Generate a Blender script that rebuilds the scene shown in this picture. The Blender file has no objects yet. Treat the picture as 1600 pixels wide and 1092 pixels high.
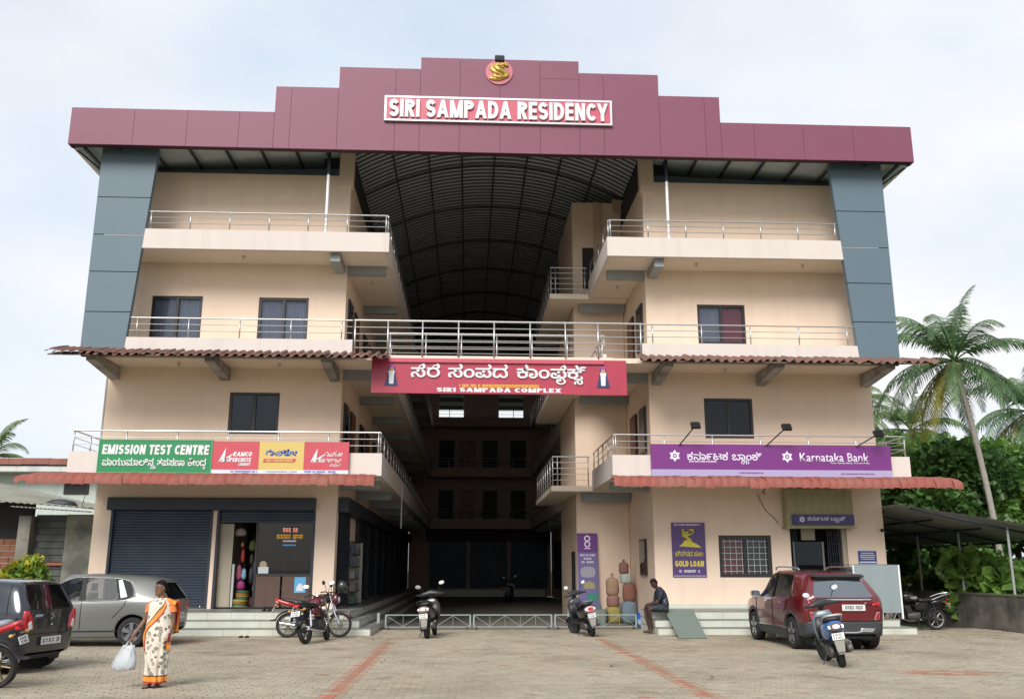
import bpy, bmesh, math, random
from mathutils import Vector, Matrix
from mathutils.bvhtree import BVHTree
random.seed(7)
R = math.radians
S = bpy.context.scene
COL = S.collection

# ---------------------------------------------------------------- camera
F_PX, YAW, PITCH, ROLL = 1438.54, 0.0471673, 0.2347765, 0.0010378
CAM = Vector((-0.8027, -26.5, 1.6))
def cam_axes():
    f = Vector((math.sin(YAW)*math.cos(PITCH), math.cos(YAW)*math.cos(PITCH), math.sin(PITCH)))
    r = Vector((math.cos(YAW), -math.sin(YAW), 0)); u = r.cross(f)
    c, s = math.cos(ROLL), math.sin(ROLL)
    return r*c + u*s, u*c - r*s, f
cr, cu, cf = cam_axes()
cd = bpy.data.cameras.new('camera'); cam = bpy.data.objects.new('camera', cd); COL.objects.link(cam)
m = Matrix((cr, cu, -cf)).transposed().to_4x4(); m.translation = CAM; cam.matrix_world = m
cd.sensor_width = 36; cd.lens = F_PX/1600*36; cd.clip_end = 3000; cd.clip_start = 0.1
S.camera = cam

# ---------------------------------------------------------------- sky, sun, exposure
SUN_EL, SUN_AZ = R(40), R(200)       # azimuth clockwise from +y: behind the camera, to its left
w = bpy.data.worlds.new('World'); S.world = w; w.use_nodes = True
nt = w.node_tree; nt.nodes.clear()
def N(t, **k):
    n = nt.nodes.new(t)
    for a, b in k.items(): setattr(n, a, b)
    return n
sky = N('ShaderNodeTexSky', sky_type='NISHITA', sun_disc=False, sun_elevation=SUN_EL, sun_rotation=SUN_AZ, air_density=1.0, dust_density=2.0, ozone_density=1.5)
tc = N('ShaderNodeTexCoord'); mp = N('ShaderNodeMapping'); mp.inputs['Scale'].default_value = (1.0, 1.0, 2.2)
no = N('ShaderNodeTexNoise'); no.inputs['Scale'].default_value = 1.5; no.inputs['Detail'].default_value = 5; no.inputs['Roughness'].default_value = 0.5
rp = N('ShaderNodeValToRGB'); rp.color_ramp.elements[0].position = 0.34; rp.color_ramp.elements[0].color = (0.6,)*3+(1,)
rp.color_ramp.elements[1].position = 0.60; rp.color_ramp.elements[1].color = (1,)*3+(1,)
no2 = N('ShaderNodeTexNoise'); no2.inputs['Scale'].default_value = 1.9; no2.inputs['Detail'].default_value = 6
rp2 = N('ShaderNodeValToRGB'); rp2.color_ramp.elements[0].position = 0.36; rp2.color_ramp.elements[0].color = (4.2, 4.75, 5.4, 1)
rp2.color_ramp.elements[1].position = 0.62; rp2.color_ramp.elements[1].color = (5.45, 5.47, 5.55, 1)
mx = N('ShaderNodeMix', data_type='RGBA'); bg = N('ShaderNodeBackground'); bg.inputs['Strength'].default_value = 0.096
out = N('ShaderNodeOutputWorld'); L = nt.links.new
sk = N('ShaderNodeMix', data_type='RGBA', blend_type='MULTIPLY'); sk.inputs[0].default_value = 1; sk.inputs[7].default_value = (1.3, 1.3, 1.3, 1)
L(tc.outputs['Generated'], mp.inputs['Vector']); L(mp.outputs[0], no.inputs['Vector']); L(mp.outputs[0], no2.inputs['Vector'])
L(no.outputs['Fac'], rp.inputs[0]); L(no2.outputs['Fac'], rp2.inputs[0]); L(rp.outputs[0], mx.inputs[0])
L(sky.outputs[0], sk.inputs[6]); L(sk.outputs[2], mx.inputs[6]); L(rp2.outputs[0], mx.inputs[7]); L(mx.outputs[2], bg.inputs[0]); L(bg.outputs[0], out.inputs[0])
sl = bpy.data.lights.new('sun', 'SUN'); sl.energy = 2.0; sl.angle = R(30); sl.color = (1, 0.96, 0.9)
so = bpy.data.objects.new('sun', sl); COL.objects.link(so)
sdir = Vector((math.sin(SUN_AZ)*math.cos(SUN_EL), math.cos(SUN_AZ)*math.cos(SUN_EL), math.sin(SUN_EL)))
so.rotation_euler = sdir.to_track_quat('Z', 'Y').to_euler()
vs = S.view_settings; vs.view_transform = 'Standard'; vs.look = 'None'; vs.gamma = 1; vs.use_curve_mapping = False; vs.exposure = 0.92

# ---------------------------------------------------------------- materials
def lin(r, g, b):
    f = lambda c: c/12.92 if c <= 0.04045 else ((c+0.055)/1.055)**2.4
    return (f(r/255), f(g/255), f(b/255), 1)
MATS = {}
def mat(name, col, rough=0.6, metal=0.0, noise=0.0, nscale=4.0, bump=0.0, bscale=40.0, streak=0.0, spec=0.5, coat=0.0, emis=None, stain=None, sstrength=0.5):
    """procedural principled material: base colour varied by noise, optional vertical streaks/stains and fine bump"""
    if name in MATS: return MATS[name]
    M = bpy.data.materials.new(name); M.use_nodes = True; t = M.node_tree; b = t.nodes['Principled BSDF']; MATS[name] = M
    c = tuple(col)[:3]+(1,)
    b.inputs['Base Color'].default_value = c; b.inputs['Roughness'].default_value = rough; b.inputs['Metallic'].default_value = metal
    b.inputs['Specular IOR Level'].default_value = spec
    if coat: b.inputs['Coat Weight'].default_value = coat; b.inputs['Coat Roughness'].default_value = 0.04
    if emis: b.inputs['Emission Color'].default_value = c; b.inputs['Emission Strength'].default_value = emis
    M.diffuse_color = c
    if noise or streak or bump or stain:
        geo = t.nodes.new('ShaderNodeNewGeometry'); pos = geo.outputs['Position']
        cur = None
        def mul(prev, fac, col2, amt):
            q = t.nodes.new('ShaderNodeMix'); q.data_type = 'RGBA'
            if prev is None: q.inputs[6].default_value = c
            else: t.links.new(prev, q.inputs[6])
            q.inputs[7].default_value = col2
            mm = t.nodes.new('ShaderNodeMath'); mm.operation = 'MULTIPLY'; mm.inputs[1].default_value = amt
            t.links.new(fac, mm.inputs[0]); t.links.new(mm.outputs[0], q.inputs[0]); return q.outputs[2]
        def nz(scale, sc=(1, 1, 1), lo=0.35, hi=0.7, det=5):
            mpn = t.nodes.new('ShaderNodeMapping'); mpn.inputs['Scale'].default_value = sc; t.links.new(pos, mpn.inputs[0])
            n = t.nodes.new('ShaderNodeTexNoise'); n.inputs['Scale'].default_value = scale; n.inputs['Detail'].default_value = det
            t.links.new(mpn.outputs[0], n.inputs['Vector'])
            r = t.nodes.new('ShaderNodeMapRange'); r.inputs[1].default_value = lo; r.inputs[2].default_value = hi
            t.links.new(n.outputs['Fac'], r.inputs[0]); return r.outputs[0]
        if noise: cur = mul(cur, nz(nscale), tuple(v*0.55 for v in c[:3])+(1,), noise)
        if streak: cur = mul(cur, nz(1.6, (2.2, 2.2, 0.16), 0.5, 0.75), tuple(v*0.45 for v in c[:3])+(1,), streak)
        if stain: cur = mul(cur, nz(1.1, (1, 1, 1), 0.46, 0.66), tuple(stain)[:3]+(1,), sstrength)
        if cur is not None: t.links.new(cur, b.inputs['Base Color'])
        if bump:
            n = t.nodes.new('ShaderNodeTexNoise'); n.inputs['Scale'].default_value = bscale; n.inputs['Detail'].default_value = 4
            t.links.new(pos, n.inputs['Vector']); bp = t.nodes.new('ShaderNodeBump'); bp.inputs['Strength'].default_value = bump; bp.inputs['Distance'].default_value = 0.02
            t.links.new(n.outputs['Fac'], bp.inputs['Height']); t.links.new(bp.outputs[0], b.inputs['Normal'])
    return M
def glass(name, tint=(0.10, 0.12, 0.14), trans=0.5, rough=0.03, ior=1.7):
    """window glass: tinted see-through pane with a mirror-like reflection"""
    if name in MATS: return MATS[name]
    M = bpy.data.materials.new(name); M.use_nodes = True; t = M.node_tree; t.nodes.clear(); MATS[name] = M
    o = t.nodes.new('ShaderNodeOutputMaterial'); tr = t.nodes.new('ShaderNodeBsdfTransparent'); tr.inputs[0].default_value = (trans, trans, trans*1.04, 1)
    d = t.nodes.new('ShaderNodeBsdfDiffuse'); d.inputs[0].default_value = tint+(1,)
    g = t.nodes.new('ShaderNodeBsdfGlossy'); g.inputs['Roughness'].default_value = rough; g.inputs[0].default_value = (0.9, 0.95, 1, 1)
    fr = t.nodes.new('ShaderNodeFresnel'); fr.inputs[0].default_value = ior
    m1 = t.nodes.new('ShaderNodeMixShader'); m1.inputs[0].default_value = 0.15; m2 = t.nodes.new('ShaderNodeMixShader')
    t.links.new(tr.outputs[0], m1.inputs[1]); t.links.new(d.outputs[0], m1.inputs[2]); t.links.new(fr.outputs[0], m2.inputs[0])
    t.links.new(m1.outputs[0], m2.inputs[1]); t.links.new(g.outputs[0], m2.inputs[2]); t.links.new(m2.outputs[0], o.inputs[0])
    return M
def leafmat(name, col, var=0.5):
    """leaf: diffuse + translucent, colour varied from clump to clump"""
    if name in MATS: return MATS[name]
    M = bpy.data.materials.new(name); M.use_nodes = True; t = M.node_tree; t.nodes.clear(); MATS[name] = M
    o = t.nodes.new('ShaderNodeOutputMaterial'); geo = t.nodes.new('ShaderNodeNewGeometry')
    n = t.nodes.new('ShaderNodeTexNoise'); n.inputs['Scale'].default_value = 1.3; n.inputs['Detail'].default_value = 6; t.links.new(geo.outputs['Position'], n.inputs['Vector'])
    r = t.nodes.new('ShaderNodeValToRGB'); e = r.color_ramp.elements
    e[0].position = 0.3; e[0].color = tuple(v*(1-var) for v in col)+(1,)
    e[1].position = 0.72; e[1].color = (col[0]*(1+var)*1.15, col[1]*(1+var), col[2]*(1+var*0.5), 1)
    t.links.new(n.outputs['Fac'], r.inputs[0])
    d = t.nodes.new('ShaderNodeBsdfPrincipled'); d.inputs['Roughness'].default_value = 0.45; d.inputs['Specular IOR Level'].default_value = 0.4
    tr = t.nodes.new('ShaderNodeBsdfTranslucent'); t.links.new(r.outputs[0], d.inputs['Base Color']); t.links.new(r.outputs[0], tr.inputs[0])
    mxs = t.nodes.new('ShaderNodeMixShader'); mxs.inputs[0].default_value = 0.3
    t.links.new(d.outputs[0], mxs.inputs[1]); t.links.new(tr.outputs[0], mxs.inputs[2]); t.links.new(mxs.outputs[0], o.inputs[0])
    return M
M_wall = mat('cream_paint', (0.79, 0.625, 0.495), 0.75, noise=0.08, nscale=1.2, streak=0.11, stain=(0.68, 0.51, 0.39), sstrength=0.25, bump=0.12, bscale=60)
M_par = mat('pale_parapet_paint', (0.63, 0.565, 0.525), 0.75, noise=0.10, nscale=1.2, streak=0.16, bump=0.1, bscale=60)
M_sof = mat('soffit_paint', (0.72, 0.63, 0.52), 0.8, noise=0.12, nscale=1.4)
M_beam = mat('grey_beam_paint', (0.27, 0.30, 0.31), 0.6, noise=0.15)
M_maroon = mat('maroon_cladding', (0.20, 0.060, 0.104), 0.5, metal=0.0, noise=0.10, nscale=0.6, spec=0.4)
M_blue = mat('bluegrey_cladding', (0.108, 0.158, 0.195), 0.5, metal=0.0, noise=0.08, nscale=0.7, spec=0.4)
M_joint = mat('dark_joint', (0.02, 0.02, 0.025), 0.8)
M_shut = mat('shutter_steel', (0.030, 0.045, 0.070), 0.45, metal=0.2, noise=0.4, nscale=1.8, streak=0.35, stain=(0.07, 0.08, 0.09), sstrength=0.35)
M_shutbox = mat('shutter_hood', (0.022, 0.030, 0.045), 0.5, noise=0.2)
M_steel = mat('stainless_steel', (0.50, 0.50, 0.50), 0.38, metal=0.8)
M_darksteel = mat('dark_steel', (0.035, 0.042, 0.055), 0.5, metal=0.3, noise=0.2)
M_vault = mat('vault_sheet', (0.58, 0.62, 0.68), 0.5, metal=0.1, noise=0.15, nscale=2)
M_sheet = mat('roof_sheet_underside', (0.40, 0.47, 0.50), 0.5, metal=0.1, noise=0.15, nscale=2)
M_red = mat('red_roof_tile', (0.27, 0.072, 0.052), 0.75, noise=0.35, nscale=3.5, stain=(0.25, 0.11, 0.085), sstrength=0.6)
M_clay = mat('weathered_clay_tile', (0.20, 0.098, 0.075), 0.8, noise=0.5, nscale=6, stain=(0.10, 0.075, 0.065), sstrength=0.7, bump=0.3)
M_step = mat('step_tile', (0.56, 0.58, 0.50), 0.4, noise=0.12, nscale=2, stain=(0.33, 0.31, 0.24), sstrength=0.35)
M_tread = mat('step_tread_granite', (0.20, 0.21, 0.20), 0.45, noise=0.2, nscale=8)
M_frame = mat('window_frame_dark', (0.022, 0.020, 0.022), 0.4)
M_pane = glass('window_pane', (0.03, 0.035, 0.04), 0.45, ior=1.4); M_clear = glass('clear_pane', (0.1, 0.1, 0.1), 0.85, ior=1.4)
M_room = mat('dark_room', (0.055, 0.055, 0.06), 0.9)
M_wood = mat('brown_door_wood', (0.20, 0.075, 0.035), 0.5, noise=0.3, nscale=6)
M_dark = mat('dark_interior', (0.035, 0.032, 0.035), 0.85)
M_white = mat('white_paint', (0.78, 0.78, 0.78), 0.5)
M_black = mat('black_plastic', (0.012, 0.012, 0.014), 0.45)
M_rubber = mat('tyre_rubber', (0.016, 0.016, 0.017), 0.8, noise=0.3, nscale=12)
M_chrome = mat('chrome', (0.75, 0.76, 0.78), 0.12, metal=1.0)
M_mirror = mat('mirror_glass', (0.92, 0.93, 0.95), 0.03, metal=1.0)
M_conc = mat('concrete', (0.30, 0.29, 0.26), 0.85, noise=0.35, nscale=2.0, bump=0.3, stain=(0.12, 0.12, 0.10), sstrength=0.6)

# ---------------------------------------------------------------- mesh helpers
class MB:
    """collects shapes; build() links them as one mesh object"""
    def __init__(s): s.v = []; s.f = []; s.mi = []; s.cur = 0
    def add(s, vs, fs):
        b = len(s.v); s.v += [tuple(v) for v in vs]; s.f += [tuple(i+b for i in f) for f in fs]; s.mi += [s.cur]*len(fs); return s
    def box(s, x0, x1, y0, y1, z0, z1):
        return s.add([(x0,y0,z0),(x1,y0,z0),(x1,y1,z0),(x0,y1,z0),(x0,y0,z1),(x1,y0,z1),(x1,y1,z1),(x0,y1,z1)],
                     [(0,3,2,1),(4,5,6,7),(0,1,5,4),(1,2,6,5),(2,3,7,6),(3,0,4,7)])
    def obox(s, c, d, M=None):
        """box of full size d centred at c, turned by matrix/euler M"""
        if M is None: M = Matrix.Identity(3)
        elif isinstance(M, tuple):
            from mathutils import Euler
            M = Euler(M).to_matrix()
        c = Vector(c); vs = [c + M @ Vector((a*d[0]/2, b*d[1]/2, e*d[2]/2)) for e in (-1, 1) for a, b in ((-1,-1),(1,-1),(1,1),(-1,1))]
        return s.add(vs, [(0,3,2,1),(4,5,6,7),(0,1,5,4),(1,2,6,5),(2,3,7,6),(3,0,4,7)])
    def tube(s, pts, r, n=8, cap=True):
        pts = [Vector(p) for p in pts]; rs = r if isinstance(r, (list, tuple)) else [r]*len(pts)
        vs = []; fs = []; prev = None
        for i, p in enumerate(pts):
            t = (pts[min(i+1, len(pts)-1)] - pts[max(i-1, 0)]).normalized()
            if prev is None:
                a = Vector((0, 0, 1)) if abs(t.z) < 0.9 else Vector((1, 0, 0)); u = t.cross(a).normalized()
            else:
                u = (prev - t*prev.dot(t)); u = u.normalized() if u.length > 1e-6 else prev
            prev = u; q = t.cross(u)
            for k in range(n):
                an = 2*math.pi*k/n; vs.append(p + (u*math.cos(an) + q*math.sin(an))*rs[i])
        for i in range(len(pts)-1):
            for k in range(n):
                a = i*n+k; b = i*n+(k+1) % n; fs.append((a, b, b+n, a+n))
        if cap: fs.append(tuple(range(n))[::-1]); fs.append(tuple(range((len(pts)-1)*n, len(pts)*n)))
        return s.add(vs, fs)
    def lathe(s, prof, M=None, n=24, closed=False):
        """prof: (radius, height) list spun round local z, placed by 4x4 M"""
        M = M or Matrix.Identity(4); vs = []; fs = []; m_ = len(prof)
        for k in range(n):
            a = 2*math.pi*k/n
            for r, h in prof: vs.append(M @ Vector((r*math.cos(a), r*math.sin(a), h)))
        for k in range(n):
            for j in range(m_ if closed else m_-1):
                a = k*m_+j; b = k*m_+(j+1) % m_; c = ((k+1) % n)*m_+(j+1) % m_; d = ((k+1) % n)*m_+j
                fs.append((a, d, c, b))
        return s.add(vs, fs)
    def prism(s, poly, ax, a0, a1):
        """polygon (2D list) extruded along axis 'x','y' or 'z' from a0 to a1"""
        n = len(poly); P = {'x': lambda p, a: (a, p[0], p[1]), 'y': lambda p, a: (p[0], a, p[1]), 'z': lambda p, a: (p[0], p[1], a)}[ax]
        vs = [P(p, a0) for p in poly] + [P(p, a1) for p in poly]
        fs = [tuple(range(n)), tuple(range(2*n-1, n-1, -1))] + [(i, i+n, (i+1) % n + n, (i+1) % n) for i in range(n)]
        return s.add(vs, fs)
    def loft(s, secs, n=16, cap=True):
        """secs: (centre, right vec, up vec, exponent) superellipse rings joined"""
        vs = []; fs = []
        for c, u, v, e in secs:
            c = Vector(c); u = Vector(u); v = Vector(v)
            for k in range(n):
                a = 2*math.pi*k/n; ca, sa = math.cos(a), math.sin(a); ex = 2/e
                vs.append(c + u*math.copysign(abs(ca)**ex, ca) + v*math.copysign(abs(sa)**ex, sa))
        for i in range(len(secs)-1):
            for k in range(n):
                a = i*n+k; b = i*n+(k+1) % n; fs.append((a, b, b+n, a+n))
        if cap: fs.append(tuple(range(n))[::-1]); fs.append(tuple(range((len(secs)-1)*n, len(secs)*n)))
        return s.add(vs, fs)
    def ball(s, c, r, n=12, m_=8):
        rx, ry, rz = r if isinstance(r, (tuple, list)) else (r, r, r); c = Vector(c); vs = [c+Vector((0, 0, -rz))]; fs = []
        for j in range(1, m_):
            ph = math.pi*j/m_ - math.pi/2
            for k in range(n):
                a = 2*math.pi*k/n; vs.append(c+Vector((rx*math.cos(ph)*math.cos(a), ry*math.cos(ph)*math.sin(a), rz*math.sin(ph))))
        vs.append(c+Vector((0, 0, rz))); T = len(vs)-1
        for k in range(n):
            fs.append((0, 1+(k+1) % n, 1+k)); fs.append((T, 1+(m_-2)*n+k, 1+(m_-2)*n+(k+1) % n))
            for j in range(m_-2):
                a = 1+j*n+k; b = 1+j*n+(k+1) % n; fs.append((a, b, b+n, a+n))
        return s.add(vs, fs)
    def grid(s, rows):
        n = len(rows[0]); b = [p for r_ in rows for p in r_]
        return s.add(b, [(i*n+j, i*n+j+1, (i+1)*n+j+1, (i+1)*n+j) for i in range(len(rows)-1) for j in range(n-1)])
    def mesh(s, name, mats, smooth=False):
        me = bpy.data.meshes.new(name); me.from_pydata(s.v, [], s.f)
        for m_ in (mats if isinstance(mats, (list, tuple)) else [mats]): me.materials.append(m_)
        if any(s.mi): me.polygons.foreach_set('material_index', s.mi)
        if smooth: me.polygons.foreach_set('use_smooth', [True]*len(me.polygons))
        me.update(); return me
    def build(s, name, mats, parent=None, smooth=False, bevel=0, bseg=2):
        o = bpy.data.objects.new(name, s.mesh(name, mats, smooth)); COL.objects.link(o)
        if parent: o.parent = parent
        if smooth and smooth != 'all':
            e = o.modifiers.new('edges', 'EDGE_SPLIT'); e.split_angle = R(40)
        if bevel:
            b = o.modifiers.new('bevel', 'BEVEL'); b.width = bevel; b.segments = bseg; b.limit_method = 'ANGLE'; b.angle_limit = R(40)
        return o
def empty(name, loc=(0, 0, 0), rz=0, parent=None):
    o = bpy.data.objects.new(name, None); COL.objects.link(o); o.location = loc; o.rotation_euler = (0, 0, rz); o.empty_display_size = 0.2
    if parent: o.parent = parent
    return o
def tag(o, label, cat, group=None):
    o['label'] = label; o['category'] = cat
    if group: o['group'] = group
    return o
def kind(o, k): o['kind'] = k; return o
def inst(mesh, name, parent, loc, rot=(0, 0, 0), sc=(1, 1, 1)):
    o = bpy.data.objects.new(name, mesh); COL.objects.link(o); o.parent = parent; o.location = loc; o.rotation_euler = rot; o.scale = sc; return o
def copy_tree(o, parent=None):
    c = o.copy(); COL.objects.link(c); c.parent = parent
    for ch in list(o.children): copy_tree(ch, c)
    return c
def BX(name, m_, parent, *a, bevel=0): return MB().box(*a).build(name, m_, parent, bevel=bevel)
def rotm(loc=(0, 0, 0), rx=0, ry=0, rz=0):
    from mathutils import Euler
    M = Euler((rx, ry, rz)).to_matrix().to_4x4(); M.translation = loc; return M
def smooth_pts(pts, k=6):
    """Catmull-Rom through points"""
    P = [Vector(p) for p in pts]; out_ = []
    for i in range(len(P)-1):
        p0 = P[max(i-1, 0)]; p1 = P[i]; p2 = P[i+1]; p3 = P[min(i+2, len(P)-1)]
        for j in range(k):
            t = j/k; out_.append(0.5*((2*p1)+(p2-p0)*t+(2*p0-5*p1+4*p2-p3)*t*t+(3*p1-p0-3*p2+p3)*t**3))
    return out_+[P[-1]]

# ---------------------------------------------------------------- lettering
def text_mesh(txt, size=1.0, offset=0.0, ext=0.0, shear=0.0):
    c = bpy.data.curves.new('t', 'FONT'); c.body = txt; c.size = size; c.offset = offset; c.extrude = ext; c.shear = shear; c.resolution_u = 3
    o = bpy.data.objects.new('t', c); COL.objects.link(o)
    me = bpy.data.meshes.new_from_object(o); bpy.data.objects.remove(o); bpy.data.curves.remove(c); return me
def bounds(me):
    xs = [v.co.x for v in me.vertices]; ys = [v.co.y for v in me.vertices]
    return (min(xs), max(xs), min(ys), max(ys)) if xs else (0, 0, 0, 0)
def letters(txt, x0, x1, z0, z1, y, m_, parent, name='lettering', bold=0.02, ext=0.008, shear=0.0):
    """text fitted to the rectangle x0..x1, z0..z1 on a plane facing -y"""
    me = text_mesh(txt, 1.0, bold, 0, shear); a, b, c, d = bounds(me)
    if b-a < 1e-6: return None
    sx = (x1-x0)/(b-a); sz = (z1-z0)/(d-c)
    bm = bmesh.new(); bm.from_mesh(me); bpy.data.meshes.remove(me)
    for v in bm.verts: v.co = Vector((x0+(v.co.x-a)*sx, y, z0+(v.co.y-c)*sz))
    if ext:
        r_ = bmesh.ops.extrude_face_region(bm, geom=bm.faces[:])
        for g in r_['geom']:
            if isinstance(g, bmesh.types.BMVert): g.co.y -= ext
    me = bpy.data.meshes.new(name); bm.to_mesh(me); bm.free(); me.materials.append(m_)
    o = bpy.data.objects.new(name, me); COL.objects.link(o); o.parent = parent; o['kind'] = 'stuff'; return o
def glyphs(items, x0, x1, z0, z1, y, m_, parent, name='letter', bold=0.02, ext=0.008):
    """letters set one by one, each an object of its own: (characters, advance or None, dx, dy, scale); the line is fitted to the rectangle"""
    pen = 0.0; got = []
    for ch, adv, dx, dy, sc in items:
        if ch == ' ': pen += adv; continue
        if ch == '@':       # vowel loop drawn over the letter before it
            mb = MB(); P = arc(0, 0, 0.15, 0.13, -60, 235, 20); q = [(x*0.62, z*0.55) for x, z in P]; mb.add([(x, z, 0) for x, z in P]+[(x, z, 0) for x, z in q], [(i, i+1, len(P)+i+1, len(P)+i) for i in range(len(P)-1)])
            me = mb.mesh(name, m_); got.append([me, [(pen+dx+v.co.x*sc, dy+v.co.y*sc) for v in me.vertices]]); continue
        me = text_mesh(ch, 1.0, 0.0); a, b, c, d = bounds(me); bm = bmesh.new()
        for q, (ux, uz) in enumerate(((0, 0), (1, 0), (-1, 0), (0, 1), (0, -1))):       # heavier stroke: shifted copies, each a hair prouder
            m2 = me.copy()
            for v in m2.vertices: v.co = Vector((v.co.x+ux*bold/sc, v.co.y+uz*bold/sc*0.7, q))
            bm.from_mesh(m2); bpy.data.meshes.remove(m2)
        bm.to_mesh(me); bm.free()
        got.append([me, [(pen+dx+(v.co.x-a)*sc, dy+v.co.y*sc) for v in me.vertices]])
        pen += (b-a)*sc+0.07 if adv is None else adv
    xs = [q[0] for g_ in got for q in g_[1]]; ys = [q[1] for g_ in got for q in g_[1]]; a, b, c, d = min(xs), max(xs), min(ys), max(ys)
    for k, (me, co) in enumerate(got):
        for v, (u, w_) in zip(me.vertices, co): v.co = Vector((x0+(u-a)*(x1-x0)/(b-a), y-0.0036*(k % 4)-0.0007*v.co.z, z0+(w_-c)*(z1-z0)/(d-c)))
        bm = bmesh.new(); bm.from_mesh(me)
        if ext:
            r_ = bmesh.ops.extrude_face_region(bm, geom=bm.faces[:])
            for g in r_['geom']:
                if isinstance(g, bmesh.types.BMVert): g.co.y -= ext
        bm.to_mesh(me); bm.free(); me.materials.clear(); me.materials.append(m_); me.name = name
        o = bpy.data.objects.new(name, me); COL.objects.link(o); o.parent = parent
def arc(cx, cy, rx, ry, a0, a1, n=12): return [(cx+rx*math.cos(R(a0+(a1-a0)*i/n)), cy+ry*math.sin(R(a0+(a1-a0)*i/n))) for i in range(n+1)]
def heavy_letter(ch, t):
    """heavy block capital as convex pieces: (width, [pieces]); a piece is ('p', polygon) or ('r', centre line)"""
    h = t/2; w = 0.66; bar = lambda x0, x1, d=None: ('p', [(x0-(d or h), 0), (x0+(d or h), 0), (x1+(d or h), 1), (x1-(d or h), 1)]); hz = lambda a, b, z: ('p', [(a, z-h*0.85), (b, z-h*0.85), (b, z+h*0.85), (a, z+h*0.85)])
    V = bar(h, h)
    if ch == 'I': return t, [V]
    if ch == 'E': return 0.58, [V, hz(h, 0.58, 1-h*0.85), hz(h, 0.54, 0.5), hz(h, 0.58, h*0.85)]
    if ch == 'L': return 0.55, [V, hz(h, 0.55, h*0.85)]
    if ch == 'T': return 0.64, [bar(0.32, 0.32), hz(0, 0.64, 1-h*0.85)]
    if ch == 'A': return 0.80, [bar(h, 0.40), bar(0.80-h, 0.40), hz(0.22, 0.58, 0.30)]
    if ch == 'M': return 0.88, [V, bar(0.88-h, 0.88-h), bar(0.44, h*1.1), bar(0.44, 0.88-h*1.1)]
    if ch == 'N': return 0.70, [V, bar(0.70-h, 0.70-h), bar(0.70-h*1.1, h*1.1)]
    if ch == 'Y': return 0.76, [('p', [(0.38-h, 0), (0.38+h, 0), (0.38+h, 0.45), (0.38-h, 0.45)]), ('p', [(0.38-h, 0.4), (0.38+h, 0.4), (2*h, 1), (0, 1)]), ('p', [(0.38-h, 0.4), (0.38+h, 0.4), (0.76, 1), (0.76-2*h, 1)])]
    if ch == 'X': return 0.76, [bar(h, 0.76-h), bar(0.76-h, h)]
    if ch in 'PR':
        pc = [V, ('r', [(h, 1-h), (0.34, 1-h)]+arc(0.34, 0.745, 0.32-h, 0.255-h, 90, -90)+[(h, 0.49+h)])]
        if ch == 'R': pc.append(('p', [(0.66-2.1*h, 0), (0.68, 0), (0.44, 0.5), (0.44-2*h, 0.5)]))
        return 0.68 if ch == 'R' else 0.66, pc
    if ch == 'D': return 0.70, [V, ('r', [(h, 1-h), (0.28, 1-h)]+arc(0.28, 0.5, 0.42-h, 0.5-h, 90, -90, 16)+[(h, h)])]
    if ch in 'OCG':
        a0, a1 = {'O': (0, 360), 'C': (42, 318), 'G': (42, 345)}[ch]; pc = [('r', arc(0.37, 0.5, 0.37-h, 0.5-h, a0, a1, 24))]
        if ch == 'G': pc += [hz(0.42, 0.74, 0.42), ('p', [(0.74-2*h, 0.08), (0.74, 0.08), (0.74, 0.48), (0.74-2*h, 0.48)])]
        return (0.64 if ch == 'C' else 0.74), pc
    if ch == 'S':
        ry = (1-t)/4; return 0.66, [('r', arc(0.33, 1-h-ry, 0.33-h, ry, 22, 270, 14)[:-1]+arc(0.33, h+ry, 0.33-h, ry, 90, -158, 14))]
    if ch == 'U': return 0.70, [('r', [(h, 1)]+arc(0.35, 0.35, 0.35-h, 0.35-h, 180, 360)+[(0.70-h, 1)])]
    return 0.3, []
def heavy(txt, x0, x1, z0, z1, y, m_, parent, ext=0.01, t=0.24, shear=0.0, gap=0.085, name='letter'):
    """a line of heavy capitals fitted to the rectangle, each letter an object of its own"""
    L_ = []; pen = 0
    for ch in txt:
        if ch == ' ': pen += 0.34; continue
        w_, pc = heavy_letter(ch, t); L_.append((pen, pc)); pen += w_+gap
    W_ = pen-gap+shear; sx, sz = (x1-x0)/W_, z1-z0
    for pen, pc in L_:
        mb = MB(); k = 0
        for typ, P in pc:
            polys = []
            if typ == 'p': polys.append(P)
            else:
                rb = []
                for i, q in enumerate(P):
                    a = P[max(i-1, 0)]; b = P[min(i+1, len(P)-1)]; dx, dz = b[0]-a[0], b[1]-a[1]; l_ = math.hypot(dx, dz) or 1; rb.append(((q[0]-dz/l_*t/2, q[1]+dx/l_*t/2*0.92), (q[0]+dz/l_*t/2, q[1]-dx/l_*t/2*0.92)))
                f = lambda q: (x0+(pen+q[0]+shear*q[1])*sx, z0+q[1]*sz); n = len(rb); e = ext+0.0008*k
                vs = [(f(a)[0], y-e, f(a)[1]) for a, b in rb]+[(f(b)[0], y-e, f(b)[1]) for a, b in rb]+[(f(a)[0], y, f(a)[1]) for a, b in rb]+[(f(b)[0], y, f(b)[1]) for a, b in rb]
                fs = []
                for i in range(n-1): fs += [(i, i+1, n+i+1, n+i), (i, 2*n+i, 2*n+i+1, i+1), (n+i, n+i+1, 3*n+i+1, 3*n+i)]
                fs += [(0, n, 3*n, 2*n), (n-1, 2*n-1+2*n, 2*n-1, n-1)[:3]+(n-1+2*n,)]; fs[-1] = (n-1, 3*n-1, 4*n-1, 2*n-1); mb.add(vs, fs); k += 1
            for P2 in polys:
                mb.prism([(x0+(pen+q[0]+shear*q[1])*sx, z0+q[1]*sz) for q in P2], 'y', y-ext-0.0008*k, y); k += 1
        mb.build(name, m_, parent)
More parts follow.
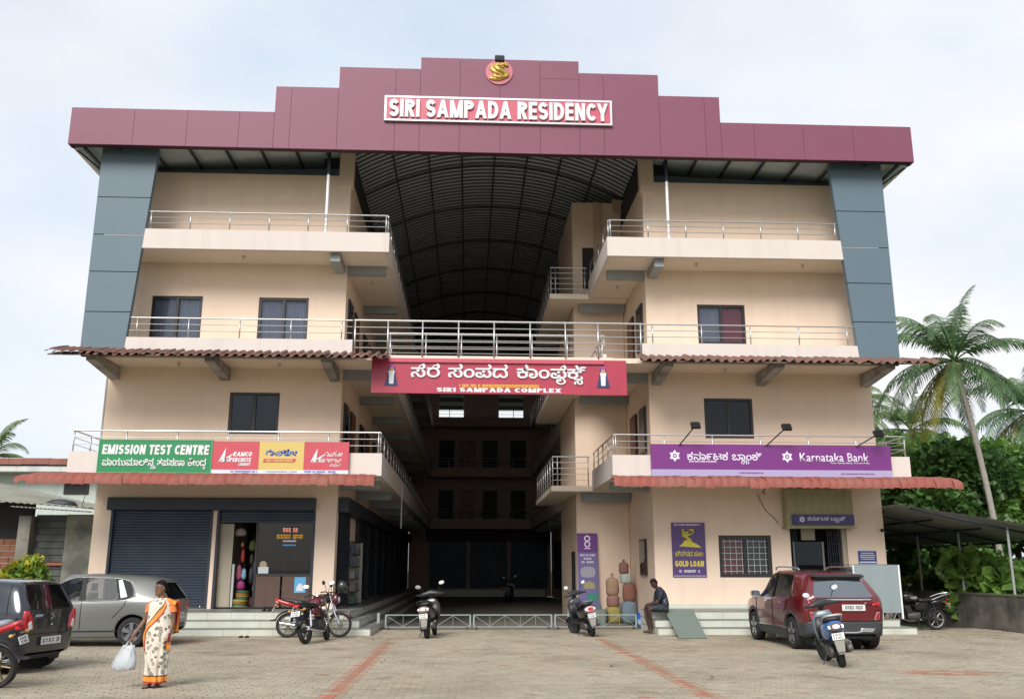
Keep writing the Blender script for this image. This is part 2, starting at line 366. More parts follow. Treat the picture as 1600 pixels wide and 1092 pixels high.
# ================================================================ ground
M_soil = mat('soil_and_grass', (0.10, 0.10, 0.05), 0.95, noise=0.5, nscale=0.8, stain=(0.05, 0.09, 0.03), sstrength=0.8, bump=0.4, bscale=6)
g = MB(); g.add([(-900, -900, -0.06), (900, -900, -0.06), (900, 900, -0.06), (-900, 900, -0.06)], [(0, 1, 2, 3)])
kind(g.build('ground', M_soil), 'structure')
def paver_material():
    M = bpy.data.materials.new('concrete_paver'); M.use_nodes = True; t = M.node_tree; b = t.nodes['Principled BSDF']; b.inputs['Roughness'].default_value = 0.85
    at = t.nodes.new('ShaderNodeAttribute'); at.attribute_name = 'pc'; geo = t.nodes.new('ShaderNodeNewGeometry')
    def nz(scale, lo, hi, sc=(1, 1, 1)):
        mpn = t.nodes.new('ShaderNodeMapping'); mpn.inputs['Scale'].default_value = sc; t.links.new(geo.outputs['Position'], mpn.inputs[0])
        n = t.nodes.new('ShaderNodeTexNoise'); n.inputs['Scale'].default_value = scale; n.inputs['Detail'].default_value = 6; n.inputs['Roughness'].default_value = 0.65
        t.links.new(mpn.outputs[0], n.inputs['Vector']); r = t.nodes.new('ShaderNodeMapRange'); r.inputs[1].default_value = lo; r.inputs[2].default_value = hi
        t.links.new(n.outputs['Fac'], r.inputs[0]); return r.outputs[0]
    def mixc(prev, fac, col, amt):
        q = t.nodes.new('ShaderNodeMix'); q.data_type = 'RGBA'; t.links.new(prev, q.inputs[6]); q.inputs[7].default_value = col
        mm = t.nodes.new('ShaderNodeMath'); mm.operation = 'MULTIPLY'; mm.inputs[1].default_value = amt; t.links.new(fac, mm.inputs[0]); t.links.new(mm.outputs[0], q.inputs[0]); return q.outputs[2]
    c = mixc(at.outputs['Color'], nz(0.45, 0.45, 0.7), (0.22, 0.18, 0.12, 1), 0.8)
    c = mixc(c, nz(0.9, 0.60, 0.70), (0.12, 0.105, 0.08, 1), 0.7)
    c = mixc(c, nz(2.5, 0.52, 0.72), (0.17, 0.15, 0.11, 1), 0.5)
    c = mixc(c, nz(1.2, 0.55, 0.75, (0.6, 1.6, 1)), (0.40, 0.34, 0.24, 1), 0.6)
    c = mixc(c, nz(25, 0.45, 0.75), (0.17, 0.15, 0.12, 1), 0.45)
    t.links.new(c, b.inputs['Base Color'])
    n = t.nodes.new('ShaderNodeTexNoise'); n.inputs['Scale'].default_value = 60; n.inputs['Detail'].default_value = 4; t.links.new(geo.outputs['Position'], n.inputs['Vector'])
    bp = t.nodes.new('ShaderNodeBump'); bp.inputs['Strength'].default_value = 0.35; bp.inputs['Distance'].default_value = 0.01
    t.links.new(n.outputs['Fac'], bp.inputs['Height']); t.links.new(bp.outputs[0], b.inputs['Normal']); return M
M_paver = paver_material()
M_bed = mat('sandy_joint', (0.24, 0.205, 0.15), 0.95, noise=0.4, nscale=3)
pav = kind(MB().box(-19, 13.8, -19, 0.6, -0.3, -0.012).build('pavement', M_bed), 'structure')
PW, PH, GAP = 0.225, 0.1125, 0.004
rng = random.Random(3)
def paver_col(x, y):
    red = (abs(x+2.52) < 0.12 and -15 < y < -4.3) or (abs(x-2.42) < 0.12 and -15 < y < -3.4) or (abs(y+3.2) < 0.09 and -3.2 < x < -1.9)
    d = ((x-7.05)/0.9)**2+((y+11.2)/0.42)**2
    if d < 1 or (((x+7.6)/0.9)**2+((y+4.1)/0.3)**2 < 1): red = rng.random() < 0.85
    if red and rng.random() < 0.07: red = False
    v = rng.uniform(0.90, 1.08)
    if red: return (0.33*v, 0.14*v, 0.09*v, 1)
    if rng.random() < 0.006: return (0.30*v, 0.14*v, 0.09*v, 1)
    if rng.random() < 0.02: v *= 0.75
    return (0.345*v, 0.30*v, 0.225*v, 1)
def paver_geo(mb, cols, x, y, z, c, tilt):
    a, b, h = (PW-GAP)/2, (PH-GAP)/2, 0.012; ch = 0.006
    zt = [z+tilt[0]*sx+tilt[1]*sy for sx, sy in ((-1,-1),(1,-1),(1,1),(-1,1))]
    vs = [(x-a,y-b,-h),(x+a,y-b,-h),(x+a,y+b,-h),(x-a,y+b,-h)] + [(x+sx*(a-ch), y+sy*(b-ch), zt[i]) for i, (sx, sy) in enumerate(((-1,-1),(1,-1),(1,1),(-1,1)))]
    mb.add(vs, [(4,5,6,7),(0,1,5,4),(1,2,6,5),(2,3,7,6),(3,0,4,7)]); cols += [c]*8
big = MB(); bigc = []; near = []
ny = int(18.6/PH); nx = int(32.4/PW)
for j in range(ny):
    y = -18.6+(j+0.5)*PH
    for i in range(nx):
        x = -18.7+(i+0.5+(0.5 if j % 2 else 0))*PW
        if x > 13.7: continue
        if -10.9 < x < -3.5 and y > -2.1 or 4.2 < x < 10.3 and y > -2.1: continue
        z = rng.gauss(0, 0.0016); tl = (rng.gauss(0, 0.0012), rng.gauss(0, 0.0012)); c = paver_col(x, y)
        if y > -14.15 and y < -12.9 and abs(x-0.0) < 3.0 and len(near) < 300: near.append((x, y, z)); continue
        paver_geo(big, bigc, x, y, z, c, tl)
def setcol(me, cols):
    a = me.color_attributes.new('pc', 'FLOAT_COLOR', 'POINT'); a.data.foreach_set('color', [q for c in cols for q in c])
o = big.build('paving_field', M_paver, pav); setcol(o.data, bigc); kind(o, 'stuff')
pms = {}
for key in range(10):
    mb = MB(); cc = []; v = rng.uniform(0.8, 1.12); col = (0.345*v, 0.30*v, 0.225*v, 1) if key < 7 else (0.34*v, 0.125*v, 0.075*v, 1)
    paver_geo(mb, cc, 0, 0, 0, col, (rng.gauss(0, 0.0012), rng.gauss(0, 0.0012))); me = mb.mesh('paver', M_paver); setcol(me, cc); pms[key] = me
for x, y, z in near:
    c = paver_col(x, y); inst(pms[rng.randrange(7, 10) if c[0] > 2*c[1] else rng.randrange(7)], 'paver', pav, (x, y, z))
# pale line of old mortar on the paving by the boundary wall
MB().grid([[(10.9+i*0.3, -3.2-0.06*i**1.5-0.02*math.sin(i*2), 0.008), (10.9+i*0.3, -3.11-0.06*i**1.5+0.02*math.sin(i*3), 0.008)] for i in range(10)]).build('mortar_line', mat('old_mortar', (0.45, 0.42, 0.36), 0.9, noise=0.4, nscale=9), pav)
# floor of the covered court
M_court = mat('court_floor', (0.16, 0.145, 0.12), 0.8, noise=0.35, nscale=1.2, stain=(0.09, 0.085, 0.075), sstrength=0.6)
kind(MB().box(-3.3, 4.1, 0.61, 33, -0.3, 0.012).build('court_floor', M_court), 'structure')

# ================================================================ building
B = tag(empty('commercial_building'), 'four storey cream commercial building with maroon stepped parapet, vaulted court and tiled awnings', 'building')
def wall_holes(name, m_, x0, x1, z0, z1, y0, y1, holes, parent=B):
    """wall with rectangular openings, made of butted boxes in one mesh"""
    xs = sorted({x0, x1, *[h[0] for h in holes], *[h[1] for h in holes]}); mb = MB()
    for a, b in zip(xs, xs[1:]):
        hs = sorted([h for h in holes if h[0] <= a+1e-6 and h[1] >= b-1e-6], key=lambda h: h[2]); z = z0
        for h in hs:
            if h[2] > z: mb.box(a, b, y0, y1, z, h[2])
            z = h[3]
        if z < z1: mb.box(a, b, y0, y1, z, z1)
    bm = bmesh.new(); me = mb.mesh(name, m_); bm.from_mesh(me); bmesh.ops.remove_doubles(bm, verts=bm.verts, dist=1e-4)
    # drop the inner faces shared by neighbouring boxes
    seen = {}
    for f in bm.faces: seen.setdefault(frozenset(v.index for v in f.verts), []).append(f)
    bmesh.ops.delete(bm, geom=[f for l in seen.values() if len(l) > 1 for f in l], context='FACES_ONLY'); bm.to_mesh(me); bm.free()
    o = bpy.data.objects.new(name, me); COL.objects.link(o); o.parent = parent; return o
M_curt = mat('grey_curtain', (0.36, 0.43, 0.53), 0.9, noise=0.3, nscale=3)
M_curtr = mat('red_curtain', (0.45, 0.05, 0.09), 0.9, noise=0.3, nscale=3)
M_curtg = mat('green_curtain', (0.05, 0.12, 0.08), 0.9, noise=0.3, nscale=3)
def window(x0, x1, z0, z1, y=0.0, cur=None, grille=False):
    M_pane = M_clear if cur and cur[0] else MATS['window_pane']
    """two-leaf sliding window set in an opening: frame, two panes, curtain behind, optional grille"""
    e = MB(); t = 0.07 if not grille else 0.10; d0, d1 = y+(0.03 if grille else 0.05), y+0.13
    e.box(x0, x1, d0, d1, z1-t, z1); e.box(x0, x1, d0, d1, z0, z0+t); e.box(x0, x0+t, d0, d1, z0+t, z1-t); e.box(x1-t, x1, d0, d1, z0+t, z1-t)
    xm = (x0+x1)/2; e.box(xm-0.04, xm+0.04, d0, d1, z0+t, z1-t)
    f = e.build('window', M_frame, B)
    MB().box(x0+t, xm-0.04, y+0.085, y+0.09, z0+t, z1-t).build('pane', M_pane, f); MB().box(xm+0.04, x1-t, y+0.10, y+0.105, z0+t, z1-t).build('pane', M_pane, f)
    if cur:
        for k, (a, b) in enumerate(((x0, xm), (xm, x1))):
            if cur[k] is None: continue
            n = 24; rows = [[(a+(b-a)*i/n, y+0.165+0.025*math.sin(i*1.9), z) for i in range(n+1)] for z in (z0-0.1, z1+0.1)]
            MB().grid(rows).build('curtain', cur[k], f, smooth='all')
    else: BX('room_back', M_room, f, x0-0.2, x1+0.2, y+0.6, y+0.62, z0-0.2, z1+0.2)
    if grille:
        q = MB(); n = 9
        for i in range(1, n): q.box(x0+(x1-x0)*i/n-0.008, x0+(x1-x0)*i/n+0.008, y+0.052, y+0.06, z0+0.05, z1-0.05)
        for i in range(1, 7): q.box(x0+0.05, x1-0.05, y+0.061, y+0.069, z0+(z1-z0)*i/7-0.008, z0+(z1-z0)*i/7+0.008)
        q.build('grille', mat('grille_grey', (0.40, 0.40, 0.41), 0.5), f)
    return f
ZF = (4.07, 7.27, 10.45); ZP = (4.68, 7.85, 11.03); ZR = (5.25, 8.42, 11.57)
XW, XI = 11.19, 4.5
# --- front walls of the two wings
WT = 0.22
hl0 = [(-10.70, -7.95, 0.56, 3.30), (-7.76, -5.10, 0.56, 3.30)]; hr0 = [(6.35, 7.87, 1.40, 2.57), (8.43, 10.09, 0.56, 2.79)]
hl1 = [(-7.70, -6.27, 5.37, 6.58)]; hr1 = [(6.12, 7.57, 5.35, 6.54)]
hl2 = [(-10.17, -8.69, 7.95, 9.45), (-7.05, -5.59, 7.95, 9.44)]; hr2 = [(6.05, 7.51, 8.2, 9.42)]
for sgn, hs in ((-1, (hl0, hl1, hl2, [])), (1, (hr0, hr1, hr2, []))):
    a, b = (-XW, -XI) if sgn < 0 else (XI, XW)
    for k, (z0, z1) in enumerate(((0, 4.2), (4.2, 7.4), (7.4, 10.6), (10.6, 13.36))):
        wall_holes('wall', M_wall, a, b, z0, z1, 0, WT, hs[k])
    # pier at the court edge rising to the roof
    BX('pier', M_wall, B, (-4.86 if sgn < 0 else 4.44), (-4.44 if sgn < 0 else 4.86), -0.04, 0.30, 13.0, 14.6)
window(*hl1[0], cur=(None, None)); window(*hr1[0]); window(*hl2[0], cur=(M_curt, M_curt)); window(*hl2[1], cur=(M_curt, M_curt)); window(*hr2[0], cur=(M_curt, M_curtr))
window(*hr0[0], cur=(M_curtr, M_curtg), grille=True)
# --- side and inner walls, floors, rooms closed to the light
for sgn in (-1, 1):
    X = lambda v: v*sgn
    def bx(nm, m_, xa, xb, *r_): return BX(nm, m_, B, min(X(xa), X(xb)), max(X(xa), X(xb)), *r_)
    bx('side_wall', M_wall, XW-0.22, XW-0.002, WT+0.002, 33, 0, 13.36)
    if sgn < 0: bx('court_wall', M_wall, XI+0.002, XI+0.22, WT+0.002, 33, 0, 13.36)
    else:
        bx('court_wall', M_wall, XI+0.002, XI+0.22, WT+0.002, 33, 0, 13.36)
    for z in (4.1, 7.3, 10.48): bx('floor_slab', M_dark, XI+0.22, XW-0.22, WT, 33, z, z+0.12)
    # party walls that close each front room
    bx('room_wall', M_room, XI+0.22, XW-0.22, 5.0, 5.1, 0.5, 13.3)
# --- balconies: slab, parapet, court-side corridor
def balcony(k, sgn):
    z0, zp = ZF[k], ZP[k]; X = lambda v: v*sgn
    def bx(nm, m_, par, xa, xb, *r_): return BX(nm, m_, par, min(X(xa), X(xb)), max(X(xa), X(xb)), *r_)
    xo = 11.5 if k == 0 else 11.2
    s = bx('balcony_slab', M_sof, B, 3.27, xo-0.12, -1.23, -0.002, z0+0.02, z0+0.16)
    bx('corridor_slab', M_sof, s, 3.27, XI, 0.002, 33, z0+0.02, z0+0.16)
    xin = 4.08 if k == 1 else 3.15
    bx('parapet', M_par, s, xin, xo, -1.35, -1.23, z0, zp)
    yb0 = -1.228 if k != 1 else 0.05
    if sgn < 0: bx('court_parapet', M_par, s, 3.15, 3.27, yb0, 33, z0, zp)
    else: bx('court_parapet', M_par, s, 3.15, 3.27, yb0, 2.9, z0, zp); bx('court_parapet', M_par, s, 3.15, 3.27, 9.8, 33, z0, zp)
    if k == 0: bx('end_parapet', M_par, s, xo-0.12, xo, -1.228, 2.2, z0, zp); bx('end_slab', M_sof, s, XW+0.002, xo-0.12, 0.002, 2.2, z0+0.02, z0+0.16)
    # soffit fittings and beams
    return s
SL = {(k, s): balcony(k, s) for k in range(3) for s in (-1, 1)}
# --- railings
def railing(pts, posts, z0, z1, bars, parent=B, r=0.021):
    """steel railing along a polyline: top rail, bars, posts at distances along it"""
    rl = MB().tube([(x, y, z1) for x, y in pts], r, 8).build('railing', M_steel, parent, smooth=True)
    for b in bars: MB().tube([(x, y, b) for x, y in pts], r*0.5, 6).build('bar', M_steel, rl, smooth=True)
    me = MB().tube([(0, 0, 0), (0, 0, z1-z0)], r*0.95, 8).mesh('post', M_steel, True)
    P = [Vector(p) for p in pts]; seg = [(P[i+1]-P[i]).length for i in range(len(P)-1)]
    for d in posts:
        for i, l in enumerate(seg):
            if d <= l+1e-6: q = P[i]+(P[i+1]-P[i])*(d/l); inst(me, 'post', rl, (q.x, q.y, z0)); break
            d -= l
    return rl
def spaced(L_, step, off=0.05): n = max(1, round((L_-2*off)/step)); return [off+(L_-2*off)*i/n for i in range(n+1)]
for k in range(3):
    for sgn in (-1, 1):
        xo = 11.44 if k == 0 else (10.35 if k == 1 else 10.0); z0, z1 = ZP[k], ZR[k]; X = lambda v: v*sgn
        bars = (z0+(z1-z0)*0.36, z0+(z1-z0)*0.68)
        if k == 1: railing([(X(xo), -1.29), (X(4.1), -1.29)], spaced(xo-4.1, 1.45, 0.3), z0, z1, bars)
        elif k == 0:
            railing([(X(11.44), 2.2), (X(11.44), -1.29), (X(3.21), -1.29)], spaced(3.49, 1.1)+[3.49+d for d in spaced(8.23, 1.45, 0.05)[1:]], z0, z1, bars)
        else: railing([(X(xo), -1.29), (X(3.21), -1.29)], spaced(xo-3.21, 1.12), z0, z1, bars)
        # along the court
        y0 = -1.22 if k != 1 else 0.1
        if sgn < 0: railing([(-3.21, y0), (-3.21, 32.9)], spaced(32.9-y0, 1.12, 0.02), z0, z1, bars)
        else:
            railing([(3.21, y0), (3.21, 2.85)], spaced(2.85-y0, 0.95, 0.02), z0, z1, bars); railing([(3.21, 9.8), (3.21, 32.9)], spaced(23.1, 1.12), z0, z1, bars)
# --- footbridge across the court mouth on the second floor, with rails front and back
brg = BX('footbridge', M_sof, B, -3.26, 3.26, -1.30, 0.04, 7.30, 7.43)
bars5 = [7.43+(8.42-7.43)*i/5 for i in range(1, 5)]
railing([(-4.05, -1.32), (4.1, -1.32)], [0.03, 0.95, 1.92, 2.93, 3.93, 4.95, 5.95, 6.88, 8.1], 7.40, 8.42, bars5, brg, 0.027)
railing([(-3.2, 0.1), (3.2, 0.1)], spaced(6.4, 1.07), 7.40, 8.42, bars5, brg)
# --- stair tower and landings on the right of the court
M_brown = mat('tower_paint', (0.62, 0.45, 0.34), 0.75, noise=0.1, nscale=1.5, streak=0.15)
tw = BX('stair_tower', M_wall, B, 2.76, 4.49, 4.0, 9.0, 0, 14.3)
BX('tower_band', M_brown, tw, 3.5, 3.78, 3.94, 3.998, 11.0, 14.3); BX('tower_beam', M_brown, tw, 4.2, 4.8, 3.93, 3.99, 13.9, 14.4)
BX('tower_door', M_dark, tw, 2.752, 2.758, 4.5, 5.6, 0.1, 2.2)
BX('tower_opening', M_dark, tw, 3.1, 4.1, 3.985, 3.995, 11.1, 12.6)
for k, z in enumerate((4.04, 7.24, 10.42)):
    ld = BX('landing', M_sof, B, 1.85, 4.48, 2.95, 3.99, z, z+0.17); BX('landing_side', M_sof, ld, 1.85, 2.74, 3.992, 9.7, z, z+0.17)
    railing([(3.1, 3.0), (1.9, 3.0), (1.9, 9.65)], [0.06, 1.05, 1.22]+[1.2+d for d in spaced(6.65, 0.95)[1:]], z+0.17, z+1.1, [z+0.17+0.186*i for i in range(1, 5)], ld)
    BX('landing_beam', M_beam, ld, 2.9, 4.46, 3.5, 3.72, z-0.28, z-0.003)
# --- beams below the balconies (L shaped at the wing corners), soffit lights
for k, z in enumerate(ZF):
    for sgn in (-1, 1):
        X = lambda v: v*sgn
        def bx(nm, xa, xb, *r_): return BX(nm, M_beam, B, min(X(xa), X(xb)), max(X(xa), X(xb)), *r_)
        if k == 2: bx('cantilever_beam', 4.56, 4.84, -1.15, -0.003, z-0.24, z+0.018); bx('cross_beam', 3.35, 4.5, 0.02, 0.26, z-0.24, z+0.018)
        if k == 1:
            for xb in (4.72, 7.85, 11.0):
                MB().prism([(-1.8, z-0.02), (-0.003, z-0.02), (-0.003, z-0.36), (-1.8, z-0.18)], 'x', X(xb)-0.13, X(xb)+0.13).build('bracket_beam', mat('stained_concrete', (0.36, 0.35, 0.33), 0.85, noise=0.4, nscale=4, stain=(0.09, 0.085, 0.08), sstrength=0.7), B)
            bx('cross_beam', 3.35, 4.5, 0.06, 0.3, z-0.26, z+0.018)
        if k == 0: bx('cross_beam', 3.35, 4.5, 0.4, 0.62, z-0.22, z+0.018)
        for y in (4.3, 8.6, 12.9, 17.2, 21.5, 25.8, 30):
            if sgn > 0 and y < 10: continue
            bx('cross_beam', 3.35, 4.5, y, y+0.24, z-0.24, z+0.018)
for x, y, z in ((-7.4, -0.75, 10.45), (5.9, -0.75, 10.45), (9.1, -0.75, 10.45), (6.6, -0.7, 7.27), (-6.2, -0.7, 7.27), (-9.0, -0.7, 7.27), (-3.9, 1.6, 10.45), (3.9, 1.6, 10.45), (-3.9, 2.2, 7.27)):
    MB().lathe([(0.001, -0.10), (0.035, -0.09), (0.045, -0.02), (0.05, 0.018)], rotm((x, y, z)), 10).build('ceiling_lamp', mat('lamp_bulb', (0.55, 0.5, 0.42), 0.3), B, smooth=True)
# --- blue-grey tapered cladding at the outer ends, panel by panel
seams = [7.42, 8.56, 9.73, 10.83, 11.96, 13.5]
for sgn in (-1, 1):
    inn = lambda z: 10.33+(9.9-10.33)*(z-7.42)/6.03
    cl = MB().prism([(sgn*11.48, 7.3), (sgn*(inn(7.3)+0.02), 7.3), (sgn*(inn(13.5)+0.02), 13.5), (sgn*11.48, 13.5)], 'y', -1.33, -1.20).build('cladding_column', M_joint, B)
    for a, b in zip(seams, seams[1:]):
        a2, b2 = a+0.012, b-0.012
        MB().prism([(sgn*11.5, a2), (sgn*inn(a2), a2), (sgn*inn(b2), b2), (sgn*11.5, b2)], 'y', -1.362, -1.331).build('panel', M_blue, cl)
        MB().box(*sorted((sgn*11.481, sgn*11.51)), -1.33, -1.19, a2, b2).build('panel', M_blue, cl)
        i0, i1 = inn(a2), inn(b2)
        MB().add([(sgn*i0, -1.33, a2), (sgn*i0, -1.19, a2), (sgn*i1, -1.19, b2), (sgn*i1, -1.33, b2)], [(0, 1, 2, 3)]).build('panel', M_blue, cl)
# --- maroon stepped fascia, panel by panel
def ftop(x):
    x = abs(x)
    return 16.34 if x < 2.34 else 15.96 if x < 4.71 else 15.28 if x < 6.52 else 14.46
fa = MB()
for a, b, z in ((-12.22, -6.5, 14.44), (-6.5, -4.69, 15.26), (-4.69, -2.32, 15.94), (-2.32, 2.32, 16.32), (2.32, 4.69, 15.94), (4.69, 6.5, 15.26), (6.5, 12.22, 14.44)): fa.box(a, b, -1.86, -1.62, 13.36, z)
fas = fa.build('roof_fascia', mat('joint_maroon', (0.05, 0.015, 0.025), 0.8), B)
xsm = [-12.26, -10.48, -8.98, -7.51, -6.52, -6.06, -4.71, -3.06, -2.34, -1.18, 0.0, 1.18, 2.34, 3.06, 4.71, 6.06, 6.52, 7.51, 8.98, 10.48, 12.26]
for a, b in zip(xsm, xsm[1:]):
    if b-a < 0.8 and abs(a) < 7 and abs(a) > 6: pass
    z1 = ftop((a+b)/2); lv = [13.33, z1] if z1 < 15.5 or abs(a+b)/2 < 0 else [13.33, z1]
    if abs(a+b)/2 < 2.34 and a > 1.0: lv = [13.33, 15.75, z1]
    for p, q in zip(lv, lv[1:]): MB().box(a+0.0045, b-0.0045, -1.905, -1.862, p+0.004, q-0.004).build('panel', M_maroon, fas)
for sgn in (-1, 1): BX('end_panel', M_maroon, fas, *sorted((sgn*12.222, sgn*12.262)), -1.86, -1.6, 13.33, 14.46)
# --- wing roofs: corrugated sheet sloping to the eaves, purlins, gutter, wall beam, posts
for sgn in (-1, 1):
    rows = []; n = 150
    for i in range(n+1):
        y = -1.6+i*0.09*1.0
        if y > 12: break
        h = 0.022*math.cos(i*math.pi)
        rows.append([(sgn*4.9, y, 14.12+h), (sgn*12.2, y, 13.48+h)])
    rs = MB().grid(rows).build('wing_roof', M_sheet, B)
    for x in (5.2, 6.1, 7.1, 8.1, 9.1, 10.1, 11.0, 11.9):
        z = 14.06-0.64*(x-4.9)/7.3-0.05
        BX('rafter', M_darksteel, rs, sgn*x-0.035, sgn*x+0.035, -1.6, 12, z-0.07, z)
    MB().prism([(sgn*4.87, 13.365), (sgn*11.1, 13.365), (sgn*11.1, 13.40), (sgn*4.87, 13.58)], 'y', -0.02, 0.045).build('eaves_beam', mat('blue_steel', (0.045, 0.065, 0.10), 0.5), rs)
    MB().tube([(sgn*12.16, -1.6, 13.36), (sgn*12.16, 12, 13.34)], 0.07, 10).build('gutter', M_white, rs, smooth=True)
    pl = MB().tube([(sgn*5.0, -1.2, 11.0), (sgn*5.0, -1.2, 12.85)], 0.045, 10).build('roof_post', M_white, B, smooth=True)
    MB().tube([(sgn*5.0, -1.2, 12.85), (sgn*5.0, -1.2, 14.0)], 0.047, 10).build('post_top', M_darksteel, pl, smooth=True)
    MB().tube([(sgn*12.2, -1.62, 13.34), (sgn*11.5, -0.6, 12.9)], 0.025, 6).build('gutter_stay', M_darksteel, rs)
# --- vault over the court: corrugated sheet, arched ribs, purlins
VR, VZ = 9.08, 15.9
def vault_pt(x, dz=0): return VZ-VR+math.sqrt(VR*VR-x*x)+dz
ys = [-1.6, 4.3, 8.2, 12.1, 16.0, 19.9, 23.8, 27.7, 32.6]
for a, b in zip(ys, ys[1:]):
    rows = []; n = 2*round((b-a)/0.3)
    for i in range(n+1):
        y = a+(b-a)*i/n; h = 0.055*(-1)**i if 0 < i < n else 0; rows.append([(x, y, vault_pt(x, h)) for x in [-5.35+10.7*k/28 for k in range(29)]])
    v = MB().grid(rows).build('vault_roof', M_vault, B)
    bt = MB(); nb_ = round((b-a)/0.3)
    for i in range(nb_):        # dark strips added to stand for the shaded lines of the corrugation
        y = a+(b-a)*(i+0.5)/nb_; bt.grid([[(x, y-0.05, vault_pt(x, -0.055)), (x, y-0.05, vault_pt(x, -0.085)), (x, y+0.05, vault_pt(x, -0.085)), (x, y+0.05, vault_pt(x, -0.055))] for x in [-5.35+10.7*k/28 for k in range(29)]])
    kind(bt.build('ridge_shade_strips', mat('ridge_shade_grey', (0.15, 0.165, 0.19), 0.6), v), 'stuff')
    MB().tube([(x, a, vault_pt(x, -0.13)) for x in [-5.35+10.7*i/30 for i in range(31)]], 0.04, 6).build('rib', M_darksteel, v)
    for x in (-4.6, -3.45, -2.3, -1.15, 0, 1.15, 2.3, 3.45, 4.6):
        MB().tube([(x, a, vault_pt(x, -0.115)), (x, b, vault_pt(x, -0.115))], 0.026, 6).build('purlin', M_darksteel, v)
for sgn in (-1, 1):
    MB().prism([(sgn*4.5, 13.37), (sgn*5.4, 13.37), (sgn*5.4, 14.2), (sgn*4.5, 14.2)], 'y', 0.32, 33).build('vault_wall', M_dark, B)
    MB().tube([(sgn*4.66, -1.5, 14.3), (sgn*4.66, 0, 14.2)], 0.05, 6).build('vault_stay', M_darksteel, B)
# --- rear range at the far end of the court
M_rear = mat('rear_cream_dimmed', (0.40, 0.28, 0.235), 0.8, noise=0.15, nscale=1.5)  # the cream wall paint, with the deep court's shade put into its colour
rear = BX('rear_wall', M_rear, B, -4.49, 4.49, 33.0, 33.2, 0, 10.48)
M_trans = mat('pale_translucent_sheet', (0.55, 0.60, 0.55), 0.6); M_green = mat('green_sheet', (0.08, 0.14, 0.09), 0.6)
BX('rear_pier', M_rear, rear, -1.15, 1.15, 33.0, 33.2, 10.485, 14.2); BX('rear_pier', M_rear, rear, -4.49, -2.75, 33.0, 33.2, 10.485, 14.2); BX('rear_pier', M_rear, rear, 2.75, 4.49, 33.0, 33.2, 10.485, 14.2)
for i in range(9):
    for a, b in ((-2.75, -1.15), (1.15, 2.75)): BX('louvre', M_trans if i % 2 else M_green, rear, a+0.002, b-0.002, 33.05+0.004*i, 33.09+0.004*i, 11.75+i*0.27, 12.02+i*0.27)
MB().prism([(x, vault_pt(x, -0.05)) for x in [-5.2+10.4*i/16 for i in range(17)]]+[(5.2, 14.21), (-5.2, 14.21)], 'y', 32.5, 32.54).build('gable_sheet', mat('gable_sheet', (0.30, 0.31, 0.28), 0.7), rear)
for k, (z0, zp, zr) in enumerate(zip(ZF, ZP, ZR)):
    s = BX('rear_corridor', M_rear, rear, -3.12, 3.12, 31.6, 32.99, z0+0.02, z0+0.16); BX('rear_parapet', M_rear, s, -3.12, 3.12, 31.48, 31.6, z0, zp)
    railing([(-3.1, 31.54), (3.1, 31.54)], spaced(6.2, 1.1), zp, zr, (zp+0.2, zp+0.4), s)
    if k < 2:
        for x, m_ in ((-2.2, M_dark), (-0.85, M_wood), (0.6, M_room), (2.4, M_dark)):
            f = BX('rear_door', M_frame, s, x-0.52, x+0.52, 32.93, 32.99, z0+0.17, z0+2.5); BX('door_leaf', m_, f, x-0.44, x+0.44, 32.91, 32.928, z0+0.17, z0+2.42)
def shutter(nm, ax, a0, a1, c, z0, z1, face, pitch=0.075, parent=B):
    """roller shutter of ribbed slats; ax 'x': in the plane y=c, facing -y; ax 'y': in the plane x=c, facing face"""
    pts = []; z = z0
    while z < z1-1e-6: pts += [(0, z), (0.018, z+pitch*0.2), (0.018, z+pitch*0.7), (0, z+pitch*0.9)]; z += pitch
    pts.append((0, z1))
    rows = [[((a0, c-d, zz) if ax == 'x' else (c+face*d, a0, zz)), ((a1, c-d, zz) if ax == 'x' else (c+face*d, a1, zz))] for d, zz in pts]
    return MB().grid(rows).build(nm, M_shut, parent)
for i in range(3):
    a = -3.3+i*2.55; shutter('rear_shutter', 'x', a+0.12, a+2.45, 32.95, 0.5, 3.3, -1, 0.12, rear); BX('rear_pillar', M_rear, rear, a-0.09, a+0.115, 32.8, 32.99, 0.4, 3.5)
BX('rear_lintel', M_dark, rear, -3.4, 4.4, 32.7, 32.99, 3.35, 4.05); BX('rear_step', M_step, rear, -3.2, 4.0, 31.7, 32.7, 0.013, 0.22); BX('rear_step', M_step, rear, -3.2, 4.0, 32.1, 32.72, 0.22, 0.42)
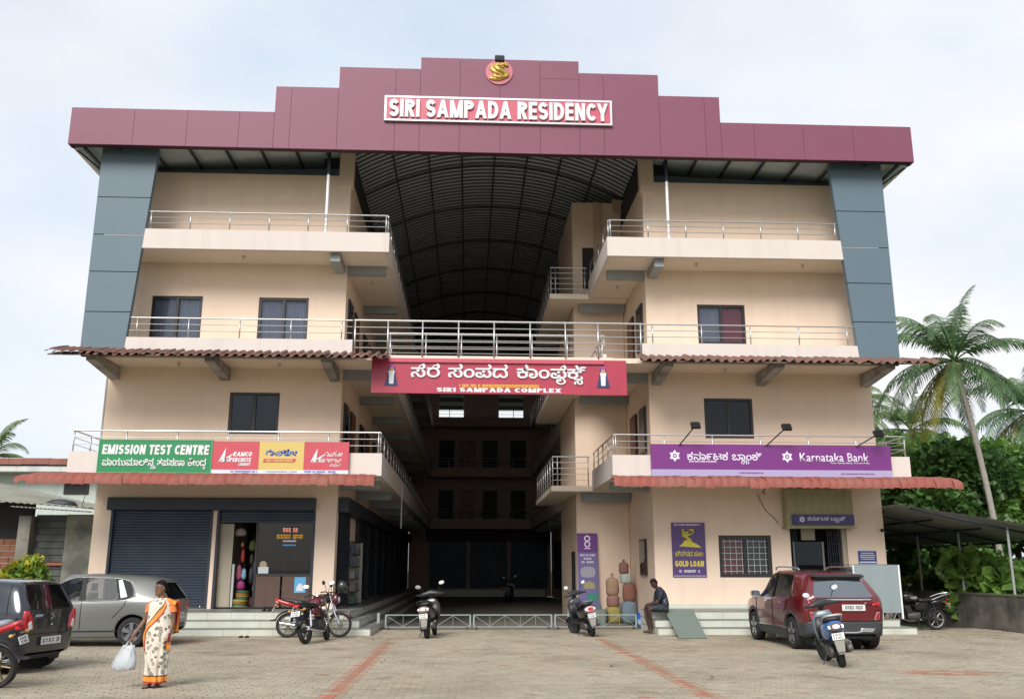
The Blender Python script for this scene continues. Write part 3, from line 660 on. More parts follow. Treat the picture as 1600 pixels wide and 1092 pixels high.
# --- court-side doors, windows and shutters
for sgn in (-1, 1):
    X = lambda v: v*sgn
    for k in (0, 1):
        z = ZF[k]+0.17
        lst = [('w', 0.55, 1.45), ('d', 2.1, 3.0), ('w', 4.6, 5.7), ('d', 6.5, 7.4), ('w', 9, 10), ('d', 12, 12.9), ('w', 14.5, 15.6), ('d', 17.5, 18.4), ('d', 22, 22.9), ('d', 27, 27.9)]
        for t, y0, y1 in lst:
            if sgn > 0 and 3.7 < y1 < 9.2: continue
            if t == 'd': f = BX('court_door', M_frame, B, *sorted((X(4.44), X(4.499))), y0-0.06, y1+0.06, z, z+2.15); BX('door_leaf', M_wood, f, *sorted((X(4.425), X(4.438))), y0, y1, z, z+2.08)
            else: f = BX('court_window', M_frame, B, *sorted((X(4.44), X(4.499))), y0, y1, z+0.75, z+2.15); BX('pane', M_pane, f, *sorted((X(4.43), X(4.437))), y0+0.06, y1-0.06, z+0.82, z+2.08)
    if sgn < 0:
        BX('shutter_hood', M_shutbox, B, -4.499, -4.2, 0.3, 31, 3.2, 3.62)
        for i, y in enumerate((0.45, 4.9, 8.1, 11.3, 14.5, 17.7, 20.9, 24.1, 27.3)):
            if i == 0: shutter('court_shutter', 'y', 0.45, 2.9, -4.47, 0.56, 3.2, 1)
            else: shutter('court_shutter', 'y', y, y+3.0, -4.47, 0.56, 3.2, 1, 0.1)
            BX('court_pillar', M_dark, B, -4.498, -4.38, y+3.05 if i else 4.62, y+3.17 if i else 4.8, 0.56, 3.2)
    else:
        f = BX('court_window', M_frame, B, 4.44, 4.499, 1.1, 2.1, 1.45, 2.5); BX('pane', M_pane, f, 4.43, 4.437, 1.16, 2.04, 1.5, 2.44)
        for y in (10, 13.5, 17, 20.5, 24, 27.5): shutter('court_shutter', 'y', y, y+3.2, 4.47, 0.56, 3.2, -1, 0.1)
# --- front shutters of the left wing
shutter('front_shutter', 'x', -10.68, -7.97, 0.09, 0.575, 3.29, -1)
BX('shutter_hood', M_shutbox, B, -10.81, -5.07, -0.16, -0.003, 3.21, 3.56, bevel=0.02)
for a in (-10.72, -7.98, -7.80, -5.14): BX('shutter_rail', M_shutbox, B, a, a+0.07, -0.012, 0.08, 0.565, 3.2)
BX('shutter_bar', M_darksteel, B, -10.68, -7.97, 0.05, 0.085, 0.565, 0.62)
for x in (-8.1, -10.5): MB().ball((x, 0.04, 0.62), 0.03, 8, 6).build('padlock', M_chrome, B, smooth=True)
# --- steps in three tiers, tiled risers and granite treads, broken into tiles
me_t = {}
for sgn, xa, xb in ((-1, -11.0, -3.2), (1, 4.05, 10.72)):
    for k, (z0, z1, yf, inset) in enumerate(((0.002, 0.18, -2.42, 0), (0.18, 0.36, -2.07, 0.32), (0.36, 0.555, -1.72, 0.62))):
        a, b = (xa, xb-inset) if sgn < 0 else (xa+0.0, xb-inset*0.85)
        st = BX('step', M_tread, B, a, b, yf, -0.005, z0, z1-0.02); BX('tread', M_tread, st, a-0.0, b+0.012, yf-0.016, -0.005, z1-0.02, z1)
        n = max(1, round((b-a)/0.6)); wd = (b-a)/n
        if (k, sgn) not in me_t: me_t[k, sgn] = MB().box(-wd/2+0.003, wd/2-0.003, -0.008, 0.0, z0+0.004, z1-0.022).mesh('riser_tile', M_step)
        for i in range(n): inst(me_t[k, sgn], 'riser_tile', st, (a+wd*(i+0.5), yf-0.001, 0))
        if sgn < 0:
            BX('court_step', M_tread, st, -4.49, b, 0.0, 32, z0, z1-0.02); BX('court_riser', M_step, st, b, b+0.008, yf, 32, z0+0.004, z1-0.022)
        else: BX('end_riser', M_step, st, b, b+0.008, yf, -0.005, z0+0.004, z1-0.022); BX('end_riser', M_step, st, a-0.008, a, yf, -0.005, z0+0.004, z1-0.022)
BX('skirting', M_step, B, 4.5, 8.4, -0.012, -0.003, 0.56, 0.68); BX('skirting', M_step, B, 10.1, 11.19, -0.012, -0.003, 0.56, 0.68)
# --- awnings: tiles one by one on a sloping sheet
def awning_lower(xa, xb):
    """red tile-profile awning: sloping, nose curled down"""
    base = MB().prism([(-1.40, 4.04), (-2.1, 3.91), (-2.1, 3.88), (-1.40, 4.0)], 'x', xa+0.02, xb-0.02).build('awning', mat('awning_backing', (0.30, 0.13, 0.10), 0.8), B)
    n = round((xb-xa)/0.24); wd = (xb-xa)/n
    prof = [(-1.38, 4.09), (-1.75, 4.055), (-2.02, 4.0), (-2.15, 3.95), (-2.22, 3.87), (-2.245, 3.78), (-2.25, 3.72)]
    rows = []
    for y, z in prof: rows.append([(wd*u, y-(0.02 if 0.1 < u < 0.9 else 0), z+h) for u, h in ((0, 0.0), (0.10, 0.014), (0.3, 0.020), (0.65, 0.017), (0.9, 0.004), (1.0, -0.008))])
    me = MB().grid(rows).mesh('awning_tile', M_red, True)
    for i in range(n): inst(me, 'awning_tile', base, (xa+wd*i, 0, rng.gauss(0, 0.004)), (rng.gauss(0, 0.006), 0, 0))
    return base
awl = awning_lower(-12.1, -3.25); awr = awning_lower(3.05, 12.45)
# hipped end of the left awning
meh = MB().grid([[(-12.1-0.12*i, y, z-0.012*i+(0.04 if i % 2 else 0)) for i in range(4)] for y, z in ((-1.3, 4.07), (-1.8, 4.0), (-2.1, 3.92), (-2.2, 3.80))]).build('awning_end', M_red, awl, smooth='all')
def awning_upper(xa, xb, sag):
    base = MB().prism([(-1.36, 7.42), (-2.15, 7.17), (-2.15, 7.135), (-1.36, 7.36)], 'x', xa+0.1, xb-0.1).build('clay_awning', mat('awning_board', (0.13, 0.085, 0.06), 0.9, noise=0.4), B)
    n = round((xb-xa)/0.235); wd = (xb-xa)/n
    me = []
    for q in range(3):
        rows = [[(wd*(0.5+1.02*(u-0.5)), y, z+h+0.006*q*(u-0.5)) for u, h in ((0, 0.0), (0.15, -0.012), (0.4, 0.005), (0.6, 0.05), (0.8, 0.066), (0.95, 0.045), (1.05, -0.012))] for y, z in ((-1.34, 7.47), (-1.8, 7.33), (-2.26, 7.17), (-2.28, 7.14))]
        me.append(MB().grid(rows).mesh('clay_tile', M_clay, True))
    for i in range(n): x = xa+wd*i; inst(rng.choice(me), 'clay_tile', base, (x, rng.gauss(0, 0.012), sag(x+wd/2)+rng.gauss(0, 0.008)), (rng.gauss(0, 0.012), 0, 0))
    return base
awning_upper(-12.1, -3.05, lambda x: 0.05*max(0, (-x-10.6))); awning_upper(3.9, 12.15, lambda x: 0.0)
# conduits, cables and small wall marks
cab = MB()
cab.tube(smooth_pts([(7.55, -0.02, 3.72), (7.75, -0.02, 3.3), (8.0, -0.02, 3.05), (8.1, -0.02, 2.9)]), 0.008, 5); cab.build('wall_cable', M_black, B)
MB().tube([(7.4, -1.3, 3.82), (7.6, -0.4, 3.78), (7.75, -0.01, 3.75)], 0.018, 6).build('awning_stay', M_darksteel, B)
MB().tube([(-11.23, 0.03, 4.2), (-11.23, 0.03, 7.2)], 0.03, 8).build('drain_pipe', mat('grey_pipe', (0.45, 0.46, 0.46), 0.5), B)
MB().tube([(-3.12, 6.2, 4.5), (-3.12, 6.2, 3.0)], 0.03, 8).build('drain_pipe', mat('grey_pipe', (0.45, 0.46, 0.46), 0.5), B)
# --- shop in the left wing: interior, glass front, goods
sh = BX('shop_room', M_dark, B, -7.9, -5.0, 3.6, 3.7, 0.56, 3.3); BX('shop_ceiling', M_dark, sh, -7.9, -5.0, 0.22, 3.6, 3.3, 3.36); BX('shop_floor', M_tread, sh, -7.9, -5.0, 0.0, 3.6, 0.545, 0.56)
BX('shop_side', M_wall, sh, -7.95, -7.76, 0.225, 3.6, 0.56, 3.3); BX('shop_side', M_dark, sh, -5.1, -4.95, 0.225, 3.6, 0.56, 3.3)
shutter('rolled_shutter', 'x', -7.73, -5.14, 0.09, 2.88, 3.29, -1)
BX('shop_front_bar', M_frame, sh, -6.72, -6.66, 0.10, 0.15, 0.56, 2.88); BX('shop_front_bar', M_frame, sh, -6.66, -5.14, 0.10, 0.15, 1.42, 1.5)
BX('shop_glass', M_pane, sh, -6.66, -5.14, 0.12, 0.128, 1.5, 2.88)
for a, b in ((-6.65, -5.98), (-5.92, -5.15)):
    p = BX('counter_panel', mat('brown_laminate', (0.10, 0.055, 0.042), 0.5, noise=0.25, nscale=5, streak=0.4), sh, a, b, 0.10, 0.14, 0.6, 1.418)
BX('glass_shelf', mat('pale_shelf', (0.45, 0.47, 0.48), 0.4), sh, -6.6, -5.2, 0.25, 0.5, 1.96, 1.98)
BX('counter_frame', M_frame, sh, -7.73, -6.72, 0.16, 0.2, 0.56, 0.6)
M_door = mat('cream_door', (0.38, 0.33, 0.25), 0.6, noise=0.2, streak=0.3)
BX('open_door', M_door, sh, -7.72, -7.36, 0.18, 0.22, 0.58, 2.85); BX('door_edge', mat('grey_pipe', (0.45, 0.46, 0.46), 0.5), sh, -7.34, -7.28, 0.2, 0.26, 0.58, 1.75)
# --- bank entrance box, door, folding gate
M_box = mat('entrance_box', (0.36, 0.33, 0.19), 0.7, noise=0.25, nscale=3, streak=0.3)
bb = BX('entrance_box', M_box, B, 8.25, 10.18, -0.36, -0.003, 2.80, 3.85)
for i in range(9): BX('box_rib', M_box, bb, 8.27+i*0.236, 8.285+i*0.236, -0.368, -0.361, 3.16, 3.84)
BX('box_sill', M_box, bb, 8.2, 10.24, -0.4, -0.003, 2.755, 2.798)
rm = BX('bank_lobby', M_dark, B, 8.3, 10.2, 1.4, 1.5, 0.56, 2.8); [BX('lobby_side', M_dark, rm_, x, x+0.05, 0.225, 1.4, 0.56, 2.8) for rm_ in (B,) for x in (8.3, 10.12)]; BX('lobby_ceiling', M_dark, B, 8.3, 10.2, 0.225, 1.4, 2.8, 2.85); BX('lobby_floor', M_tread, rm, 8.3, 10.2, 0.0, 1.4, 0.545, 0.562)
dr = MB(); dr.box(8.60, 8.65, 0.28, 0.34, 0.562, 2.40); dr.box(9.45, 9.50, 0.28, 0.34, 0.562, 2.40)
d_ = dr.build('bank_door', mat('aluminium', (0.30, 0.30, 0.30), 0.4, metal=0.5), B); BX('pane', M_pane, d_, 8.65, 9.45, 0.30, 0.31, 0.57, 2.40)
BX('door_transom', mat('cream_door', (0.38, 0.33, 0.25), 0.6), d_, 8.85, 9.25, 0.25, 0.33, 2.45, 2.78)
fg = MB()
for i in range(7): fg.box(9.55+i*0.062, 9.565+i*0.062, 0.10, 0.13, 0.57, 2.75)
for i in range(4): fg.box(8.46+i*0.06, 8.475+i*0.06, 0.10, 0.13, 0.57, 2.75)
for i in range(8): fg.box(9.55, 9.95, 0.132, 0.14, 0.7+i*0.27, 0.72+i*0.27)
fg.build('folding_gate', M_darksteel, B)
BX('door_jamb', mat('cream_door', (0.38, 0.33, 0.25), 0.6), B, 9.96, 10.08, 0.05, 0.35, 0.562, 2.79)
MB().ball((11.1, -0.09, 2.72), (0.05, 0.06, 0.05), 8, 6).build('security_camera', M_black, B, smooth=True)
# lines of print too small to read: short uneven strokes
def print_line(x0, x1, z0, z1, y, m_, par, name='print_line'):
    q = MB(); x = x0; h = z1-z0; rr = random.Random(int(x0*977+z0*131))
    while x < x1-0.2*h:
        w_ = h*rr.uniform(0.45, 0.9)
        if rr.random() < 0.14: x += h*0.5; continue
        q.box(x, min(x+w_*0.8, x1), y-0.003, y, z0+h*0.68, z1); q.box(x, min(x+w_*0.3, x1), y-0.003, y, z0, z0+h*0.66)
        q.box(min(x+w_*0.45, x1-0.002), min(x+w_*0.8, x1), y-0.003, y, z0+h*rr.uniform(-0.1, 0.25), z0+h*0.5); x += w_
    return kind(q.build(name, m_, par), 'stuff')
# ================================================================ signs and things fixed to the building
M_signred = mat('sign_red', (0.50, 0.045, 0.085), 0.35); M_frameW = mat('sign_frame_white', (0.58, 0.58, 0.60), 0.35, metal=0.3)
M_lw = mat('letter_white', (0.66, 0.66, 0.67), 0.4); M_gold = mat('letter_gold', (0.75, 0.48, 0.12), 0.3, metal=0.6)
# roof name board
s = tag(empty('name_board', (0, -1.905, 14.26)), 'long red name board with raised white capitals on the maroon roof fascia', 'sign')
def SX(nm, m_, par, x0, x1, y0, y1, z0, z1):      # box given in world metres under a sign whose origin is elsewhere
    o = par; L_ = Vector((0, 0, 0))
    while o: L_ += o.location; o = o.parent
    return MB().box(x0-L_.x, x1-L_.x, y0-L_.y, y1-L_.y, z0-L_.z, z1-L_.z).build(nm, m_, par)
SX('board', mat('board_rose', (0.50, 0.075, 0.125), 0.4), s, -3.30, 3.23, -1.975, -1.91, 14.28, 14.98)
fr = MB(); z0 = -1.905
for a in ((-3.36, 3.29, 14.24-14.26, 14.29-14.26), (-3.36, 3.29, 14.97-14.26, 15.03-14.26)): fr.box(a[0], a[1], -0.085, -0.003, a[2], a[3])
for x in (-3.36, 3.23): fr.box(x, x+0.06, -0.085, -0.003, 0.031, 0.709)
fr.build('frame', M_frameW, s)
heavy('SIRI SAMPADA RESIDENCY', -3.22, 3.16, 0.085, 0.645, -0.07, M_lw, s, 0.06, 0.235)
# round emblem
e = tag(MB().lathe([(0.0, -0.0), (0.40, 0.0), (0.40, 0.03), (0.0, 0.03)], rotm((0, 0, 0), R(90)), 40).build('roof_emblem', mat('emblem_rose', (0.50, 0.12, 0.16), 0.35), None, smooth=True), 'round rose emblem with gold intertwined letters on top of the fascia', 'emblem')
e.location = (-0.03, -1.91, 15.90)
for dx, dz, nm in ((-0.06, -0.02, 'gold_letter'), (0.06, 0.04, 'gold_letter')): letters('S', -0.24+dx, 0.24+dx, -0.27+dz, 0.27+dz, -0.035-dx*0.1, M_gold, e, nm, bold=0.02, ext=0.03)
# floodlight on an arm above the emblem
def floodlight(loc, foot, label, group=None, sc=1.0, rx=R(-40)):
    o = tag(empty('floodlight', foot), label, 'lamp', group); d = Vector(loc)-Vector(foot)
    MB().tube([(0, 0, 0), tuple(d*0.95)], 0.018*sc, 6).build('arm', M_darksteel, o)
    M3 = rotm(tuple(d), rx).to_3x3()
    MB().obox(d, (0.26*sc, 0.09*sc, 0.2*sc), M3).build('housing', M_black, o, bevel=0.015)
    MB().obox(d+M3 @ Vector((0, 0.05*sc, 0)), (0.22*sc, 0.01, 0.16*sc), M3).build('lens', mat('lamp_lens', (0.30, 0.32, 0.36), 0.15), o)
    q = MB()
    for i in range(5): q.obox(d+M3 @ Vector(((i-2)*0.045*sc, -0.055*sc, 0)), (0.012*sc, 0.03*sc, 0.17*sc), M3)
    q.build('cooling_fins', M_black, o); return o
floodlight((-0.03, -2.3, 16.12), (-0.03, -1.85, 16.36), 'dark floodlight leaning out above the gold emblem on the fascia', sc=1.1, rx=R(-25))
for (x, z, fx), lb in zip(((5.35, 5.42, 4.98), (7.86, 5.39, 7.40), (10.40, 5.23, 9.95)), ('black floodlight on a bent arm above the left emblem of the purple bank sign', 'black floodlight on a bent arm above the middle of the purple bank sign', 'black floodlight on a bent arm above the right end of the purple bank sign')):
    floodlight((x, -1.95, z), (fx, -1.52, 4.93), lb, 'floodlights above the bank sign')
# court name board hung below the footbridge
s = tag(empty('court_name_board', (0, -1.45, 6.32)), 'wide red board in white regional script hanging below the footbridge railing', 'sign')
MB().box(-3.5, 3.58, -0.06, 0.06, 0.0, 0.98).build('board', mat('board_crimson', (0.40, 0.040, 0.075), 0.35, noise=0.15, nscale=1.5, streak=0.15), s)
MB().box(-3.05, 2.95, -0.12, -0.061, 0.86, 0.97).build('tube_housing', mat('board_pink', (0.48, 0.075, 0.12), 0.4), s)
kan = [('ಸ', None, 0, 0, 1), ('@', None, -0.22, 0.60, 1), ('ರ', None, 0.03, 0, 1), ('@', None, -0.22, 0.60, 1), (' ', 0.38, 0, 0, 1), ('ಸಂಪದ', None, 0, 0, 1), (' ', 0.38, 0, 0, 1), ('ಕಾಂ', None, 0, 0, 1), ('ಪ', None, 0, 0, 1), ('@', None, -0.2, 0.62, 0.9), ('ಲ', 0.0, -0.52, -0.36, 0.6), ('ಕ್', None, 0.0, 0, 1), ('ಸ', 0.0, -0.62, -0.36, 0.6)]
glyphs(kan, -2.42, 2.45, 0.27, 0.83, -0.065, M_lw, s, bold=0.022, ext=0.03)
heavy('SIRI SAMPADA COMPLEX', -1.70, 1.75, 0.045, 0.165, -0.06, M_lw, s, 0.01, 0.28)
print_line(-1.12, 1.15, 0.178, 0.262, -0.061, mat('letter_yellow', (0.70, 0.42, 0.03), 0.5), s)
for x in (-2.95, 2.92):     # plain portrait plaque
    p = MB().prism([(x-0.19, 0.2), (x+0.19, 0.2), (x+0.13, 0.42), (x+0.08, 0.75), (x-0.08, 0.75), (x-0.13, 0.42)], 'y', -0.075, -0.061).build('portrait_plaque', mat('plaque_navy', (0.02, 0.03, 0.10), 0.5), s)
    MB().prism([(x-0.06, 0.25), (x+0.06, 0.25), (x+0.07, 0.5), (x+0.09, 0.62), (x-0.09, 0.62), (x-0.07, 0.5)], 'y', -0.082, -0.076).build('plaque_white', M_lw, p)
    MB().prism([(x-0.07, 0.63), (x+0.07, 0.63), (x+0.05, 0.71), (x-0.05, 0.71)], 'y', -0.082, -0.076).build('plaque_skin', mat('plaque_ochre', (0.50, 0.25, 0.10), 0.6), p)
    MB().prism([(x-0.08, 0.71), (x+0.08, 0.71), (x+0.05, 0.80), (x-0.05, 0.80)], 'y', -0.083, -0.076).build('plaque_cap', mat('plaque_violet', (0.30, 0.06, 0.30), 0.6), p)
# green test centre board
s = tag(empty('test_centre_board', (-9.17, -1.42, 4.12)), 'green board with white capitals and regional script on the first floor parapet', 'sign')
MB().box(-1.48, 1.48, -0.06, 0.06, 0, 0.85).build('board', mat('sign_green', (0.012, 0.22, 0.075), 0.4, noise=0.1), s)
q = MB()
for a, b, c, d in ((-1.5, 1.5, -0.02, 0.0), (-1.5, 1.5, 0.85, 0.87), (-1.5, -1.48, 0, 0.85), (1.48, 1.5, 0, 0.85)): q.box(a, b, -0.07, 0.06, c, d)
q.build('frame', mat('frame_green', (0.10, 0.35, 0.18), 0.4), s)
heavy('EMISSION TEST CENTRE', -1.40, 1.42, 0.47, 0.73, -0.06, M_lw, s, 0.008, 0.25, shear=0.08)
glyphs([('ವಾ', None, 0, 0, 1), ('ಯು', None, 0, 0, 1), ('ಮಾ', None, 0, 0, 1), ('ಲಿ', None, 0, 0, 1), ('ನ', None, 0, 0, 1), ('ಯ', 0.0, -0.35, -0.36, 0.5), (' ', 0.42, 0, 0, 1), ('ತ', None, 0, 0, 1), ('ಪ', None, 0, 0, 1), ('ಸ', None, 0, 0, 1), ('ಣಾ', None, 0, 0, 1), (' ', 0.35, 0, 0, 1), ('ಕೇಂ', None, 0, 0, 1), ('ದ', None, 0, 0, 1), ('ರ', 0, -0.4, -0.36, 0.45)],
       -1.37, 1.36, 0.08, 0.38, -0.062, M_lw, s, bold=0.022, ext=0.006)
# three-part cement advertisement
s = tag(empty('cement_board', (-5.85, -1.42, 4.10)), 'red, yellow and red cement advertisement board beside the green board', 'sign')
MB().box(-1.82, 1.82, -0.05, 0.05, 0, 0.10).build('base_strip', mat('sign_pale', (0.62, 0.64, 0.70), 0.5), s)
M_adr = mat('advert_red', (0.50, 0.065, 0.09), 0.45, noise=0.1); M_ady = mat('advert_yellow', (0.58, 0.44, 0.13), 0.45, noise=0.1); M_adb = mat('advert_blue', (0.03, 0.10, 0.45), 0.5)
for k, (a, b) in enumerate(((-1.82, -0.58), (-0.58, 0.62), (0.62, 1.82))):
    p = MB().box(a+0.002, b-0.002, -0.05, 0.05, 0.10, 0.86).build('advert_panel', M_ady if k == 1 else M_adr, s)
    if k != 1:
        MB().prism([(a+0.18, 0.32), (a+0.24, 0.32), (a+0.34, 0.42), (a+0.36, 0.69), (a+0.22, 0.40)], 'y', -0.056, -0.051).build('chevron_mark', M_lw, p)
        MB().prism([(a+0.18, 0.31), (a+0.36, 0.31), (a+0.58, 0.55)], 'y', -0.056, -0.051).build('chevron_mark', M_lw, p)
        if k == 0:
            heavy('RAMCO', a+0.55, b-0.17, 0.46, 0.58, -0.05, M_lw, p, 0.006, 0.26, 0.22); heavy('SUPERCRETE', a+0.32, b-0.19, 0.31, 0.42, -0.05, M_lw, p, 0.006, 0.26, 0.22); heavy('CEMENT', a+0.70, b-0.2, 0.21, 0.28, -0.05, M_lw, p, 0.006, 0.22, 0.22)
        else:
            letters('ರಾಮ್ಕೋ', a+0.55, b-0.17, 0.46, 0.61, -0.051, M_lw, p, ext=0.005, shear=0.2, bold=0.03); letters('ಸೂಪರ್‌ಕ್ರೀಟ್', a+0.32, b-0.19, 0.30, 0.42, -0.051, M_lw, p, ext=0.005, shear=0.2, bold=0.03); letters('ಸಿಮೆಂಟ್', a+0.70, b-0.2, 0.19, 0.28, -0.051, M_lw, p, ext=0.005, shear=0.2)
    else:
        letters('ರಾಮ್ಕೋ', a+0.18, b-0.18, 0.47, 0.66, -0.051, M_adb, p, ext=0.005, shear=0.2, bold=0.05)
        MB().prism([(a+0.12, 0.30), (b-0.24, 0.30), (b-0.20, 0.40), (a+0.14, 0.40)], 'y', -0.056, -0.051).build('ribbon_mark', M_adr, p); print_line(a+0.2, b-0.3, 0.315, 0.385, -0.057, M_ady, p)
print_line(-1.3, -0.6, 0.025, 0.08, -0.051, M_adb, s); print_line(-0.42, 0.45, 0.03, 0.07, -0.051, mat('advert_grey', (0.3, 0.3, 0.34), 0.5), s); print_line(0.65, 1.5, 0.025, 0.08, -0.051, M_adb, s)
# bank board
M_pur = mat('bank_purple', (0.165, 0.028, 0.185), 0.35, noise=0.05); M_lil = mat('bank_lilac', (0.36, 0.32, 0.50), 0.4)
M_lilw = mat('bank_letter', (0.72, 0.66, 0.80), 0.4)
s = tag(empty('bank_board', (7.55, -1.42, 4.09)), 'long purple bank board with six-pointed star marks on the right parapet', 'sign')
MB().box(-3.35, 3.35, -0.08, 0.06, 0.19, 0.88).build('board', M_pur, s); MB().box(-3.35, 3.35, -0.08, 0.06, 0.0, 0.188).build('base_strip', M_lil, s)
def star(cx, cz, r, y, m_, par, nm='star_mark'):
    q = MB(); n = 6; out_ = []
    for i in range(12): a = math.pi/2+math.pi*i/6; rr = r if i % 2 == 0 else r*0.62; out_.append((cx+rr*math.cos(a), cz+rr*math.sin(a)))
    inn_ = [(cx+0.36*r*math.cos(math.pi/2+math.pi*i/6), cz+0.36*r*math.sin(math.pi/2+math.pi*i/6)) for i in range(12)]
    vs = [(x, y, z) for x, z in out_+inn_]; q.add(vs, [(i, (i+1) % 12, 12+(i+1) % 12, 12+i) for i in range(12)])
    c = [(cx+0.18*r*math.cos(math.pi*i/4), y, cz+0.18*r*math.sin(math.pi*i/4)) for i in range(8)]; q.add(c, [tuple(range(8))]); return q.build(nm, m_, par)
star(-2.70, 0.56, 0.165, -0.083, M_lilw, s); star(0.43, 0.55, 0.165, -0.083, M_lilw, s)
bk = [('ಕ', None, 0, 0, 1), ('ನಾ', None, 0, 0, 1), ('೯', None, 0, 0, 0.9), ('ಟ', None, 0, 0, 1), ('ಕ', None, 0, 0, 1), (' ', 0.3, 0, 0, 1), ('ಬಾ', None, 0, 0, 1), ('ಯ', 0.02, -0.45, -0.38, 0.55), ('ಂ', None, 0, 0, 1), ('ಕ್', None, 0, 0, 1)]
glyphs(bk, -2.36, -0.28, 0.34, 0.67, -0.081, M_lilw, s, bold=0.014, ext=0.006)
letters('Karnataka Bank', 0.78, 2.72, 0.42, 0.66, -0.081, M_lilw, s, bold=0.008, ext=0.006); letters('Your Family Bank, Across India.', 1.62, 2.74, 0.355, 0.405, -0.081, M_lilw, s, ext=0.003)
print_line(-2.33, -1.55, 0.385, 0.425, -0.081, M_lilw, s)
print_line(-0.95, -0.15, 0.08, 0.12, -0.081, M_pur, s); print_line(1.9, 2.85, 0.07, 0.105, -0.081, M_pur, s)
# sign on the entrance box
s = tag(MB().box(8.38, 10.17, -0.43, -0.403, 2.85, 3.14).build('entrance_sign', mat('bank_indigo', (0.045, 0.035, 0.14), 0.4)), 'narrow indigo bank sign on the box above the bank door', 'sign')
star(8.66, 3.0, 0.095, -0.433, M_lilw, s); glyphs(bk, 8.82, 9.92, 2.91, 3.09, -0.431, M_lilw, s, bold=0.014, ext=0.004)
# gold loan poster
s = tag(MB().box(5.0, 5.96, -0.035, -0.004, 1.41, 2.92).build('loan_poster', mat('poster_indigo', (0.085, 0.045, 0.16), 0.35)), 'indigo poster with yellow rupee mark and gold heap beside the bank window', 'poster')
M_py = mat('poster_yellow', (0.62, 0.52, 0.05), 0.5)
MB().box(5.0, 5.96, -0.038, -0.0355, 2.80, 2.92).build('poster_band', mat('band_indigo', (0.12, 0.07, 0.20), 0.5), s)
print_line(5.08, 5.85, 2.835, 2.88, -0.0385, M_lilw, s)
letters('₹', 5.28, 5.66, 2.42, 2.74, -0.036, M_py, s, name='rupee_mark', bold=0.03, ext=0.004)
MB().prism([(5.2, 2.26), (5.85, 2.22), (5.72, 2.32), (5.58, 2.38), (5.5, 2.44), (5.36, 2.42), (5.3, 2.33)], 'y', -0.042, -0.036).build('gold_heap', M_py, s)
letters('ಚಿನ್ನದ ಸಾಲ', 5.08, 5.88, 1.98, 2.14, -0.036, M_py, s, bold=0.02, ext=0.003); heavy('GOLD LOAN', 5.07, 5.89, 1.70, 1.86, -0.035, M_py, s, 0.005, 0.26); print_line(5.18, 5.78, 1.535, 1.605, -0.036, M_lw, s)
MB().box(5.02, 5.94, -0.038, -0.036, 1.43, 1.455).build('poster_line', M_lil, s)
# small notice plate
s = tag(MB().box(10.37, 10.90, -0.02, -0.004, 1.79, 2.14).build('notice_plate', mat('notice_blue', (0.03, 0.06, 0.28), 0.4)), 'small blue notice plate with white lines near the wall corner', 'sign')
for i, (a, b) in enumerate(((10.45, 10.82), (10.43, 10.85), (10.42, 10.85), (10.45, 10.83))): MB().box(a, b, -0.023, -0.021, 2.07-i*0.055, 2.09-i*0.055).build('text_line', M_lw, s)
MB().box(10.39, 10.88, -0.023, -0.021, 1.81, 1.845).build('text_line', M_lw, s)
# tall banner against the stair tower
s = tag(empty('standing_banner', (3.08, 3.7, 0.02)), 'tall narrow purple banner standing against the stair tower', 'banner'); s.rotation_euler = (R(-4), 0, 0)
MB().box(-0.33, 0.33, -0.015, 0.015, 0.35, 2.75).build('banner_sheet', mat('banner_violet', (0.14, 0.11, 0.27), 0.5), s)
MB().box(-0.33, 0.33, -0.019, -0.0155, 2.15, 2.75).build('banner_head', mat('banner_purple', (0.12, 0.03, 0.20), 0.5), s)
for z in (2.58, 2.40): MB().lathe([(0.06, 0), (0.10, 0), (0.10, 0.006), (0.06, 0.006)], rotm((0, -0.0195, z), R(90)), 20, True).build('ring_mark', M_lilw, s)
MB().box(-0.1, 0.1, -0.024, -0.0195, 2.25, 2.28).build('ring_mark', M_lilw, s)
print_line(-0.24, 0.24, 2.02, 2.08, -0.0155, M_lilw, s); print_line(-0.2, 0.2, 1.80, 1.86, -0.0155, M_lilw, s); print_line(-0.12, 0.12, 1.91, 1.97, -0.0155, M_lilw, s)
MB().loft([((0, -0.016, 1.52), (0.24, 0, 0), (0, 0, 0.17), 3), ((0, -0.022, 1.52), (0.24, 0, 0), (0, 0, 0.17), 3)], 24).build('picture_panel', mat('banner_grey', (0.30, 0.30, 0.36), 0.6), s)
MB().prism([(-0.15, 1.0), (0.2, 1.0), (0.22, 1.15), (0.05, 1.24), (-0.14, 1.18)], 'y', -0.022, -0.016).build('picture_panel', mat('banner_olive', (0.30, 0.27, 0.12), 0.6), s)
MB().box(-0.05, 0.3, -0.022, -0.016, 0.62, 0.86).build('picture_panel', mat('banner_green', (0.02, 0.20, 0.14), 0.6), s)
MB().box(-0.3, 0.3, -0.005, 0.005, 0.0, 0.35).build('banner_stand', M_darksteel, s)
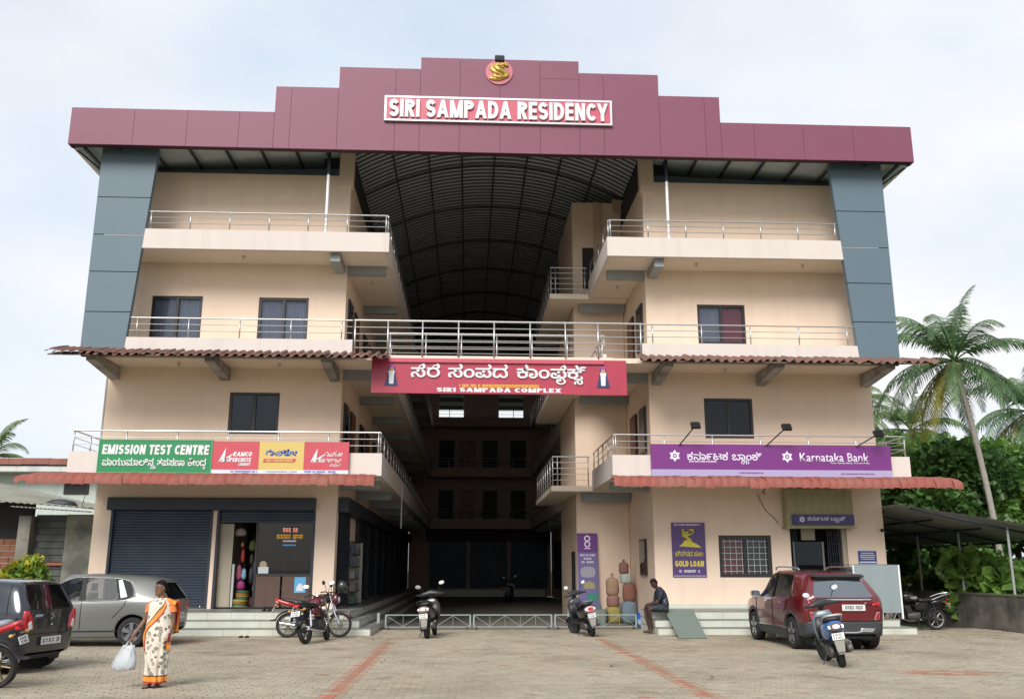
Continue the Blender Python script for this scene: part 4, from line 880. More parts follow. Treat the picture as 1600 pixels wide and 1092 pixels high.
# shop front: neon-like painted sign on the glass, posters, cards
s = tag(MB().box(-6.0, -5.55, 0.112, 0.118, 2.61, 2.76).build('shop_sign', mat('neon_board', (0.05, 0.02, 0.02), 0.5)), 'small salmon sign with amber script on the shop glass', 'sign')
print_line(-5.98, -5.57, 2.63, 2.74, 0.1115, mat('sign_salmon', (0.75, 0.25, 0.18), 0.5, emis=0.35), s); print_line(-6.2, -5.42, 2.44, 2.56, 0.1115, mat('sign_amber', (0.5, 0.26, 0.02), 0.5, emis=0.25), s)
for a, b, z, m_ in ((-5.97, -5.6, 2.36, M_lilw), (-5.97, -5.6, 2.25, mat('strip_blue', (0.10, 0.35, 0.60), 0.5))): MB().box(a, b, 0.112, 0.118, z, z+0.04).build('text_strip', m_, s)
s = tag(MB().box(-5.58, -5.27, 0.085, 0.097, 0.98, 1.40).build('cement_poster', mat('poster_sky', (0.10, 0.38, 0.66), 0.5)), 'light blue poster with white shape on the brown shop counter', 'poster')
MB().prism([(-5.52, 1.03), (-5.33, 1.03), (-5.33, 1.14), (-5.40, 1.24), (-5.46, 1.22), (-5.52, 1.12)], 'y', 0.08, 0.0845).build('poster_shape', M_lw, s)
s = tag(MB().box(-6.60, -6.32, 0.09, 0.105, 1.5, 1.68).build('price_card', mat('card_pale', (0.52, 0.58, 0.60), 0.6)), 'pale card with a round tan disc on the shop counter', 'card')
MB().lathe([(0, 0), (0.1, 0), (0.1, 0.01), (0, 0.01)], rotm((-6.47, 0.105, 1.74), R(90)), 20).build('disc', mat('card_tan', (0.40, 0.30, 0.18), 0.6), s)
# ================================================================ cars
def wheel(parent, loc, r, wdt, spokes, side, rim_m=None, steer=0):
    """tyre, rim with spokes, hub; axle along local x; side is the outer direction (+1/-1)"""
    w_ = empty('wheel', loc, steer, parent); M4 = rotm((0, 0, 0), 0, R(90)); h = wdt/2; ri = r*0.66
    prof = [(ri, -h*0.8), (ri*1.08, -h), (r*0.93, -h), (r*0.985, -h*0.75), (r, -h*0.3), (r, h*0.3), (r*0.985, h*0.75), (r*0.93, h), (ri*1.08, h), (ri, h*0.8)]
    MB().lathe(prof, M4, 36, True).build('tyre', M_rubber, w_, smooth=True)
    rm_ = rim_m or mat('alloy', (0.42, 0.43, 0.45), 0.3, metal=0.9); ro = side*h*0.75
    q = MB().lathe([(ri*1.02, -h*0.8), (ri*1.02, h*0.8), (ri*0.93, h*0.7), (ri*0.93, -h*0.8)], M4, 36, True)
    for k in range(spokes):
        a = 2*math.pi*k/spokes+0.3; M3 = rotm((0, 0, 0), a).to_3x3()
        q.prism([(0.02, -0.028), (0.02, 0.028), (ri*0.97, 0.045 if spokes < 7 else 0.02), (ri*0.97, -0.045 if spokes < 7 else -0.02)], 'x', ro-0.02, ro+0.012)
        for i in range(len(q.v)-8, len(q.v)): q.v[i] = tuple(M3 @ Vector(q.v[i]))
    q.lathe([(0, ro-0.02), (ri*0.24, ro-0.02), (ri*0.24, ro+0.02), (0, ro+0.02)], M4, 16)
    q.build('rim', rm_, w_, smooth=True)
    MB().lathe([(0, -h*0.3), (ri*0.93, -h*0.3)], rotm((side*h*0.1, 0, 0), 0, R(90)), 24).build('brake_disc', M_darksteel, w_)
    return w_
GL = glass('car_glass', (0.03, 0.035, 0.04), 0.5, ior=1.22)
def car(name, label, loc, rz, st, wheels, wr, paint, clad=None, glass_m=None, L_=None):
    """st: stations from rear to front, each (y_low, y_top, zb, zc, zm, zs, zbelt, zroof_edge, zroof, w_sill, w_max, w_belt, w_roof).
    glass spans given by the cabin stations; returns root, the outer surface and helpers that place things on it"""
    root = tag(empty(name, loc, rz), label, 'car')
    NP = 9; verts = []; faces = []; fm = []
    parts = ['body', 'windscreen', 'rear_window', 'front_side_window', 'rear_side_window', 'quarter_window', 'cladding', 'pillar_trim']
    ns_ = len(st['s']); frac = [1, 0.84, 0, -0.84, -1]
    def sec(q):
        yl, yt, zb, zc, zm, zs, zbl, zre, zr, ws, wm, wb, wr_ = q
        yy = lambda z: yl+(yt-yl)*max(0, min(1, (z-zbl)/max(0.05, zr-zbl)))
        bow = q[13] if len(q) > 13 else 0
        return [(ws*0.82, yl, zb-0.02), (ws, yl, zb), (ws+(wm-ws)*0.55, yl, zc), (wm, yl+bow*0.6, zm), (wb+0.015, yl+bow, zs), (wb, yl+bow*0.5, zbl), (wr_, yy(zre), zre), (wr_-0.13, yt, zr-0.015), (0, yt, zr)]
    secs = [sec(q) for q in st['s']]
    for s_ in secs:
        for x, y, z in s_: verts.append((x, y, z))          # right side, index i*2NP + j
        for x, y, z in s_: verts.append((-x, y, z))
    R_ = lambda i, j: i*2*NP+j
    L2 = lambda i, j: i*2*NP+NP+j if j < NP-1 else R_(i, j)
    wi = st['wins']          # {station interval: part index} for the side glass row
    ws_i = st['screen']      # interval of the windscreen
    for i in range(ns_-1):
        for j in range(NP-1):
            m_ = 0
            if j <= 1 and clad is not None: m_ = 6
            if j == 5 and i in wi: m_ = wi[i]
            if j == 7 and i == ws_i: m_ = 1
            faces.append((R_(i, j), R_(i, j+1), R_(i+1, j+1), R_(i+1, j))); fm.append(m_)
            faces.append((L2(i, j), L2(i+1, j), L2(i+1, j+1), L2(i, j+1))); fm.append(m_)
    # caps: rows across the tail and the nose with inner columns
    for i, rear in ((0, True), (ns_-1, False)):
        cols = []
        for fr_ in frac:
            c = []
            for j in range(NP-1):
                if fr_ == 1: c.append(R_(i, j))
                elif fr_ == -1: c.append(L2(i, j))
                else:
                    x, y, z = secs[i][j]; b = (0.05 if rear else -0.09)*(1-fr_*fr_)
                    verts.append((x*fr_, y-b, z+(0.012*(1-fr_*fr_) if j > 5 else 0))); c.append(len(verts)-1)
            cols.append(c)
        for a in range(len(frac)-1):
            for j in range(NP-2):
                m_ = 0
                if j <= 1 and clad is not None: m_ = 6
                if rear and j == 5 and a in (1, 2): m_ = 2
                f = (cols[a][j], cols[a+1][j], cols[a+1][j+1], cols[a][j+1]); faces.append(f if rear else f[::-1]); fm.append(m_)
        # roof lip
        top = [c[NP-2] for c in cols]
        f = tuple(top)+(R_(i, NP-1),)
        faces.append((top[0], top[1], top[2], R_(i, NP-1)) if rear else (top[0], R_(i, NP-1), top[2], top[1])); fm.append(0)
        faces.append((top[2], top[3], top[4], R_(i, NP-1)) if rear else (top[2], R_(i, NP-1), top[4], top[3])); fm.append(0)
    me = bpy.data.meshes.new('car'); me.from_pydata(verts, [], faces)
    for k in range(len(parts)): me.materials.append(paint)
    me.polygons.foreach_set('material_index', fm); me.update()
    # crease where the material changes and along the shoulder
    ef = {}
    for p in me.polygons:
        for e in p.edge_keys: ef.setdefault(e, []).append(p.material_index)
    cr_ = me.attributes.new('crease_edge', 'FLOAT', 'EDGE')
    for e in me.edges:
        k = ef.get(tuple(sorted(e.vertices)), []); v = 0.0
        if len(set(k)) > 1: v = 1.0 if any(1 <= q <= 5 for q in k) else 0.75
        js = [vi % (2*NP) % NP for vi in e.vertices if vi < ns_*2*NP]
        if len(js) == 2 and js == [4, 4]: v = max(v, 0.35)
        if len(js) == 2 and js[0] == js[1] and js[0] in (1,): v = max(v, 0.5)
        cr_.data[e.index].value = v
    cv_ = me.attributes.new('crease_vert', 'FLOAT', 'POINT'); cnt = {}
    for p_ in me.polygons:
        if 1 <= p_.material_index <= 5:
            for vi in p_.vertices: cnt.setdefault(vi, []).append(p_.material_index)
    for vi, l_ in cnt.items():
        if len(l_) == 1: cv_.data[vi].value = 0.8
    tmp = bpy.data.objects.new('tmp', me); COL.objects.link(tmp); sm = tmp.modifiers.new('s', 'SUBSURF'); sm.levels = 3; sm.render_levels = 3
    dg = bpy.context.evaluated_depsgraph_get(); dg.update(); ev = bpy.data.meshes.new_from_object(tmp.evaluated_get(dg)); bpy.data.objects.remove(tmp)
    # wheel arches: open the sides round the wheels and snap the rim of the hole to a circle
    bm = bmesh.new(); bm.from_mesh(ev); bm.verts.ensure_lookup_table()
    ar = wr*1.2
    for wy in wheels:
        ins = {v for v in bm.verts if (v.co.y-wy)**2+(v.co.z-wr)**2 < ar*ar and abs(v.co.x) > 0.45 and v.co.z < wr+ar}
        kill = [f for f in bm.faces if all(v in ins for v in f.verts)]
        bmesh.ops.delete(bm, geom=kill, context='FACES')
        for v in [v for v in bm.verts if v in ins and v.is_valid]:
            d = Vector((v.co.y-wy, v.co.z-wr));
            if d.length > 1e-4: d = d.normalized()*ar; v.co.y = wy+d.x; v.co.z = wr+d.y
    y0_, y1_ = min(q[0] for q in st['s'])+0.5, max(q[0] for q in st['s'])-0.5
    bm.normal_update()
    for f in bm.faces:
        c = f.calc_center_median()
        if f.normal.dot(c-Vector((0, max(y0_, min(y1_, c.y)), 0.72))) < 0: f.normal_flip()
    bm.normal_update()
    tree = BVHTree.FromBMesh(bm); bm.faces.ensure_lookup_table()
    mset = [paint, glass_m or GL, glass_m or GL, GL, GL, GL, clad or paint, mat('black_window_trim', (0.008, 0.008, 0.009), 0.55, spec=0.25)]
    made = {}
    for k, pn in enumerate(parts):
        fs = [f for f in bm.faces if f.material_index == k]
        if not fs: continue
        groups = [fs] if k in (0, 1, 2, 6) else [g_ for g_ in ([f for f in fs if f.calc_center_median().x*sx > 0 and (k != 7 or (f.calc_center_median().y > -0.5) == fr_)] for sx in (1, -1) for fr_ in ((True, False) if k == 7 else (True,))) if g_]
        for gfs in groups:
            idx = {}; vs_ = []; ff = []
            for f in gfs:
                t = []
                for v in f.verts:
                    if v not in idx: idx[v] = len(vs_); vs_.append(v.co.copy() - (v.normal*0.012 if k in (1, 2, 3, 4, 5) else Vector((0, 0, 0))))
                    t.append(idx[v])
                ff.append(tuple(t))
            mb = MB(); mb.add(vs_, ff); o = mb.build(pn, mset[k], root, smooth='all'); made.setdefault(pn, []).append(o)
            if k in (0, 6):
                sd = o.modifiers.new('t', 'SOLIDIFY'); sd.thickness = 0.03; sd.offset = -1
    bm.free()
    bpy.data.meshes.remove(ev)
    # black lining so the cabin floor and arches are closed
    ys_ = [q[0] for q in st['s']]; wmx = max(q[9] for q in st['s'])
    q = MB(); q.box(-wmx*0.72, wmx*0.72, min(ys_)+0.12, max(ys_)-0.15, st['s'][2][2]-0.0, st['s'][2][2]+0.06)
    q.box(-wmx*0.6, wmx*0.6, min(ys_)+0.4, max(ys_)-0.4, st['s'][2][2]+0.06, 0.62); q.build('underbody', M_black, root)
    for wy in wheels:
        for sg in (-1, 1):
            q = MB(); rows = [[(sg*x, wy+ar*0.99*math.cos(a), wr+ar*0.99*math.sin(a)) for x in (wmx*0.55, wmx*0.95)] for a in [math.pi*(-0.12+1.24*i/16) for i in range(17)]]
            q.grid(rows); q.add([(sg*wmx*0.56, wy+ar*math.cos(a), wr+ar*math.sin(a)) for a in [2*math.pi*i/20 for i in range(20)]], [tuple(range(20))]); q.build('wheel_well', M_black, root)
    def side(y, z, sg):
        h = tree.ray_cast(Vector((sg*3, y, z)), Vector((-sg, 0, 0))); return (h[0], h[1] if h[1].x*sg > 0 else -h[1]) if h[0] else (Vector((sg*wmx, y, z)), Vector((sg, 0, 0)))
    def tail(x, z):
        h = tree.ray_cast(Vector((x, min(ys_)-2, z)), Vector((0, 1, 0))); return (h[0], h[1] if h[1].y < 0 else -h[1]) if h[0] else (Vector((x, min(ys_), z)), Vector((0, -1, 0)))
    def strip(pts, fn, wd, m_, nm, off=0.004, par=root):
        """thin strip laid on the body through (a, b) points"""
        P = []
        for (a, b), (c, d) in zip(pts, pts[1:]):
            n = max(2, int(math.hypot(c-a, d-b)/0.06))
            P += [(a+(c-a)*i/n, b+(d-b)*i/n) for i in range(n)]
        P.append(pts[-1]); path = []
        for a, b in P:
            p, nn = fn(a, b); path.append(p+nn*off if nn.dot(p-Vector((0, 0, 0.7))) > -9 else p)
        return MB().tube(path, wd, 5).build(nm, m_, par)
    def patch(poly, fn, m_, nm, off=0.012, par=root, n=7):
        """a bulging panel (lamp, plate) whose outline is poly, laid on the body"""
        cx = sum(p[0] for p in poly)/len(poly); cz = sum(p[1] for p in poly)/len(poly); rows = []
        pts = []
        for i in range(len(poly)):
            a, b = poly[i], poly[(i+1) % len(poly)]
            for k in range(4): pts.append((a[0]+(b[0]-a[0])*k/4, a[1]+(b[1]-a[1])*k/4))
        pts.append(pts[0])
        for k in range(n+1):
            t = k/n; row = []
            for x, z in pts:
                xx, zz = cx+(x-cx)*t, cz+(z-cz)*t; p, nn = fn(xx, zz); d = off*(1.0 if k < n else -0.3); row.append(p+nn*d)
            rows.append(row)
        return MB().grid(rows).build(nm, m_, par, smooth='all')
    # wheels
    for wy in wheels:
        for sg in (-1, 1): wheel(root, (sg*(st['track']), wy, wr), wr, st['tw'], st['spokes'], sg, st.get('rim'))
    # seats and dashboard seen through the glass
    q = MB(); zb = st['seatz']
    for x in (-0.36, 0.36):
        for y in st['seats']: q.loft([((x, y, zb), (0.24, 0, 0), (0, 0.12, 0), 3), ((x, y-0.06, zb+0.35), (0.24, 0, 0), (0, 0.09, 0), 3), ((x, y-0.12, zb+0.55), (0.17, 0, 0), (0, 0.07, 0), 3)], 12); q.loft([((x, y-0.12, zb+0.58), (0.12, 0, 0), (0, 0.05, 0), 3), ((x, y-0.13, zb+0.75), (0.11, 0, 0), (0, 0.05, 0), 3)], 10)
    q.build('seats', mat('seat_fabric', (0.10, 0.09, 0.08), 0.9), root, smooth='all')
    return root, side, tail, strip, patch
def mirror_pair(root, side_fn, y, z, paint, sz=1.0):
    for sg in (-1, 1):
        p, n = side_fn(y, z, sg); c = p+Vector((sg*0.13, 0.0, 0.05))
        o = MB().loft([(c+Vector((0, -0.07, 0)), (0.105*sz, 0, 0), (0, 0, 0.075*sz), 3), (c+Vector((0, 0.02, 0)), (0.105*sz, 0, 0), (0, 0, 0.075*sz), 2.5), (c+Vector((0, 0.08, 0)), (0.06*sz, 0, 0), (0, 0, 0.04*sz), 2)], 16).build('door_mirror', paint, root, smooth=True)
        MB().loft([(c+Vector((0, -0.072, 0)), (0.09*sz, 0, 0), (0, 0, 0.062*sz), 3), (c+Vector((0, -0.076, 0)), (0.09*sz, 0, 0), (0, 0, 0.062*sz), 3)], 16).build('mirror_glass', M_mirror, o); MB().tube([p, c], 0.02, 6).build('mirror_stalk', M_black, o)
def plate(root, c, wd=0.5, h=0.12, rx=0.0):
    o = MB().box(-wd/2, wd/2, -0.006, 0.006, -h/2, h/2).build('number_plate', mat('plate_white', (0.62, 0.62, 0.60), 0.5), root); o.location = c; o.rotation_euler = (rx, 0, 0)
    print_line(-wd/2+0.03, wd/2-0.03, -h*0.28, h*0.28, -0.0065, mat('plate_grey', (0.12, 0.13, 0.13), 0.6), o); return o
M_lampr = mat('tail_lamp_red', (0.45, 0.012, 0.018), 0.12, coat=0.6); M_lampw = mat('lamp_clear', (0.70, 0.70, 0.70), 0.1, coat=0.6); M_lampd = mat('lamp_dark_red', (0.12, 0.005, 0.008), 0.12, coat=0.6)
GAPM = mat('panel_gap', (0.006, 0.006, 0.006), 0.9)
# ---- red compact SUV
paint = mat('car_paint_red', (0.125, 0.007, 0.011), 0.26, metal=0.2, coat=1.0, noise=0.15, nscale=1.0)
cl_ = mat('car_cladding_grey', (0.035, 0.04, 0.045), 0.55)
#        yl     yt    zb    zc    zm    zs    zbl   zre   zr    ws    wm    wb    wr   bow
S_suv = [(-2.08, -1.72, 0.36, 0.58, 0.78, 0.98, 1.06, 1.44, 1.54, 0.74, 0.80, 0.75, 0.58),
         (-1.96, -1.58, 0.28, 0.56, 0.80, 1.00, 1.08, 1.47, 1.57, 0.83, 0.88, 0.84, 0.63),
         (-1.40, -1.05, 0.24, 0.42, 0.80, 1.00, 1.08, 1.51, 1.60, 0.85, 0.895, 0.86, 0.66),
         (-1.05, -0.75, 0.23, 0.40, 0.78, 0.99, 1.05, 1.53, 1.61, 0.85, 0.895, 0.86, 0.67),
         (-0.25, -0.15, 0.22, 0.40, 0.76, 0.97, 1.02, 1.55, 1.625, 0.85, 0.89, 0.86, 0.68),
         (-0.12, -0.05, 0.22, 0.40, 0.76, 0.97, 1.02, 1.55, 1.625, 0.85, 0.89, 0.86, 0.68),
         (0.62, 0.32, 0.22, 0.40, 0.75, 0.95, 1.00, 1.53, 1.61, 0.85, 0.89, 0.86, 0.66),
         (1.02, 0.95, 0.23, 0.40, 0.75, 0.95, 1.00, 1.02, 1.05, 0.85, 0.89, 0.86, 0.72),
         (1.45, 1.45, 0.24, 0.42, 0.74, 0.93, 0.98, 1.00, 1.03, 0.85, 0.89, 0.85, 0.70),
         (1.95, 1.90, 0.28, 0.46, 0.70, 0.86, 0.91, 0.94, 0.97, 0.80, 0.85, 0.80, 0.66),
         (2.13, 2.08, 0.34, 0.48, 0.64, 0.76, 0.82, 0.86, 0.88, 0.68, 0.74, 0.70, 0.58)]
suv, sd, tl, strip, patch = car('parked_suv', 'dark red compact SUV with roof rails parked facing the bank steps', (6.92, -5.2, 0), 0,
    dict(s=S_suv, wins={2: 5, 3: 4, 4: 7, 5: 3, 6: 3}, screen=6, track=0.78, tw=0.21, spokes=5, seats=(0.25, -0.75), seatz=0.62), (-1.35, 1.27), 0.33, paint, cl_, glass('suv_rear_glass', (0.10, 0.14, 0.16), 0.3, ior=3.2))
for sg in (-1, 1):
    f = lambda y, z, sg=sg: sd(y, z, sg)
    strip([(-0.18, 0.42), (-0.18, 1.0)], f, 0.006, GAPM, 'door_gap'); strip([(0.92, 0.42), (0.98, 0.98)], f, 0.006, GAPM, 'door_gap'); strip([(-0.95, 0.72), (-1.12, 0.9), (-1.12, 1.02)], f, 0.006, GAPM, 'door_gap')
    strip([(-1.0, 0.41), (0.95, 0.41)], f, 0.014, M_chrome, 'sill_trim'); strip([(-1.5, 1.085), (-1.0, 1.05), (-0.2, 1.02), (0.75, 1.0)], f, 0.009, M_chrome, 'window_trim')
    for y in (-0.95, 0.05): MB().tube([sd(y, 0.93, sg)[0]+Vector((sg*0.02, 0, 0)), sd(y+0.1, 0.94, sg)[0]+Vector((sg*0.035, 0, 0)), sd(y+0.2, 0.93, sg)[0]+Vector((sg*0.02, 0, 0))], 0.016, 6).build('door_handle', M_chrome, suv, smooth=True)
    for wy in (-1.35, 1.27):
        rr = 0.33*1.2; rows = []
        for i in range(21):
            a = math.pi*(-0.02+1.04*i/20); row = []
            for k, d in ((0.985, 0.008), (1.06, 0.016), (1.15, 0.012), (1.18, -0.01)): p, n = sd(wy+rr*k*math.cos(a), 0.33+rr*k*math.sin(a), sg); row.append((p.x+sg*d if abs(p.x) > 0.7 else sg*0.89, wy+rr*k*math.cos(a), 0.33+rr*k*math.sin(a)))
            rows.append(row)
        MB().grid(rows).build('arch_trim', cl_, suv, smooth='all')
    MB().tube(smooth_pts([(sg*0.58, -1.25, 1.60), (sg*0.60, -1.1, 1.65), (sg*0.61, -0.2, 1.675), (sg*0.60, 0.2, 1.655), (sg*0.57, 0.3, 1.61)]), 0.018, 6).build('roof_rail', mat('rail_silver', (0.5, 0.5, 0.52), 0.3, metal=0.8), suv, smooth=True)
    pl = [(sg*0.42, 0.90), (sg*0.72, 0.90), (sg*0.79, 0.97), (sg*0.79, 0.99), (sg*0.66, 0.995), (sg*0.42, 0.95)]
    patch(pl, tl, M_lampd, 'tail_lamp', 0.016); patch([(sg*0.55, 0.90), (sg*0.71, 0.895), (sg*0.77, 0.965), (sg*0.63, 0.965)], tl, M_lampr, 'lamp_lens', 0.026)
    strip([(sg*0.60, 0.62), (sg*0.66, 0.76), (sg*0.73, 0.77), (sg*0.70, 0.64), (sg*0.60, 0.62)], tl, 0.01, M_chrome, 'reflector_frame', 0.012); patch([(sg*0.615, 0.63), (sg*0.67, 0.75), (sg*0.72, 0.76), (sg*0.69, 0.65)], tl, M_lampr, 'reflector', 0.008)
strip([(-0.55, 1.015), (0.55, 1.015)], tl, 0.016, M_chrome, 'tailgate_trim', 0.012)
strip([(-0.62, 0.595), (0.62, 0.595)], tl, 0.009, GAPM, 'tailgate_gap'); strip([(-0.5, 0.42), (-0.2, 0.37), (0.2, 0.37), (0.5, 0.42)], tl, 0.014, M_chrome, 'skid_trim')
patch([(0.28, 0.38), (0.56, 0.37), (0.62, 0.45), (0.3, 0.46)], tl, mat('skid_silver', (0.38, 0.38, 0.36), 0.4, metal=0.5), 'exhaust_finisher', 0.02); patch([(-0.28, 0.38), (-0.56, 0.37), (-0.62, 0.45), (-0.3, 0.46)], tl, mat('skid_silver', (0.38, 0.38, 0.36), 0.4, metal=0.5), 'exhaust_finisher', 0.02)
yt_ = tl(0, 1.455)[0].y; MB().loft([((0, yt_+0.05, 1.515), (0.56, 0, 0), (0, 0.08, 0.006), 4), ((0, yt_+0.0, 1.475), (0.58, 0, 0), (0, 0.06, 0.006), 4), ((0, yt_+0.0, 1.462), (0.57, 0, 0), (0, 0.05, 0.006), 4)], 24).build('roof_spoiler', M_black, suv, smooth=True)
MB().tube([(0, -1.40, 1.59), (0, -1.48, 1.66), (0, -1.52, 1.66)], [0.02, 0.014, 0.006], 6).build('antenna_fin', paint, suv)
p, n = tl(0.12, 0.86); plate(suv, p+Vector((0.05, -0.03, 0)), 0.48, 0.12)
mirror_pair(suv, sd, 0.72, 1.02, M_chrome)
# ---- grey hatchback seen from its left side
paint = mat('car_paint_grey', (0.17, 0.175, 0.165), 0.42, metal=0.45, coat=0.5)
S_sw = [(-1.92, -1.62, 0.38, 0.50, 0.72, 0.90, 0.97, 1.32, 1.41, 0.68, 0.75, 0.70, 0.52),
        (-1.82, -1.50, 0.26, 0.46, 0.72, 0.91, 0.98, 1.35, 1.44, 0.78, 0.84, 0.80, 0.57),
        (-1.30, -1.05, 0.21, 0.36, 0.72, 0.91, 0.99, 1.40, 1.48, 0.80, 0.865, 0.84, 0.61),
        (-0.95, -0.72, 0.20, 0.34, 0.70, 0.90, 0.96, 1.42, 1.50, 0.80, 0.86, 0.84, 0.62),
        (-0.22, -0.14, 0.19, 0.34, 0.68, 0.88, 0.93, 1.44, 1.52, 0.80, 0.855, 0.83, 0.63),
        (-0.10, -0.04, 0.19, 0.34, 0.68, 0.88, 0.93, 1.44, 1.52, 0.80, 0.855, 0.83, 0.63),
        (0.62, 0.30, 0.19, 0.34, 0.67, 0.86, 0.91, 1.42, 1.50, 0.80, 0.855, 0.82, 0.61),
        (1.02, 0.95, 0.20, 0.34, 0.66, 0.85, 0.90, 0.93, 0.97, 0.80, 0.855, 0.82, 0.68),
        (1.40, 1.40, 0.21, 0.36, 0.64, 0.82, 0.87, 0.90, 0.93, 0.80, 0.85, 0.80, 0.66),
        (1.75, 1.70, 0.25, 0.40, 0.60, 0.74, 0.79, 0.82, 0.85, 0.74, 0.79, 0.74, 0.60),
        (1.92, 1.88, 0.30, 0.42, 0.54, 0.64, 0.70, 0.74, 0.76, 0.60, 0.66, 0.62, 0.50)]
sw, sd, tl, strip, patch = car('grey_hatchback', 'metallic grey hatchback with alloy wheels parked by the closed blue shutter', (-9.15, -4.82, 0), R(87),
    dict(s=S_sw, wins={2: 7, 3: 4, 4: 7, 5: 3, 6: 3}, screen=6, track=0.76, tw=0.19, spokes=5, seats=(0.25, -0.7), seatz=0.55), (-1.28, 1.17), 0.305, paint, None, None)
for sg in (-1, 1):
    f = lambda y, z, sg=sg: sd(y, z, sg)
    strip([(-0.16, 0.36), (-0.16, 0.92)], f, 0.006, GAPM, 'door_gap'); strip([(0.92, 0.36), (1.0, 0.9)], f, 0.006, GAPM, 'door_gap'); strip([(-0.85, 0.6), (-1.08, 0.85), (-1.1, 0.95)], f, 0.006, GAPM, 'door_gap')
    strip([(-0.95, 0.965), (0.7, 0.915)], f, 0.012, mat('bright_strip', (0.5, 0.5, 0.5), 0.25, metal=0.8), 'window_trim'); strip([(-1.0, 0.33), (0.95, 0.31)], f, 0.012, GAPM, 'sill_shadow')
    MB().tube([sd(0.02, 0.80, sg)[0]+Vector((sg*0.015, 0, 0)), sd(0.10, 0.81, sg)[0]+Vector((sg*0.03, 0, 0)), sd(0.2, 0.80, sg)[0]+Vector((sg*0.015, 0, 0))], 0.016, 6).build('door_handle', M_chrome, sw, smooth=True)
    patch([(-1.12, 1.03), (-0.98, 1.0), (-0.82, 1.38), (-0.90, 1.40)], f, M_white if False else mat('pillar_white', (0.62, 0.63, 0.65), 0.4), 'pillar_trim', 0.004)
    patch([(sg*0.50, 0.76), (sg*0.70, 0.74), (sg*0.72, 0.93), (sg*0.54, 0.95)], tl, M_lampr, 'tail_lamp', 0.018)
    strip([(-1.9, 0.6), (-1.88, 0.62)], f, 0.01, GAPM, 'bumper_gap')
patch([(-0.5, 0.35), (0.5, 0.35), (0.48, 0.46), (-0.48, 0.46)], tl, M_black, 'bumper_insert', 0.01)
p, n = tl(0, 0.62); plate(sw, p+Vector((0, -0.02, 0)), 0.5, 0.12); mirror_pair(sw, sd, 0.68, 0.93, paint)
# ---- black small hatchback at the edge
paint = mat('car_paint_black', (0.010, 0.014, 0.022), 0.25, metal=0.2, coat=1.0)
S_al = [(-1.70, -1.46, 0.34, 0.48, 0.66, 0.88, 0.98, 1.36, 1.42, 0.62, 0.69, 0.66, 0.54),
        (-1.60, -1.38, 0.26, 0.44, 0.68, 0.90, 0.99, 1.38, 1.44, 0.69, 0.735, 0.71, 0.58),
        (-1.20, -1.05, 0.21, 0.36, 0.68, 0.89, 0.98, 1.40, 1.46, 0.70, 0.745, 0.72, 0.59),
        (-0.85, -0.70, 0.20, 0.34, 0.66, 0.88, 0.95, 1.41, 1.47, 0.70, 0.745, 0.72, 0.59),
        (-0.22, -0.16, 0.19, 0.34, 0.65, 0.86, 0.92, 1.41, 1.475, 0.70, 0.74, 0.71, 0.59),
        (-0.12, -0.06, 0.19, 0.34, 0.65, 0.86, 0.92, 1.41, 1.475, 0.70, 0.74, 0.71, 0.59),
        (0.55, 0.28, 0.19, 0.34, 0.64, 0.85, 0.90, 1.39, 1.455, 0.70, 0.74, 0.71, 0.57),
        (0.92, 0.86, 0.20, 0.34, 0.63, 0.84, 0.89, 0.92, 0.96, 0.70, 0.74, 0.70, 0.58),
        (1.25, 1.25, 0.21, 0.36, 0.62, 0.80, 0.86, 0.88, 0.91, 0.70, 0.735, 0.69, 0.56),
        (1.55, 1.52, 0.25, 0.40, 0.58, 0.72, 0.78, 0.80, 0.82, 0.64, 0.69, 0.64, 0.5),
        (1.70, 1.67, 0.30, 0.42, 0.52, 0.62, 0.68, 0.72, 0.74, 0.52, 0.58, 0.54, 0.44)]
al, sd, tl, strip, patch = car('black_hatchback', 'small black hatchback with swept red tail lamps showing its tailgate', (-9.28, -10.15, 0), R(79),
    dict(s=S_al, wins={3: 4, 5: 3, 6: 3}, screen=6, track=0.64, tw=0.155, spokes=6, seats=(0.2, -0.7), seatz=0.52, rim=mat('steel_wheel', (0.05, 0.05, 0.055), 0.5)), (-1.18, 1.16), 0.27, paint, None, glass('alto_glass', (0.03, 0.035, 0.04), 0.55))
for sg in (-1, 1):
    f = lambda y, z, sg=sg: sd(y, z, sg)
    strip([(-0.18, 0.36), (-0.18, 0.9)], f, 0.006, GAPM, 'door_gap'); strip([(-0.78, 0.55), (-0.98, 0.85), (-1.0, 0.96)], f, 0.006, GAPM, 'door_gap'); strip([(-1.2, 0.83), (-0.2, 0.80), (0.9, 0.76)], f, 0.008, mat('crease_line', (0.03, 0.033, 0.04), 0.3), 'crease_line')
    strip([(-1.44, 0.9), (-1.36, 1.35)], f, 0.005, GAPM, 'tailgate_gap')
    pl = [(sg*0.46, 0.66), (sg*0.60, 0.64), (sg*0.665, 0.74), (sg*0.675, 0.88), (sg*0.655, 0.97), (sg*0.57, 0.97), (sg*0.49, 0.86)]
    patch(pl, tl, M_lampr, 'tail_lamp', 0.03); patch([(sg*0.49, 0.68), (sg*0.575, 0.66), (sg*0.60, 0.78), (sg*0.535, 0.82)], tl, M_lampw, 'lamp_lens', 0.037)
strip([(-0.5, 0.60), (0.5, 0.60)], tl, 0.007, GAPM, 'tailgate_gap'); strip([(-0.58, 0.98), (0.58, 0.98)], tl, 0.006, GAPM, 'window_gap')
strip([(-0.05, 0.82), (0.05, 0.86), (-0.05, 0.89), (0.05, 0.92)], tl, 0.009, M_chrome, 'maker_mark'); MB().ball(tl(0, 0.735)[0], 0.015, 8, 6).build('tailgate_lock', M_chrome, al)
for i in range(4): strip([(-0.42+i*0.045, 0.86), (-0.39+i*0.045, 0.90)], tl, 0.006, M_chrome, 'badge')
